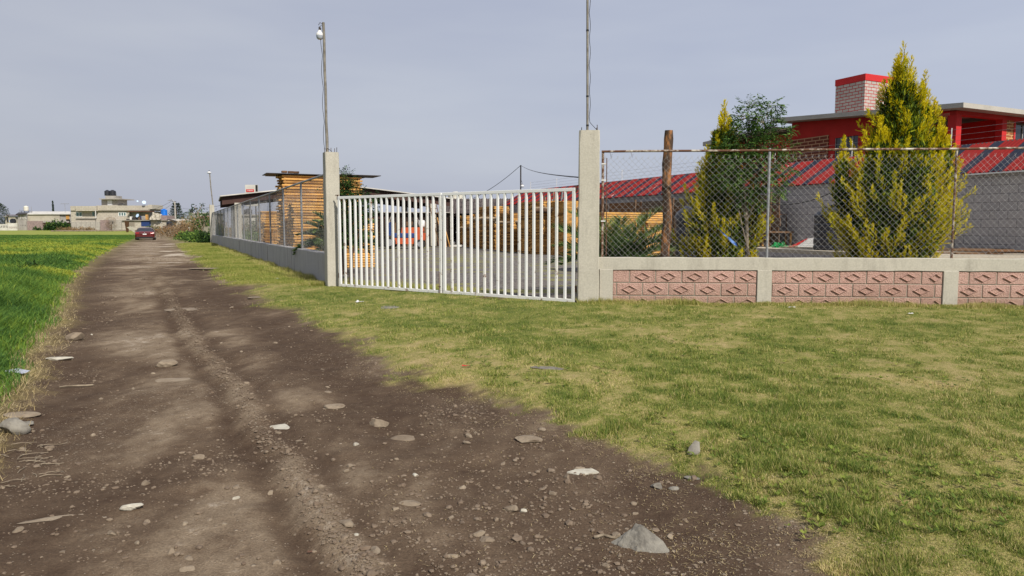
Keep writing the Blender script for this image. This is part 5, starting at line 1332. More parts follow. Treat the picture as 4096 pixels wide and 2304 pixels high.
conifer('taller golden conifer in front of the red house', (pB.x, 12.75, 0), [(0.14, 0.0, 4.42, 1.0, 180), (-0.82, 0.05, 2.80, 0.32, 46), (0.60, 0.1, 3.95, 0.62, 90), (-0.32, -0.25, 3.1, 0.78, 96), (0.86, -0.05, 3.1, 0.60, 84), (0.25, -0.35, 2.6, 0.85, 90), (-0.55, 0.0, 2.2, 0.50, 48)], 5)

def broadleaf(label, base, name, clumps, stems, nleaf, leaf=(0.055, 0.02), mat='leafgreen', pinn=7, seed=1, bark='palebark', droop=0.25, grp=None, kind='tree'):
    rg = np.random.default_rng(seed); t = thing(name, label, kind, tuple(base), 0, grp)
    m = MB()
    for st in stems: m.tube(st[0], st[1], 7)
    B, D, L, Wd, V = [], [], [], [], []
    tot = sum(c[3] ** 2 for c in clumps)
    for cx_, cy_, cz_, R, fl in clumps:
        n = int(nleaf * R * R / tot)
        for i in range(n):
            d = rg.normal(0, 1, 3); d /= np.linalg.norm(d); p = np.array([cx_, cy_, cz_]) + d * R * np.array([1, 1, fl]) * rg.uniform(0.35, 1.08) ** 0.6
            ax = d * 0.8 + rg.normal(0, 0.5, 3) + np.array([0, 0, -droop]); ax /= np.linalg.norm(ax)
            ln = rg.uniform(0.10, 0.20); sd_ = np.cross(ax, [0, 0, 1.0]); sd_ /= np.linalg.norm(sd_) + 1e-6
            if i % 3 == 0: m.tube([np.array([cx_, cy_, cz_]) + (p - np.array([cx_, cy_, cz_])) * 0.25, p], [0.004, 0.002], 3, False)
            tone = rg.uniform(0, 1)
            for k in range(pinn):
                f = (k // 2 + 1) / (pinn / 2 + 1); s = 1 if k % 2 else -1
                if k == pinn - 1: s = 0
                q = p + ax * ln * f + np.array([0, 0, -0.10 * ln * f * f * 3 * droop])
                B.append(q); D.append(ax * 0.6 + sd_ * s * 0.9 + np.array([0, 0, -0.25]) + rg.normal(0, 0.12, 3)); L.append(leaf[0] * rg.uniform(0.75, 1.2)); Wd.append(leaf[1] * rg.uniform(0.8, 1.2)); V.append(np.clip(0.25 + 0.4 * tone + rg.normal(0, 0.12), 0, 1))
    m.build('trunk', M[bark], t, True)
    leafmesh('crown', np.array(B), np.array(D), np.array(L), np.array(Wd), np.array(V), M[mat], t, up=nrm(rg.normal(0, 0.5, (len(B), 3)) + np.array([0, 0, 1.0])))
    return t
pg = P(2990, 1020, 12.1); bx0 = (pg.x, 12.1, 0)
def rel(px, py, Y, b=bx0): p = P(px, py, Y); return (p.x - b[0], p.y - b[1], p.z)
st = [([(0, 0, -0.05), rel(2988, 930, 12.1), rel(2985, 850, 12.1), rel(2975, 740, 12.05), rel(3000, 600, 12.1), rel(3010, 480, 12.1)], [0.036, 0.03, 0.026, 0.018, 0.012, 0.005]),
      ([rel(2987, 900, 12.1), rel(2965, 800, 12.1), rel(2930, 700, 12.2), rel(2905, 600, 12.2)], [0.018, 0.013, 0.009, 0.004]),
      ([rel(2987, 880, 12.1), rel(3030, 790, 12.0), rel(3065, 700, 12.0), rel(3080, 560, 12.0), rel(3088, 430, 12.0)], [0.018, 0.014, 0.010, 0.007, 0.003]),
      ([rel(2987, 900, 12.1), rel(3000, 760, 12.2), rel(3060, 640, 12.2), rel(3120, 560, 12.1)], [0.016, 0.012, 0.009, 0.004]),
      ([rel(2998, 1020, 12.05), rel(2972, 920, 12.0), rel(2955, 840, 12.0), rel(2900, 760, 12.0)], [0.014, 0.011, 0.008, 0.003])]
cl = []
for px, py, R, Y in [(3000, 425, 0.16, 12.1), (3085, 420, 0.15, 12.0), (2985, 470, 0.2, 12.1), (3060, 480, 0.24, 12.0), (3020, 530, 0.26, 12.15), (2960, 530, 0.16, 12.1), (3115, 520, 0.17, 12.0),
                     (2930, 575, 0.22, 12.2), (3000, 590, 0.26, 12.1), (3075, 590, 0.26, 12.0), (3140, 590, 0.16, 12.0), (2890, 620, 0.2, 12.2), (2950, 650, 0.30, 12.1), (3040, 660, 0.30, 12.0),
                     (3120, 680, 0.22, 12.0), (2920, 710, 0.26, 12.1), (3000, 730, 0.30, 12.05), (3085, 740, 0.24, 12.0), (2960, 790, 0.18, 12.1), (3040, 800, 0.16, 12.0)]:
    p = rel(px, py, Y); cl.append((p[0], p[1], p[2], R, 0.75))
broadleaf('slender green leafy tree growing between the two golden conifers', bx0, 'leafy_tree', cl, st, 1500, (0.062, 0.021), 'leafgreen', 9, 4)
# dense dark shrub tree just inside the left gate pillar
bs = (P(1400, 911, 15.9).x, 15.9, 0); cl = []
for px, py, R in [(1375, 715, .22), (1352, 740, .25), (1400, 760, .24), (1365, 790, .3), (1420, 790, .22), (1470, 795, .14), (1500, 790, .1), (1390, 830, .3), (1440, 840, .22), (1480, 830, .14), (1360, 870, .3), (1410, 880, .26), (1375, 930, .26), (1350, 960, .22), (1440, 880, .14)]:
    p = rel(px, py, 15.9, bs); cl.append((p[0], p[1] + random.uniform(-0.1, 0.15), p[2], R, 0.8))
st = [([(0, 0, -0.05), (0.02, 0, 0.6), (-0.05, 0, 1.2), (-0.15, 0, 2.1)], [0.05, 0.04, 0.03, 0.01]), ([(0, 0, 0.5), (0.2, 0, 1.1), (0.35, 0, 1.7)], [0.03, 0.02, 0.008])]
broadleaf('dense dark green shrub tree beside the pillar, above the left gate leaf', bs, 'shrub_tree', cl, st, 1900, (0.05, 0.024), 'leafdark', 7, 6, bark='bark')

def palm(label, base, nf, L0_, seed, spread=1.0, lz=0.2, lw=0.013, tilt0=0.25, tilt1=1.25):
    rg = np.random.default_rng(seed); t = thing('palm', label, 'palm', tuple(base), 0, 'young palms')
    m = MB(); m.lathe([(0.16, -0.1), (0.19, 0.05), (0.15, lz), (0.05, lz + 0.12)], (0, 0, 0), 12); m.build('trunk', M['bark'], t)
    for i in range(nf):
        az = i * 2.399 + rg.uniform(-0.2, 0.2); tl = tilt0 + (tilt1 - tilt0) * (i + 0.5) / nf + rg.uniform(-0.08, 0.08); ln = L0_ * rg.uniform(0.85, 1.1)
        o = np.array([math.cos(az), math.sin(az), 0.0]); p = np.array([0, 0, lz]) + o * 0.05; el = math.pi / 2 - tl; pts = [p]; n = 16; dirs = []
        for k in range(n):
            d = o * math.cos(el) + np.array([0, 0, math.sin(el)]); p = p + d * ln / n; pts.append(p); dirs.append(d); el -= (0.035 + 0.05 * k / n) * spread
        fr = MB().tube(pts, list(np.linspace(0.012, 0.003, n + 1)), 4).build('frond', M['palm'], t)
        fr.data.attributes['v'].data.foreach_set('value', [0.7] * len(fr.data.vertices))
        B, D, L, V = [], [], [], []
        for k in range(6, 64):
            f = k / 64; q = f * n; j = min(n - 1, int(q)); p = pts[j] + (pts[j + 1] - pts[j]) * (q - j); d = dirs[j]
            sd_ = np.cross(d, [0, 0, 1.0]); sd_ /= np.linalg.norm(sd_) + 1e-6; up_ = np.cross(sd_, d)
            for s in (-1, 1):
                B.append(p); D.append(d * 0.75 + sd_ * s * 0.8 + up_ * 0.45 + rg.normal(0, 0.07, 3)); L.append(ln * 0.30 * math.sin(math.pi * (0.12 + 0.80 * f)) * rg.uniform(0.85, 1.1)); V.append(np.clip(0.25 + 0.35 * f + rg.normal(0, 0.12) + 0.2 * (tl < 0.5), 0, 1))
        leafmesh('leaflets', np.array(B), np.array(D), np.array(L), lw, np.array(V), M['palm'], fr, mid=0.3)
    return t
pp = P(2475, 1010, 12.6); palm('young palm behind the fence beside the tallest pillar', (pp.x, 12.7, 0.0), 32, 1.30, 2, lz=0.45, lw=0.019)
pp = P(1360, 1010, 18.8); palm('large spreading palm behind the left gate pillar', (pp.x, 18.8, 0.0), 40, 1.12, 4, lz=0.7, tilt0=0.15, tilt1=1.45, lw=0.03)

# ------------------------------------------------------------------ distant houses
def fb(mb, px0, py0, px1, py1, Y, dep, org):
    a, b = P(px0, py0, Y), P(px1, py1, Y); return mb.box(a.x - org[0], b.x - org[0], Y - org[1], Y + dep - org[1], b.z - org[2], a.z - org[2])
def far_thing(name, label, cat, px, py, Y, grp=None):
    p = P(px, py, Y); o = (p.x, Y, p.z if py < 900 else rise(Y)); return thing(name, label, cat, o, 0, grp), o
def win(parent, org, px0, py0, px1, py1, Y, glass='glass', panes=2, frame='white_frame'):
    f = fb(MB(), px0, py0, px1, py1, Y - 0.06, 0.2, org).build('window', M[frame], parent); w = (px1 - px0); g = w * 0.09
    for k in range(panes):
        a = px0 + g + (w - g) * k / panes; fb(MB(), a, py0 + g, a + (w - g) / panes - g, py1 - g, Y - 0.10, 0.035, org).build('pane', M[glass], f)
YH = 160.0
t, o = far_thing('block_house', 'two-storey bare block house with two black tanks on its roof room', 'house', 400, 921, YH)
B0 = lambda nm, a, b, c, d, Y=YH, dep=8.0, mat='farblock': fb(MB(), a, b, c, d, Y, dep, o).build(nm, M[mat], t)
B0('wall', 283, 842, 522, 925); B0('upper_parapet', 302, 824, 385, 843.5, YH - 1.2, 6); B0('upper_parapet', 385.2, 822, 600, 841.8, YH - 0.5, 6); B0('upper_parapet', 281, 824, 301.8, 842, YH - 0.3, 6)
B0('soffit', 300, 838.2, 382, 840.2, YH - 1.1, 1.0, 'darkwood')
B0('base_wall', 283, 887, 400, 925, YH - 1.6, 1.3, 'farblock2')
for k in range(6): B0('pilaster', 284 + k * 19.5, 888, 285.3 + k * 19.5, 925, YH - 1.75, 0.14, 'farrender')
B0('stone_wall', 400.3, 880, 438, 925, YH - 1.5, 1.2, 'farmauve'); B0('grey_wall', 438.3, 880, 486, 925, YH - 1.3, 1.2, 'farblock2')
B0('ledge', 302, 872, 384, 874.2, YH - 0.35, 0.34, 'farrender')
win(t, o, 303, 848, 329, 866.5, YH); win(t, o, 368, 846, 379, 864.5, YH, panes=1); win(t, o, 473, 848, 505, 865, YH, panes=3)
fb(MB(), 380.5, 843, 383.5, 873, YH - 1.3, 0.15, o).build('white_column', M['white_frame'], t)
fb(MB(), 449, 885, 453, 896, YH - 1.36, 0.05, o).build('vent', M['darkglass'], t)
B0('terrace_wall', 522.2, 845, 598, 880, YH + 0.5, 6, 'farrender'); B0('parapet_end', 592, 819, 609, 836, YH - 0.6, 5)
fb(MB(), 510, 843.5, 600, 848, YH - 1.2, 2.0, o).build('torn_awning', M['rust'], t)
# roof room
rr_ = fb(MB(), 405, 797, 471, 823, YH + 1, 4, o).build('roof_room', M['farblock2'], t)
fb(MB(), 396, 794, 481, 797.3, YH - 0.2, 6, o).build('slab', M['farblock2'], rr_); fb(MB(), 421, 783, 464, 794, YH + 1.2, 2.5, o).build('tank_base', M['farrender'], rr_)
fb(MB(), 429, 801, 449, 821, YH + 0.9, 0.09, o).build('door', M['white_frame'], rr_)
for px, lb in ((428, 'left one of the two black tanks on top of the block house'), (449, 'right one of the two black tanks on top of the block house')):
    p = P(px, 782.5, YH + 2); tank(lb, (p.x, YH + 2.2, p.z), 0.60 if px < 440 else 0.68, 1.28, 'black_plastic', grp='black tanks on the block house')
# single-storey part in front on the right
t, o = far_thing('block_annex', 'low block annex with a dark gate behind the red car', 'house', 580, 925, 150.0)
YA = 150.0
fb(MB(), 488, 882, 668, 926, YA, 6, o).build('wall', M['farblock'], t); fb(MB(), 484, 880, 669, 882, YA - 0.4, 7, o).build('roof_slab', M['farrender'], t)
g_ = fb(MB(), 509, 884.5, 538, 904, YA - 0.03, 0.025, o).build('lattice_window', M['rust'], t); m = MB()
for k in range(7): fb(m, 509 + k * 4.6, 884.5, 511 + k * 4.6, 904, YA - 0.08, 0.045, o)
for k in range(5): fb(m, 509.1, 884.6 + k * 4.4, 538.5, 886.2 + k * 4.4, YA - 0.1, 0.018, o)
m.build('lattice', M['farcream'], g_)
d_ = fb(MB(), 564, 884, 603, 905.5, YA - 0.06, 0.05, o).build('dark_gate', M['bluepaint'], t)
win(t, o, 627, 884, 646, 891.5, YA, 'darkglass', 2)
fb(MB(), 627.5, 892, 645, 922, YA - 0.03, 0.02, o).build('door', M['farcream'], t)
fb(MB(), 640, 862, 668, 880, YA + 2, 4, o).build('tank_base', M['farmauve'], t)
p = P(652, 861.5, 153.5); tank('bright blue water tank on the low annex', (p.x, 154.0, p.z), 0.66, 1.42, 'blue_plastic', grp='coloured tank')
# tarp on the annex roof
a, b = P(598, 848, 149), P(640, 879, 149); m = MB(); nx = 16
vs = []
for i in range(nx + 1):
    for j in range(7):
        u, v = i / nx, j / 6; vs.append((a.x + (b.x - a.x) * u + 0.15 * math.sin(j + i), 149 + 0.18 * math.sin(i * 1.9) + 1.2 * (1 - v), a.z + (b.z - a.z) * v - (0.5 * u * (1 - v)) + 0.05 * math.sin(i * 2.7)))
m.add([(q[0] - a.x, q[1] - 149, q[2] - a.z) for q in vs], [(i * 7 + j, i * 7 + j + 1, i * 7 + j + 8, i * 7 + j + 7) for i in range(nx) for j in range(6)])
tag(m.build('tarpaulin', M['farcream'], None, 60, (a.x, 149, a.z)), 'cream tarpaulin hanging off the roof edge beside the blue tank', 'tarpaulin')
# dishes and roof clutter
M['dish'] = simple('dish_paint', (0.45, 0.6, 0.78, 1), (0.4, 0.52, 0.7, 1), 4, 0.5, 0)
def dish(label, px, py, Y, r, tilt=0.5):
    p = P(px, py, Y); t = thing('satellite_dish', label, 'dish', (p.x, Y, p.z - r * 1.4), 0, 'satellite dishes')
    pr = [(r * math.sin(a), r * 0.35 * (1 - math.cos(a * 0.9))) for a in (0.01, 0.4, 0.8, 1.2, 1.5)]
    d = MB().lathe(pr, (0, 0, 0), 20); rm = Matrix.Rotation(math.radians(65), 3, 'X') @ Matrix.Rotation(tilt, 3, 'Y')
    d.v = [tuple(rm @ Vector(q) + Vector((0, 0, r * 1.4))) for q in d.v]; d.build('reflector', M['dish'], t, True)
    MB().tube([(0, 0.05, 0), (0, 0.05, r * 1.3)], r * 0.08, 6).build('mast', M['galv'], t)
dish('larger satellite dish on the parapet of the block house', 576, 810, 159, 0.40); dish('small white dish in the middle of the block house parapet', 550, 805, 159, 0.18); dish('satellite dish standing on the annex roof', 551, 863, 151, 0.40, -0.3)
dish('blue dish on the whitewashed wall at the far left', 45, 884.5, 167, 0.40, 0)
r = random.Random(12)
p = P(566, 867, 152); tag(MB().lathe([(0.22, 0), (0.27, 0.1), (0.27, 0.75), (0.2, 0.8)]).build('barrel', M['bluepaint'], None, True, (p.x, 152, P(566, 879.5, 152).z)), 'dark blue barrel on the annex roof', 'barrel')
for k, (px, w, h, mt) in enumerate([(512, .5, .25, 'darkmetal'), (541, 1.1, .55, 'darkmetal'), (525, .4, .7, 'farwhite'), (577, .9, .8, 'farrender'), (634, .7, .5, 'darkmetal'), (558, .3, .5, 'greywood'), (588, .4, 1.1, 'lumber')]):
    p = P(px, 879.5, 151.5); tag(MB().bbox(-w / 2, w / 2, -0.3, 0.3, 0, h, 0.05).build('stored_box', M[mt], None, False, (p.x, 151.5, p.z)),
        ['flat dark box', 'long dark chest', 'pale crate', 'grey heap of rubble sacks', 'dark crate beside the tarpaulin', 'narrow wooden box', 'upright orange board'][k] + ' stored on the annex roof', 'box')
# left block: grey rendered house with white roof
t, o = far_thing('rendered_house', 'long patched grey house with a whitish roof at the field edge', 'house', 180, 921, 168.0); YL = 168.0
fb(MB(), 71, 857, 106, 922, YL - 0.8, 8, o).build('grey_wall', M['farrender'], t); fb(MB(), 106.2, 856, 240, 884, YL, 8, o).build('upper_wall', M['farcream'], t)
fb(MB(), 106.2, 884.2, 171, 922, YL - 0.4, 2, o).build('lower_wall', M['farmauve'], t); fb(MB(), 171.2, 884.2, 283, 891, YL - 0.2, 2, o).build('band', M['farrender'], t)
fb(MB(), 171.2, 893.5, 283, 922, YL + 0.3, 4, o).build('lower_wall', M['farcream'], t); fb(MB(), 240.2, 857, 283, 884, YL + 0.2, 6, o).build('wing_wall', M['farrender'], t)
a, b, c, d = P(108, 855.5, YL - 0.3), P(282, 855, YL - 0.3), P(282, 845.5, YL + 9), P(125, 845.5, YL + 9)
MB().hexa([(q.x - o[0], q.y - o[1], q.z - o[2] - 0.15) for q in (a, b, c, d)] + [(q.x - o[0], q.y - o[1], q.z - o[2]) for q in (a, b, c, d)]).build('roof', M['farwhite'], t)
a, b, c, d = P(62, 857.5, YL - 1.4), P(106, 855.5, YL - 1.4), P(112, 849.5, YL + 4), P(74, 849.5, YL + 4)
MB().hexa([(q.x - o[0], q.y - o[1], q.z - o[2] - 0.12) for q in (a, b, c, d)] + [(q.x - o[0], q.y - o[1], q.z - o[2]) for q in (a, b, c, d)]).build('roof', M['darkmetal'], t)
win(t, o, 81, 861, 91, 876, YL - 0.8, 'farrender', 1); win(t, o, 94.5, 861, 104, 876, YL - 0.8, 'farrender', 1)
fb(MB(), 171, 890.5, 283, 893.3, YL - 0.8, 2, o).build('awning', M['brownmetal'], t)
fb(MB(), 263, 858.5, 277, 877, YL + 0.1, 0.09, o).build('shutter', M['lumber'], t); fb(MB(), 264.5, 878, 280, 890, YL - 0.1, 0.09, o).build('grille', M['darkwood'], t)
for k in range(4): fb(MB(), 83 + k * 6, 899, 84.2 + k * 6, 903.5, YL - 0.85, 0.045, o).build('vent', M['darkwood'], t)
p = P(105, 843.5, 172); tank('white water tank on a stand over the patched grey house', (p.x, 172, p.z), 0.53, 1.22, 'cream_plastic', grp='pale water tanks')
m = MB()
for dx in (-0.8, 0.9):
    for dy in (-0.6, 0.6): m.tube([(dx, dy, 0), (dx, dy, 1.1)], 0.05, 5)
m.box(-1.0, 1.1, -0.7, 0.7, 1.1, 1.18); tag(m.build('tank_stand', M['darkmetal'], None, False, (p.x, 172, p.z - 1.19)), 'dark metal stand under the white water tank', 'stand')
# whitewashed wall with painted words
t, o = far_thing('painted_wall', 'whitewashed boundary wall with painted words at the far left', 'wall', 30, 922, 165.0)
fb(MB(), -140, 896, 31, 924, 165, 0.3, o).build('wall_panel', M['farwhite'], t); fb(MB(), 31.2, 892.5, 69, 924, 165, 0.32, o).build('wall_panel', M['farwhite'], t)
a = P(15, 907, 165); text('LA ES EL', 0.62, (a.x - o[0], -0.02, a.z - o[2]), (math.pi / 2, 0, 0), M['darkmetal'], t, sx=0.9)
a = P(52, 909, 165); text('morena', 0.85, (a.x - o[0], -0.02, a.z - o[2]), (math.pi / 2, 0, 0), M['farmauve'], t, sx=0.75)
t, o = far_thing('small_house', 'small pale house behind the whitewashed wall', 'house', 45, 921, 176.0)
fb(MB(), 20, 864.5, 64, 922, 176, 6, o).build('wall', M['farcream'], t); fb(MB(), 12, 864, 22, 866, 175, 6, o).build('ledge', M['farrender'], t)
fb(MB(), 27, 870, 33, 889, 175.9, 0.08, o).build('window', M['darkglass'], t); fb(MB(), 24, 859, 64, 861.5, 175.5, 6, o).build('roof', M['rust'], t)
p = P(52, 885, 166.8); tag(MB().disc((0, 0, 0), (0.1, 1, 0), 0.62, 0.5).build('black_drum', M['black_plastic'], None, True, (p.x, 166.8, p.z)), 'black drum lying on top of the whitewashed wall', 'drum')
# aerials
for px, py, w, lb, Y in ((259, 815, 1.1, 'tall roof aerial between the patched house and the block house', 172), (78, 838, 0.12, 'short dark chimney pipe on the patched grey house', 170), (125, 826, 0.1, 'thin white mast beside the white tank', 171), (490, 814, 0.55, 'low aerial on the block house roof', 162), (466, 770, 0.1, 'thin pole beside the two black tanks', 162)):
    p = P(px, py, Y); q = P(px, 850 if px < 300 else (822 if px > 480 else 795), Y); m = MB().tube([(0, 0, 0), (0, 0, p.z - q.z)], 0.05, 5)
    if w > 0.3: m.tube([(-w, 0.1, p.z - q.z), (w, -0.1, p.z - q.z)], 0.05, 4)
    tag(m.build('aerial', M['galv'], None, False, (p.x, Y, q.z)), lb, 'aerial')
# houses to the right behind the brush
t, o = far_thing('low_wall_house', 'low block building behind the roadside brush with a tan wall', 'house', 720, 921, 140.0)
fb(MB(), 672, 883, 842, 925, 140, 4, o).build('wall', M['farblock'], t); fb(MB(), 672, 876, 745, 883, 140.5, 5, o).build('upper_band', M['farwhite'], t)
a, b = P(667, 876, 139), P(700, 884.5, 139)
MB().hexa([(a.x - o[0], -1, a.z - o[2] - .12), (b.x - o[0], -1, b.z - o[2] - .12), (b.x - o[0], 2, b.z - o[2] - .12), (a.x - o[0], 2, a.z - o[2] - .12), (a.x - o[0], -1, a.z - o[2]), (b.x - o[0], -1, b.z - o[2]), (b.x - o[0], 2, b.z - o[2]), (a.x - o[0], 2, a.z - o[2])]).build('lean_to_roof', M['darkmetal'], t)
t, o = far_thing('grey_house', 'flat grey house far behind with a faded red roof before it', 'house', 800, 921, 190.0)
fb(MB(), 768, 852, 845, 922, 190, 8, o).build('wall', M['farrender'], t); fb(MB(), 768, 851, 845, 853.5, 189.6, 9, o).build('roof_edge', M['farwhite'], t)
a, b, c, d = P(778, 876, 172), P(846, 880, 172), P(846, 864, 178), P(795, 866, 178)
MB().hexa([(q.x - o[0], q.y - o[1], q.z - o[2] - 0.15) for q in (a, b, c, d)] + [(q.x - o[0], q.y - o[1], q.z - o[2]) for q in (a, b, c, d)]).build('red_roof', simple('faded_red_roof', lin(176, 120, 112), lin(150, 104, 98), 1, 0.9, 0.1, 10), t)
p = P(766, 852, 176); tank('dark tank on a stand beyond the roadside brush', (p.x, 176, P(766, 851, 176).z), 0.46, 0.86, 'black_plastic', grp='black tanks beyond the brush')
tag(MB().box(-0.5, 0.5, -0.5, 0.5, 0, P(766, 851, 176).z - 0.01 - 0.5).build('tank_block', M['farrender'], None, False, (p.x, 176, 0.5)), 'block stand under the dark tank beyond the brush', 'stand')
p = P(687, 903, 138); tank('black tank with a white patch beside the annex', (p.x, 137.0, P(687, 905, 137).z), 0.50, 0.95, 'black_plastic', grp='black tanks beyond the brush')
tag(MB().box(-0.9, 0.6, -0.5, 0.5, 0, P(687, 905, 137).z - 0.01 - 0.4).build('tank_block', M['farmauve'], None, False, (p.x, 137, 0.4)), 'stone plinth under the black tank beside the annex', 'plinth')
# street pole with arm lamp
p = P(697, 905, 145); tp = P(699, 806, 145)
t = thing('street_lamp_pole', 'pale concrete street pole with a lamp arm rising before the dark pines', 'street lamp', (P(703, 905, 145).x, 145, rise(145)))
x0 = P(703, 905, 145).x
MB().tube([(0, 0, 0), (tp.x - x0, 0, tp.z - rise(145))], [0.22, 0.13], 8).build('pole', M['farrender'], t, True)
e1_ = P(678, 800, 145); MB().tube([(tp.x - x0, 0, tp.z - rise(145) - 0.6), (P(690, 801, 145).x - x0, 0, e1_.z - rise(145) + 0.05), (e1_.x - x0, 0, e1_.z - rise(145))], 0.07, 6).build('arm', M['galv'], t)
MB().bbox(e1_.x - x0 - 0.3, e1_.x - x0 + 0.35, -0.12, 0.12, e1_.z - rise(145) - 0.16, e1_.z - rise(145) - 0.01, 0.03).build('lamp_head', M['galv'], t)
MB().tube([(tp.x - x0 - 0.5, 0, tp.z - rise(145)), (tp.x - x0 + 0.3, 0, tp.z - rise(145))], 0.06, 6).build('crossarm', M['darkmetal'], t)
wire('wire slanting down left from the street lamp pole', (tp.x, 145, tp.z), P(600, 862, 150), 0.4, 0.025); wire('upper wire slanting down left from the lamp arm', P(690, 803, 145), P(560, 848, 158), 0.4, 0.025)
wire('long wire sagging from the pines to the canopy', P(730, 833, 150), P(1000, 790, 60), 0.5, 0.02)

# far trees
def fartree(name, label, px, py0, py1, Y, wpx, n, mat, seed, shape='round', cat='tree', grp=None):
    rg = np.random.default_rng(seed); b = P(px, py0, Y); tz_ = P(px, py1, Y).z; z0 = rise(Y); H = tz_ - z0; Wm = wpx / F * Y / 2
    t = thing(name, label, cat, (b.x, Y, z0), 0, grp)
    MB().tube([(0, 0, 0), (0.05, 0, H * 0.5), (0, 0, H * 0.85)], [0.14 * H / 6 + 0.05, 0.1 * H / 6 + 0.03, 0.02], 6).build('trunk', M['bark'], t)
    u = rg.uniform(0, 1, n); a = rg.uniform(0, 6.28, n); q = rg.uniform(0, 1, n) ** 0.5
    if shape == 'spire': R = Wm * (1 - u) ** 0.8 * 1.0; D = np.stack([0.3 * np.cos(a), 0.3 * np.sin(a), 1 + 0 * a], 1); z = H * (0.05 + 0.95 * u)
    elif shape == 'pine':
        lay = np.floor(u * 9) / 9; R = Wm * (1 - lay * 0.82) * (0.7 + 0.6 * vn(a * 1.3, lay * 9, seed)); z = H * (0.12 + 0.86 * (lay + rg.uniform(0, 0.09, n))) + 0.12 * R * q; D = np.stack([np.cos(a), np.sin(a), 0.5 + 0 * a], 1)
    else: R = Wm * np.sqrt(np.clip(1 - (2 * u - 1) ** 2, 0, 1)) * (0.6 + 0.8 * vn(a * 1.2 + 3, u * 4, seed)); z = H * (0.15 + 0.85 * u); D = np.stack([np.cos(a), np.sin(a), 0.3 + 0 * a], 1)
    B = np.stack([R * q * np.cos(a), R * q * np.sin(a), z], 1); s = H / 6 * (0.55 if shape != 'spire' else 0.5)
    leafmesh('crown', B, D + rg.normal(0, 0.4, (n, 3)), rg.uniform(0.25, 0.7, n) * s, rg.uniform(0.08, 0.2, n) * s, np.clip(rg.normal(0.4, 0.25, n), 0, 1), M[mat], t)
    return t
fartree('cypress_tree', 'dark pencil-shaped cypress behind the patched grey house', 217, 921, 806, 195, 11, 2500, 'darkpine', 1, 'spire')
fartree('pine_tree', 'dark ragged pine behind the pale street pole', 708, 921, 810, 165, 76, 4200, 'darkpine', 2, 'pine')
fartree('broad_tree', 'dark rounded tree cut by the left edge of the photo', -4, 921, 812, 185, 74, 5000, 'darkpine', 3)
fartree('leafy_tree', 'low dark tree mass under the ragged pine', 700, 921, 861, 160, 90, 3000, 'leafdark', 4)
fartree('leafy_tree', 'dark tree between the pine and the far pillar', 752, 921, 848, 158, 46, 2400, 'leafdark', 5)
fartree('leafy_tree', 'small grey-green tree top right beside the far pillar', 838, 921, 846, 130, 36, 1400, 'leafdark', 6)
fartree('leafy_tree', 'small dark tree top behind the tarpaulin', 632, 921, 842, 175, 22, 900, 'leafdark', 8)
fartree('garden_shrub', 'yellowish shrub growing on the courtyard wall of the block house', 445, 921, 868, 157.5, 50, 1400, 'drybrush', 9, cat='shrub')
# cactus hedge and weeds in front of the far houses
def clump(name, label, px, py, Y, wpx, h, n, mat, seed, cat='shrub', grp=None, lf=(0.25, 0.06), deep=1.2, up=0.7):
    rg = np.random.default_rng(seed); b = P(px, py, Y); Wm = wpx / F * Y / 2; zb_ = hz(b.x, Y)
    x = rg.uniform(-1, 1, n); y = rg.uniform(-1, 1, n) * deep; e = np.sqrt(np.clip(1 - x * x, 0, 1)) * (0.45 + 0.9 * vn(x * 3 + seed, y * 2, seed)); z = h * e * rg.uniform(0, 1, n) ** 0.8
    B = np.stack([x * Wm, y, z - 0.05], 1); D = rg.normal(0, 1, (n, 3)) + np.array([0, 0, up])
    o = leafmesh(name, B, D, rg.uniform(0.5, 1.2, n) * lf[0], rg.uniform(0.6, 1.3, n) * lf[1], np.clip(rg.normal(0.45, 0.25, n), 0, 1), M[mat], None, loc=None)
    o.location = (b.x, Y, zb_); return tag(o, label, cat, grp)
for i, (px, w, h) in enumerate([(193, 18, 1.2), (205, 16, 1.5), (222, 20, 2.0), (240, 22, 1.6), (256, 20, 1.8), (273, 14, 1.5)]):
    clump('cactus_clump', 'dark cactus clump in the hedge before the patched house', px, 921, 164, w, h * 1.2, 320, 'leafdark', 40 + i, grp='cactus hedge before the patched house', lf=(0.45, 0.3))
clump('round_bush', 'small dark bush at the foot of the patched grey wall', 151, 921, 164, 12, 0.9, 260, 'leafdark', 50, lf=(0.3, 0.2))
for i, px in enumerate([250, 275, 298, 322, 346, 362]):
    clump('dry_weed_clump', 'brown dry weeds along the foot of the block house', px, 924, 155, 30, 0.75, 260, 'drybrush', 60 + i, grp='dry weeds along the block house', lf=(0.4, 0.08))
# rubble strip before the houses
X = RNG.uniform(P(262, 928, 145).x, P(500, 928, 145).x, 500); Y = RNG.uniform(140, 150, 500)
tag(pebbles('rubble', X, Y, RNG.uniform(0.08, 0.30, 500), M['stone']), kind='stuff')
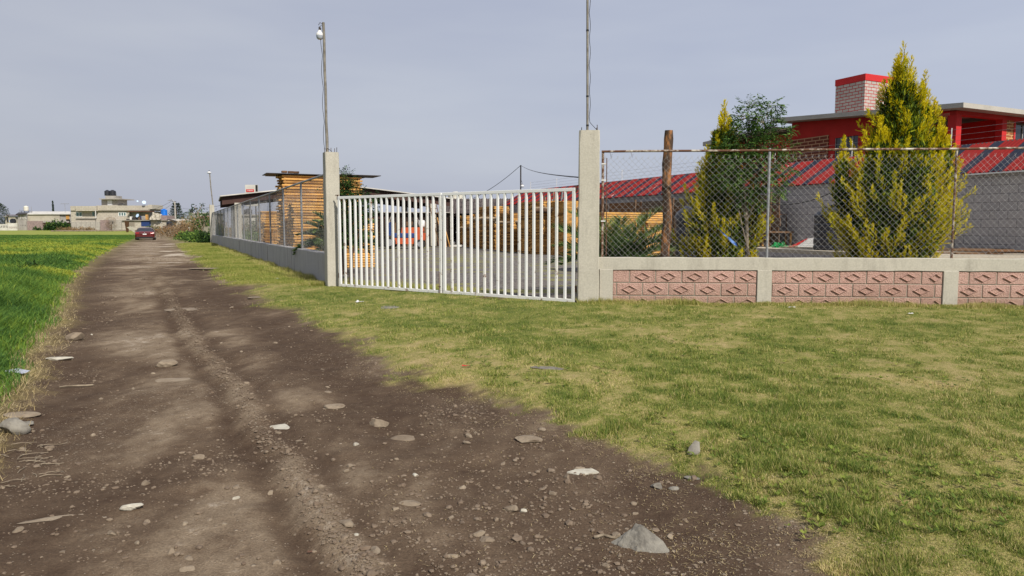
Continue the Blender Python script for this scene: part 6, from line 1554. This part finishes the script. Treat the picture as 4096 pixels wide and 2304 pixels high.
# brush on the right of the lane
bl = [(690, 946, 96, 60, 1.3, 'drybrush'), (722, 948, 88, 60, 1.5, 'drybrush'), (668, 936, 110, 50, 1.2, 'drybrush'), (752, 948, 80, 60, 1.7, 'drybrush'), (735, 945, 95, 70, 2.2, 'drybrush'), (770, 945, 85, 60, 2.3, 'drybrush'),
      (800, 946, 76, 50, 1.9, 'drybrush'), (785, 944, 92, 60, 2.9, 'leafgreen'), (812, 946, 80, 44, 2.6, 'leafgreen'), (828, 946, 70, 40, 2.9, 'leafdark'), (760, 946, 72, 60, 0.8, 'leafgreen'), (812, 960, 60, 50, 0.9, 'leafgreen'), (790, 950, 66, 70, 0.8, 'leafgreen'), (640, 928, 125, 50, 1.1, 'drybrush'), (612, 926, 132, 50, 1.2, 'leafdark')]
BLB = ['low tangled brown brush where the lane bends', 'tangled brown brush left of the short concrete post', 'low brown brush beside the dumped table', 'brown brush right behind the short concrete post', 'taller brown brush behind the bare branches', 'tall brown brush between the two concrete posts', 'rusty brown brush before the far fence pillar', 'tall green bush behind the brown brush', 'green bush under the bare shrub', 'dark bush rising against the far fence pillar', 'low green weeds at the foot of the short concrete post', 'low green weeds before the torn sack', 'low green weeds spreading towards the lane', 'brown heap of brush before the annex wall', 'low dark weeds right of the red car']
for i, (px, py, Y, w, h, mt) in enumerate(bl):
    lb = {'drybrush': 'tangled brown brush beside the lane', 'leafgreen': 'green weedy bush beside the lane', 'leafdark': 'dark leafy bush beside the lane'}[mt]
    clump('brush_bush', BLB[i], px, py, Y, w, h, 1500, mt, 80 + i, grp='bushes and brush beside the lane', lf=(0.30, 0.07) if mt == 'drybrush' else (0.2, 0.1), deep=2.2)
clump('leafy_bush', 'dark leafy bush at the foot of the far fence pillar', 820, 968, 56, 44, 0.85, 1500, 'leafdark', 99, lf=(0.13, 0.08), deep=0.6)
clump('dark_weed_clump', 'dark broad-leaved weed clump in the field edge', 115, 1112, 17.5, 70, 0.36, 700, 'leafdark', 120, lf=(0.13, 0.06), deep=0.35)
# bare twisted shrub with few leaves
b = P(818, 946, 68); t = thing('bare_shrub', 'tall bare shrub with a few leaves at its tips by the far pillar', 'shrub', (b.x, 68, 0)); m = MB(); tips = []
for pts in ([(818, 950), (808, 915), (795, 868), (778, 845), (772, 838)], [(790, 862), (800, 835), (808, 822)], [(795, 868), (788, 840), (777, 826)], [(812, 945), (790, 910), (775, 890)], [(822, 945), (818, 900), (815, 870)], [(808, 915), (822, 880)]):
    w = [P(a_, b_2, 68) for a_, b_2 in pts]; m.tube([(q.x - b.x, 0, q.z) for q in w], list(np.linspace(0.05, 0.025, len(w))), 5); tips.append((w[-1].x - b.x, 0, w[-1].z))
m.build('stems', M['palebark'], t)
tp_ = np.repeat(np.array(tips), 14, 0) + RNG.normal(0, 0.12, (84, 3)); leafmesh('leaves', tp_, RNG.normal(0, 1, (84, 3)), 0.25, 0.10, RNG.uniform(0, 0.6, 84), M['leafdark'], t)
for i in range(26):
    px = random.uniform(700, 800); b = P(px, 952, 84); m = MB(); pts = [(0, 0, 0)]; d = random.uniform(-0.9, 0.9)
    for k in range(1, 4): pts.append((d * k * 0.35, random.uniform(-0.2, 0.2), 0.4 * k * random.uniform(0.5, 1.1)))
    tag(m.tube(pts, 0.03, 4).build('dry_branch', M['palebark'], None, True, (b.x, 84 - random.uniform(0, 6), hz(b.x, 80))), 'bare dry branch sticking out of the roadside brush', 'branch', 'dry branches in the brush')
# two short concrete posts
for px, py0, py1, Y, lb in ((759, 947, 909, 79.0, 'short pale concrete post standing in the brush'), (828.5, 942, 912, 72.0, 'pale concrete post close to the far fence pillar')):
    a = P(px, py0, Y); b = P(px, py1, Y); w = 0.08
    tag(MB().bbox(-w, w, -w, w, -0.1, b.z - a.z, 0.01).build('concrete_post', M['concrete'], None, False, (a.x, Y, a.z)), lb, 'post')
# white scrap and sheets
M['scrap'] = simple('pale_scrap', (0.62, 0.6, 0.56, 1), (0.45, 0.42, 0.38, 1), 5, 0.8, 0.2)
def slab(label, cat, name, px, py, Y, pts, mat='scrap', ext=0.06):
    p = P(px, py, Y); z = hz(p.x, Y); return tag(MB().prism([(a_, -c_ * 0.4, c_) for a_, c_ in pts], (0, ext, 0)).build(name, M[mat], None, False, (p.x, Y, z)), label, cat)
slab('white curved sheet dumped left of the red car', 'sheet', 'dumped_sheet', 512, 930, 128, [(0, 0.9), (0.7, 1.1), (1.6, 0.2), (2.3, 0.0), (1.2, -0.05)])
slab('red-brown chair frame left of the dumped white sheet', 'chair frame', 'chair_frame', 505, 928, 130, [(0, 0), (0.4, 0), (1.0, 1.9), (0.2, 2.1), (0.1, 1.2)], 'rust')
slab('pale torn sack by the far fence pillar', 'sack', 'torn_sack', 812, 950, 66, [(0, 0.2), (0.3, 1.2), (0.8, 1.3), (0.6, 0.1)], 'farcream', 0.3)
slab('white bag lying before the torn sack', 'bag', 'white_bag', 812, 956, 62, [(0, 0), (0.1, 0.3), (0.5, 0.5), (0.9, 0.3), (0.9, 0.0)], 'scrap', 0.3)
slab('small red table top on pale legs by the annex door', 'table', 'small_table', 655, 922, 140, [(0, 0.9), (1.4, 0.9), (1.4, 1.15), (0, 1.15)], 'rust', 0.5)

# scrub, soil heaps and a pale building seen through the lane fence and below the canopy
for i, (px, Y, w, h, mt, lb) in enumerate([(905, 92, 60, 1.9, 'drybrush', 'brown scrub seen through the far end of the lane fence'), (960, 88, 70, 1.7, 'drybrush', 'brown scrub behind the leaning pole of the canopy'), (1010, 84, 60, 2.0, 'leafdark', 'dark bush under the left side of the canopy'),
      (1050, 84, 60, 1.6, 'drybrush', 'dry scrub behind the shoulder-high board stack'), (985, 66, 50, 0.9, 'leafgreen', 'green weeds at the foot of the left canopy pillar'), (1025, 62, 40, 0.8, 'leafgreen', 'green weeds left of the shoulder-high board stack'), (870, 60, 40, 1.6, 'leafdark', 'dark bush just inside the far end of the lane fence')]):
    clump('scrub_bush', lb, px, 945, Y, w, h, 1300, mt, 140 + i, grp='scrub seen through the lane fence', lf=(0.22, 0.07), deep=1.5)
t, o = far_thing('pale_building', 'long pale flat building far behind the canopy, dark tank on top', 'house', 1040, 921, 130.0)
fb(MB(), 930, 862, 1180, 925, 130, 5, o).build('wall', M['farrender'], t); fb(MB(), 925, 858, 1185, 862, 129.6, 6, o).build('roof_edge', M['farblock2'], t); fb(MB(), 1000, 872, 1100, 884, 129.9, 0.09, o).build('white_band', M['farwhite'], t)
p = P(984, 858, 131); tank('black tank on the pale building behind the canopy', (p.x, 132, p.z - 0.4), 0.75, 1.5, 'black_plastic', grp='black tanks far behind')
t, o = far_thing('dark_shed', 'low dark shed with a pinkish roof far behind the forklift', 'shed', 1560, 921, 75.0)
fb(MB(), 1440, 858, 1800, 925, 75, 5, o).build('wall', M['darkwood'], t); fb(MB(), 1435, 852, 1530, 858, 74.7, 6, o).build('roof', M['farmauve'], t); fb(MB(), 1530.5, 853, 1805, 858, 74.7, 6, o).build('roof', M['farrender'], t)
a = P(935, 870, 46); b = P(963, 965, 44)
tag(MB().tube([(0, 0, 0), tuple(a - b)], 0.06, 8).build('prop_pole', M['bark'], None, True, tuple(b)), 'brown pole leaning against the left canopy pillar', 'pole')

# ------------------------------------------------------------------ red car
cc = P(579.5, 958, 72.0)
t = thing('red_car', 'red saloon car seen from behind on the dirt lane', 'car', (cc.x, 72.0, 0.0 + hz(cc.x, 73.5) - 0.02), math.radians(25))
M['carpaint'] = simple('red_car_paint', (0.10, 0.007, 0.010, 1), (0.085, 0.006, 0.008, 1), 1, 0.22, 0, spec=0.6)
M['carpaint'].node_tree.nodes['Principled BSDF'].inputs['Coat Weight'].default_value = 0.6
st_ = [  # y, zbottom, zbelt, halfw bottom, halfw belt
    (0.00, 0.34, 0.86, 0.72, 0.76), (0.06, 0.24, 0.96, 0.84, 0.84), (0.25, 0.20, 1.02, 0.90, 0.88), (0.6, 0.20, 1.01, 0.91, 0.89), (1.2, 0.20, 0.97, 0.915, 0.89), (2.4, 0.20, 0.95, 0.915, 0.89),
    (3.4, 0.20, 0.93, 0.91, 0.87), (4.0, 0.20, 0.88, 0.90, 0.84), (4.45, 0.22, 0.76, 0.84, 0.76), (4.62, 0.30, 0.62, 0.68, 0.62)]
m = MB(); vs = []
for y, zb2, zt2, wb, wt2 in st_:
    h = zt2 - zb2
    for x, z in ((wb * 0.9, zb2), (wb, zb2 + h * 0.2), (wb * 1.0, zb2 + h * 0.55), (wt2, zb2 + h * 0.85), (wt2 * 0.9, zt2), (wt2 * 0.5, zt2 + 0.02)): vs.append((x, y, z))
    for x, z in ((wt2 * 0.5, zt2 + 0.02), (wt2 * 0.9, zt2), (wt2, zb2 + h * 0.85), (wb * 1.0, zb2 + h * 0.55), (wb, zb2 + h * 0.2), (wb * 0.9, zb2)): vs.append((-x, y, z))
n = len(st_); fs = [(i * 12 + q, i * 12 + (q + 1) % 12, i * 12 + 12 + (q + 1) % 12, i * 12 + 12 + q) for i in range(n - 1) for q in range(12)] + [tuple(range(12)), tuple(range(n * 12 - 12, n * 12))]
m.add(vs, fs).build('body', M['carpaint'], t, 50)
gs = [(0.62, 1.00, 0.80, 1.00, 0.80), (1.35, 0.99, 0.84, 1.40, 0.60), (1.7, 0.98, 0.85, 1.455, 0.60), (2.5, 0.97, 0.85, 1.46, 0.62), (3.0, 0.96, 0.84, 1.40, 0.60), (3.75, 0.93, 0.80, 0.95, 0.76)]
m = MB(); vs = []
for y, z0_, w0, z1_, w1 in gs: vs += [(w0, y, z0_ - 0.03), (w1, y, z1_ - 0.02), (w1 * 0.6, y, z1_ + 0.02), (-w1 * 0.6, y, z1_ + 0.02), (-w1, y, z1_ - 0.02), (-w0, y, z0_ - 0.03)]
m.add(vs, [(i * 6 + q, i * 6 + (q + 1) % 6, i * 6 + 6 + (q + 1) % 6, i * 6 + 6 + q) for i in range(5) for q in range(6)] + [tuple(range(6)), tuple(range(30, 36))]).build('cabin', M['carpaint'], t, 50)
MB().prism([(-0.74, 0.67, 1.035), (0.74, 0.67, 1.035), (0.57, 1.29, 1.385), (-0.57, 1.29, 1.385)], (0, -0.01, 0.02)).build('rear_window', M['darkglass'], t)
for s in (-1, 1):
    MB().prism([(s * 0.835, 1.25, 1.02), (s * 0.85, 3.35, 1.0), (s * 0.66, 2.9, 1.36), (s * 0.655, 1.6, 1.38)], (s * 0.012, 0, 0.006)).build('side_window', M['darkglass'], t)
    MB().prism([(s * 0.50, -0.02, 0.78), (s * 0.80, 0.02, 0.80), (s * 0.83, 0.06, 0.90), (s * 0.50, -0.0, 0.89)], (0, -0.02, 0)).build('tail_light', simple('tail_lens', (0.42, 0.01, 0.01, 1), None, 1, 0.2, 0, spec=0.6), t)
    MB().bbox(s * 0.95 - 0.07, s * 0.95 + 0.07, 2.95, 3.1, 1.0, 1.13, 0.03).build('mirror', M['carpaint'], t)
    for y in (0.95, 3.7): wheel(t, (s * 0.80, y, 0.33), 0.33, 0.21, 'galv', (1, 0, 0))
MB().box(-0.78, 0.78, -0.005, 0.3, 0.20, 0.42).build('bumper_lower', M['cable'], t)
MB().bbox(-0.40, 0.40, -0.035, 0.02, 0.62, 0.80, 0.02).build('plate_recess', M['carpaint'], t)
MB().box(-0.17, 0.17, -0.05, -0.036, 0.65, 0.76).build('licence_plate', M['white_plastic'], t)
MB().disc((0, -0.02, 0.875), (0, 1, 0), 0.045, 0.06).build('badge', M['galv'], t, True)
MB().box(-0.45, 0.45, -0.018, -0.001, 0.825, 0.838).build('trim_strip', M['galv'], t)

t.scale = (1, 1, 0.88)
# ------------------------------------------------------------------ stones and litter in the foreground
def rock(label, px, py, size, mat, seed, squash=0.45, rz=0.0, name='stone', grp=None, lift=0.25, pts=None, sub=3):
    rg = np.random.default_rng(seed); p = on(px, py); V = ICO_V.copy(); Fc = ICO_F
    for _ in range(sub):
        mid = {}; nf = []; V = list(map(tuple, V))
        def md(a_, b_):
            k = (min(a_, b_), max(a_, b_))
            if k not in mid: q = (np.array(V[a_]) + np.array(V[b_])) / 2; V.append(tuple(q / np.linalg.norm(q))); mid[k] = len(V) - 1
            return mid[k]
        for a_, b_, c_ in Fc: x, y, z = md(a_, b_), md(b_, c_), md(c_, a_); nf += [(a_, x, z), (x, b_, y), (z, y, c_), (x, y, z)]
        V = np.array(V); Fc = np.array(nf)
    # facet by cutting with random planes
    for k in range(9):
        nn_ = rg.normal(0, 1, 3); nn_ /= np.linalg.norm(nn_); d = rg.uniform(0.45, 0.8); s = V @ nn_; V = V - nn_[None] * np.clip(s - d, 0, None)[:, None] * 0.95
    V += 0.05 * (np.stack([vn(V[:, 0] * 4 + 9, V[:, 1] * 4 + V[:, 2] * 3, seed + k) for k in range(3)], 1) - 0.5) * 2
    V = V * np.array(size) * np.array([1, 1, squash]); c, s = math.cos(rz), math.sin(rz); V = V @ np.array([[c, s, 0], [-s, c, 0], [0, 0, 1]])
    if pts is not None: V = pts(V)
    V[:, 2] += -V[:, 2].min() * (1 - lift) - 0.004
    o = npmesh(name, V, Fc, M[mat], None, {'v': rg.uniform(0, 0.3) + 0 * V[:, 0]}); o.location = tuple(p); return tag(o, label, 'stone', grp)
# the big grey pointed rock
import bmesh
from mathutils import noise as mn
def hullrock(label, px, py, pts, mat, rz, seed, sc=1.0, nz_=0.006, name='stone', sink=0.010):
    bmr = bmesh.new()
    for q in pts: bmr.verts.new((q[0] * sc, q[1] * sc, q[2] * sc))
    bmesh.ops.convex_hull(bmr, input=bmr.verts[:])
    loose = [v for v in bmr.verts if not v.link_faces]; bmesh.ops.delete(bmr, geom=loose, context='VERTS')
    bmesh.ops.triangulate(bmr, faces=bmr.faces[:])
    for _ in range(4): bmesh.ops.subdivide_edges(bmr, edges=bmr.edges[:], cuts=1, use_grid_fill=True)
    for v in bmr.verts:
        c = v.co.normalized(); o = Vector((seed, 0, 0)); v.co += c * (mn.fractal(v.co * (2.4 / sc / 0.1) + o, 0.9, 2.1, 4) * nz_ - abs(mn.noise(v.co * 45 + o)) * nz_ * 0.7)
    me = bpy.data.meshes.new(name); bmr.to_mesh(me); bmr.free(); me.materials.append(M[mat]); ob = bpy.data.objects.new(name, me); COL.objects.link(ob)
    pq = on(px, py); ob.location = (pq.x, pq.y, pq.z - sink); ob.rotation_euler = (0, 0, rz); return tag(ob, label, 'stone')
hullrock('large jagged grey rock lying near the bottom right of the road', 2560, 2160, [(-.118, .0, .0), (-.085, -.018, .016), (-.02, .03, .088), (.004, .012, .084), (.04, .035, .062), (.075, .02, .044), (.112, -.012, .012), (.104, -.045, .0), (.05, -.062, .0), (-.01, -.052, .004), (-.06, -.035, .0), (-.05, .07, .02), (.07, .075, .01), (.0, .085, .0), (-.055, .025, .05)], 'stone_grey', -0.25, 1, name='rock')
hullrock('flat pale wedge-shaped stone on the dark soil', 2330, 1880, [(-.075, .0, .0), (-.07, .0, .018), (-.03, -.028, .016), (-.025, -.034, 0), (.03, -.012, .016), (.078, .02, .010), (.08, .018, 0), (.05, .045, .018), (.04, .05, 0), (-.03, .03, .02), (-.04, .036, 0)], 'stone_white', 0.0, 2, 1.1, 0.002)
hullrock('upright pale stone half sunk at the edge of the lawn', 2772, 1825, [(-.035, -.02, .0), (-.02, .0, .035), (.012, .02, .062), (.032, .015, .055), (.03, -.01, .02), (.015, -.03, 0), (.02, .04, 0), (-.02, .03, 0)], 'stone_grey', 0.0, 3, 1.15, 0.002)
rock('small knobbly stone touching the large jagged rock', 2462, 2126, (0.022, 0.02, 0.02), 'stone', 4, 0.8)
rock('brown rounded stone ringed by dust near the lawn edge', 2110, 1762, (0.085, 0.06, 0.05), 'stone', 7, 0.5)
rock('bluish grey boulder at the left road edge', 60, 1716, (0.095, 0.075, 0.09), 'stone_grey', 8, 0.7)
rock('flat pale stone above the bluish boulder', 85, 1655, (0.12, 0.07, 0.04), 'stone', 9, 0.35)
rock('second flat stone beside the bluish boulder', 105, 1684, (0.06, 0.04, 0.03), 'stone_grey', 10, 0.5)
rock('pale stone sitting alone by the left grass edge', 296, 1354, (0.12, 0.09, 0.1), 'stone', 11, 0.6)
rock('flat whitish stone in the left part of the road', 245, 1430, (0.15, 0.08, 0.05), 'stone_white', 12, 0.4)
rock('flat grey slab lying in the lawn', 2185, 1492, (0.15, 0.09, 0.03), 'stone_grey', 13, 0.25, -0.3)
rock('flat pale double stone in the middle of the road', 1618, 1732, (0.085, 0.05, 0.04), 'stone', 14, 0.5, 0.1)
rock('rounded tan stone left of mid road', 1515, 1680, (0.07, 0.045, 0.045), 'stone', 15, 0.7)
rock('light angular stone on the road right of the track', 1330, 1612, (0.09, 0.06, 0.04), 'stone', 16, 0.5)
rock('wide flat light stone embedded in mid road', 1140, 1680, (0.16, 0.07, 0.03), 'stone_white', 17, 0.2, 0.2)
rock('tan stone with a crumbled edge in the road', 700, 1508, (0.16, 0.10, 0.05), 'stone', 18, 0.3)
rock('rounded light stone on the left track', 660, 1452, (0.11, 0.08, 0.08), 'stone', 19, 0.5)
rock('angular light block left of the centre track', 528, 2012, (0.05, 0.032, 0.03), 'stone_white', 20, 0.6, 0.2)
rock('long pale chalky stone at lower left', 205, 2055, (0.13, 0.03, 0.02), 'stone', 21, 0.3, 0.35, lift=0.4)
rock('light stone on dust at the lower centre', 1640, 2005, (0.05, 0.03, 0.02), 'stone', 22, 0.5)
rock('small grey stone on the soil near the lawn edge', 2628, 1930, (0.03, 0.022, 0.025), 'stone_grey', 23, 0.8)
rock('bluish chip on the soil at the lawn edge', 2768, 1908, (0.04, 0.02, 0.02), 'stone_grey', 24, 0.6, -0.5)
rock('grey flake below the bluish chip', 2700, 1938, (0.03, 0.02, 0.02), 'stone_grey', 25, 0.6)
r = random.Random(77); spots = []
for i in range(105):
    py = 1050 + (r.random() ** 0.8) * 1230; px = r.uniform(0, 2750); p = G(px, py)
    dd = masks(np.array([p.x]), np.array([p.y]))[2][0]
    if dd < 0.8: continue
    s = r.uniform(0.008, 0.017) * (1 + 0.09 * p.y) * (1.4 if r.random() < 0.15 else 1)
    rock('light stone half buried in the dirt road', px, py, (s * r.uniform(1, 1.7), s, s), r.choice(['stone'] * 9 + ['stone_white']), 200 + i, r.uniform(0.55, 0.9), r.uniform(0, 3), 'road_stone', 'light stones scattered over the dirt road', sub=2, lift=0.42)
# sticks and litter
def stick(label, px, py, L, ang, rad=0.005, cat='stick', mat='palebark', grp=None):
    p = on(px, py); a = MB(); pts = [(math.cos(ang) * L * k / 5 + random.uniform(-.01, .01), math.sin(ang) * L * k / 5 + random.uniform(-.01, .01), 0.008 + 0.004 * math.sin(k)) for k in range(6)]
    return tag(a.tube(pts, rad, 5).build('stick', M[mat], None, True, tuple(p)), label, cat, grp)
stick('flat splinter of wood beside the large jagged rock', 2375, 2126, 0.10, -0.15, 0.007)
stick('straight pale stick on the left of the road', 236, 1533, 0.22, 0.5, 0.007)
for i in range(22): stick('dry twig scattered along the left road edge', r.uniform(5, 170), r.uniform(1760, 1990), r.uniform(0.05, 0.14), r.uniform(0, 3), 0.0018, 'twig', 'palebark', 'dry twigs at the left road edge')
def scrap(label, px, py, s, mat, seed, cat='litter', name='litter'):
    rg = random.Random(seed); p = on(px, py); vs = [((i - 2) * s / 2 + rg.uniform(-.2, .2) * s, (j - 1) * s * 0.5, abs(rg.gauss(0, 0.35)) * s * 0.5 + 0.012) for i in range(5) for j in range(3)]
    return tag(MB().add(vs, [(i * 3 + j, i * 3 + j + 1, i * 3 + j + 4, i * 3 + j + 3) for i in range(4) for j in range(2)]).build(name, M[mat], None, 60, tuple(p)), label, cat)
scrap('crumpled whitish plastic sheet in the grass at the left edge', 68, 1500, 0.085, 'bulb_diffuser', 1); scrap('white crumpled paper on the lawn before the wall', 3168, 1246, 0.05, 'white_plastic', 2)
scrap('pale scrap on the lawn before the left gate leaf', 1437, 1220, 0.06, 'white_plastic', 3); scrap('small red scrap on the lawn', 1865, 1488, 0.03, 'redtrim', 4)
scrap('orange-red scrap on the road at the lower centre', 1240, 2172, 0.011, 'rust', 5); scrap('white scrap on the grass by the lane wall', 1105, 1122, 0.07, 'white_plastic', 6)
scrap('white scrap between wall foot and lawn at right', 3640, 1272, 0.04, 'white_plastic', 7)
for k, (px, py, L_, sd_) in enumerate([(760, 1227, 0.9, 30), (1020, 1192, 0.5, 31), (880, 1075, 2.2, 32), (760, 1030, 2.6, 33), (700, 1008, 2.6, 34), (1560, 1238, 0.5, 35)]):
    rock(['white chalky streak of rubble across the lane', 'pale flat slab near the lane grass', 'broad whitish outcrop by the lane edge', 'long whitish ledge across the lane', 'farther whitish ledge across the lane', 'flat grey slab on the grass before the gate'][k], px, py, (L_ * 0.42, 0.14 + L_ * 0.12, 0.05), 'stone' if k < 5 else 'stone_grey', 300 + sd_, 0.28, 0.05, lift=0.45, sub=4)
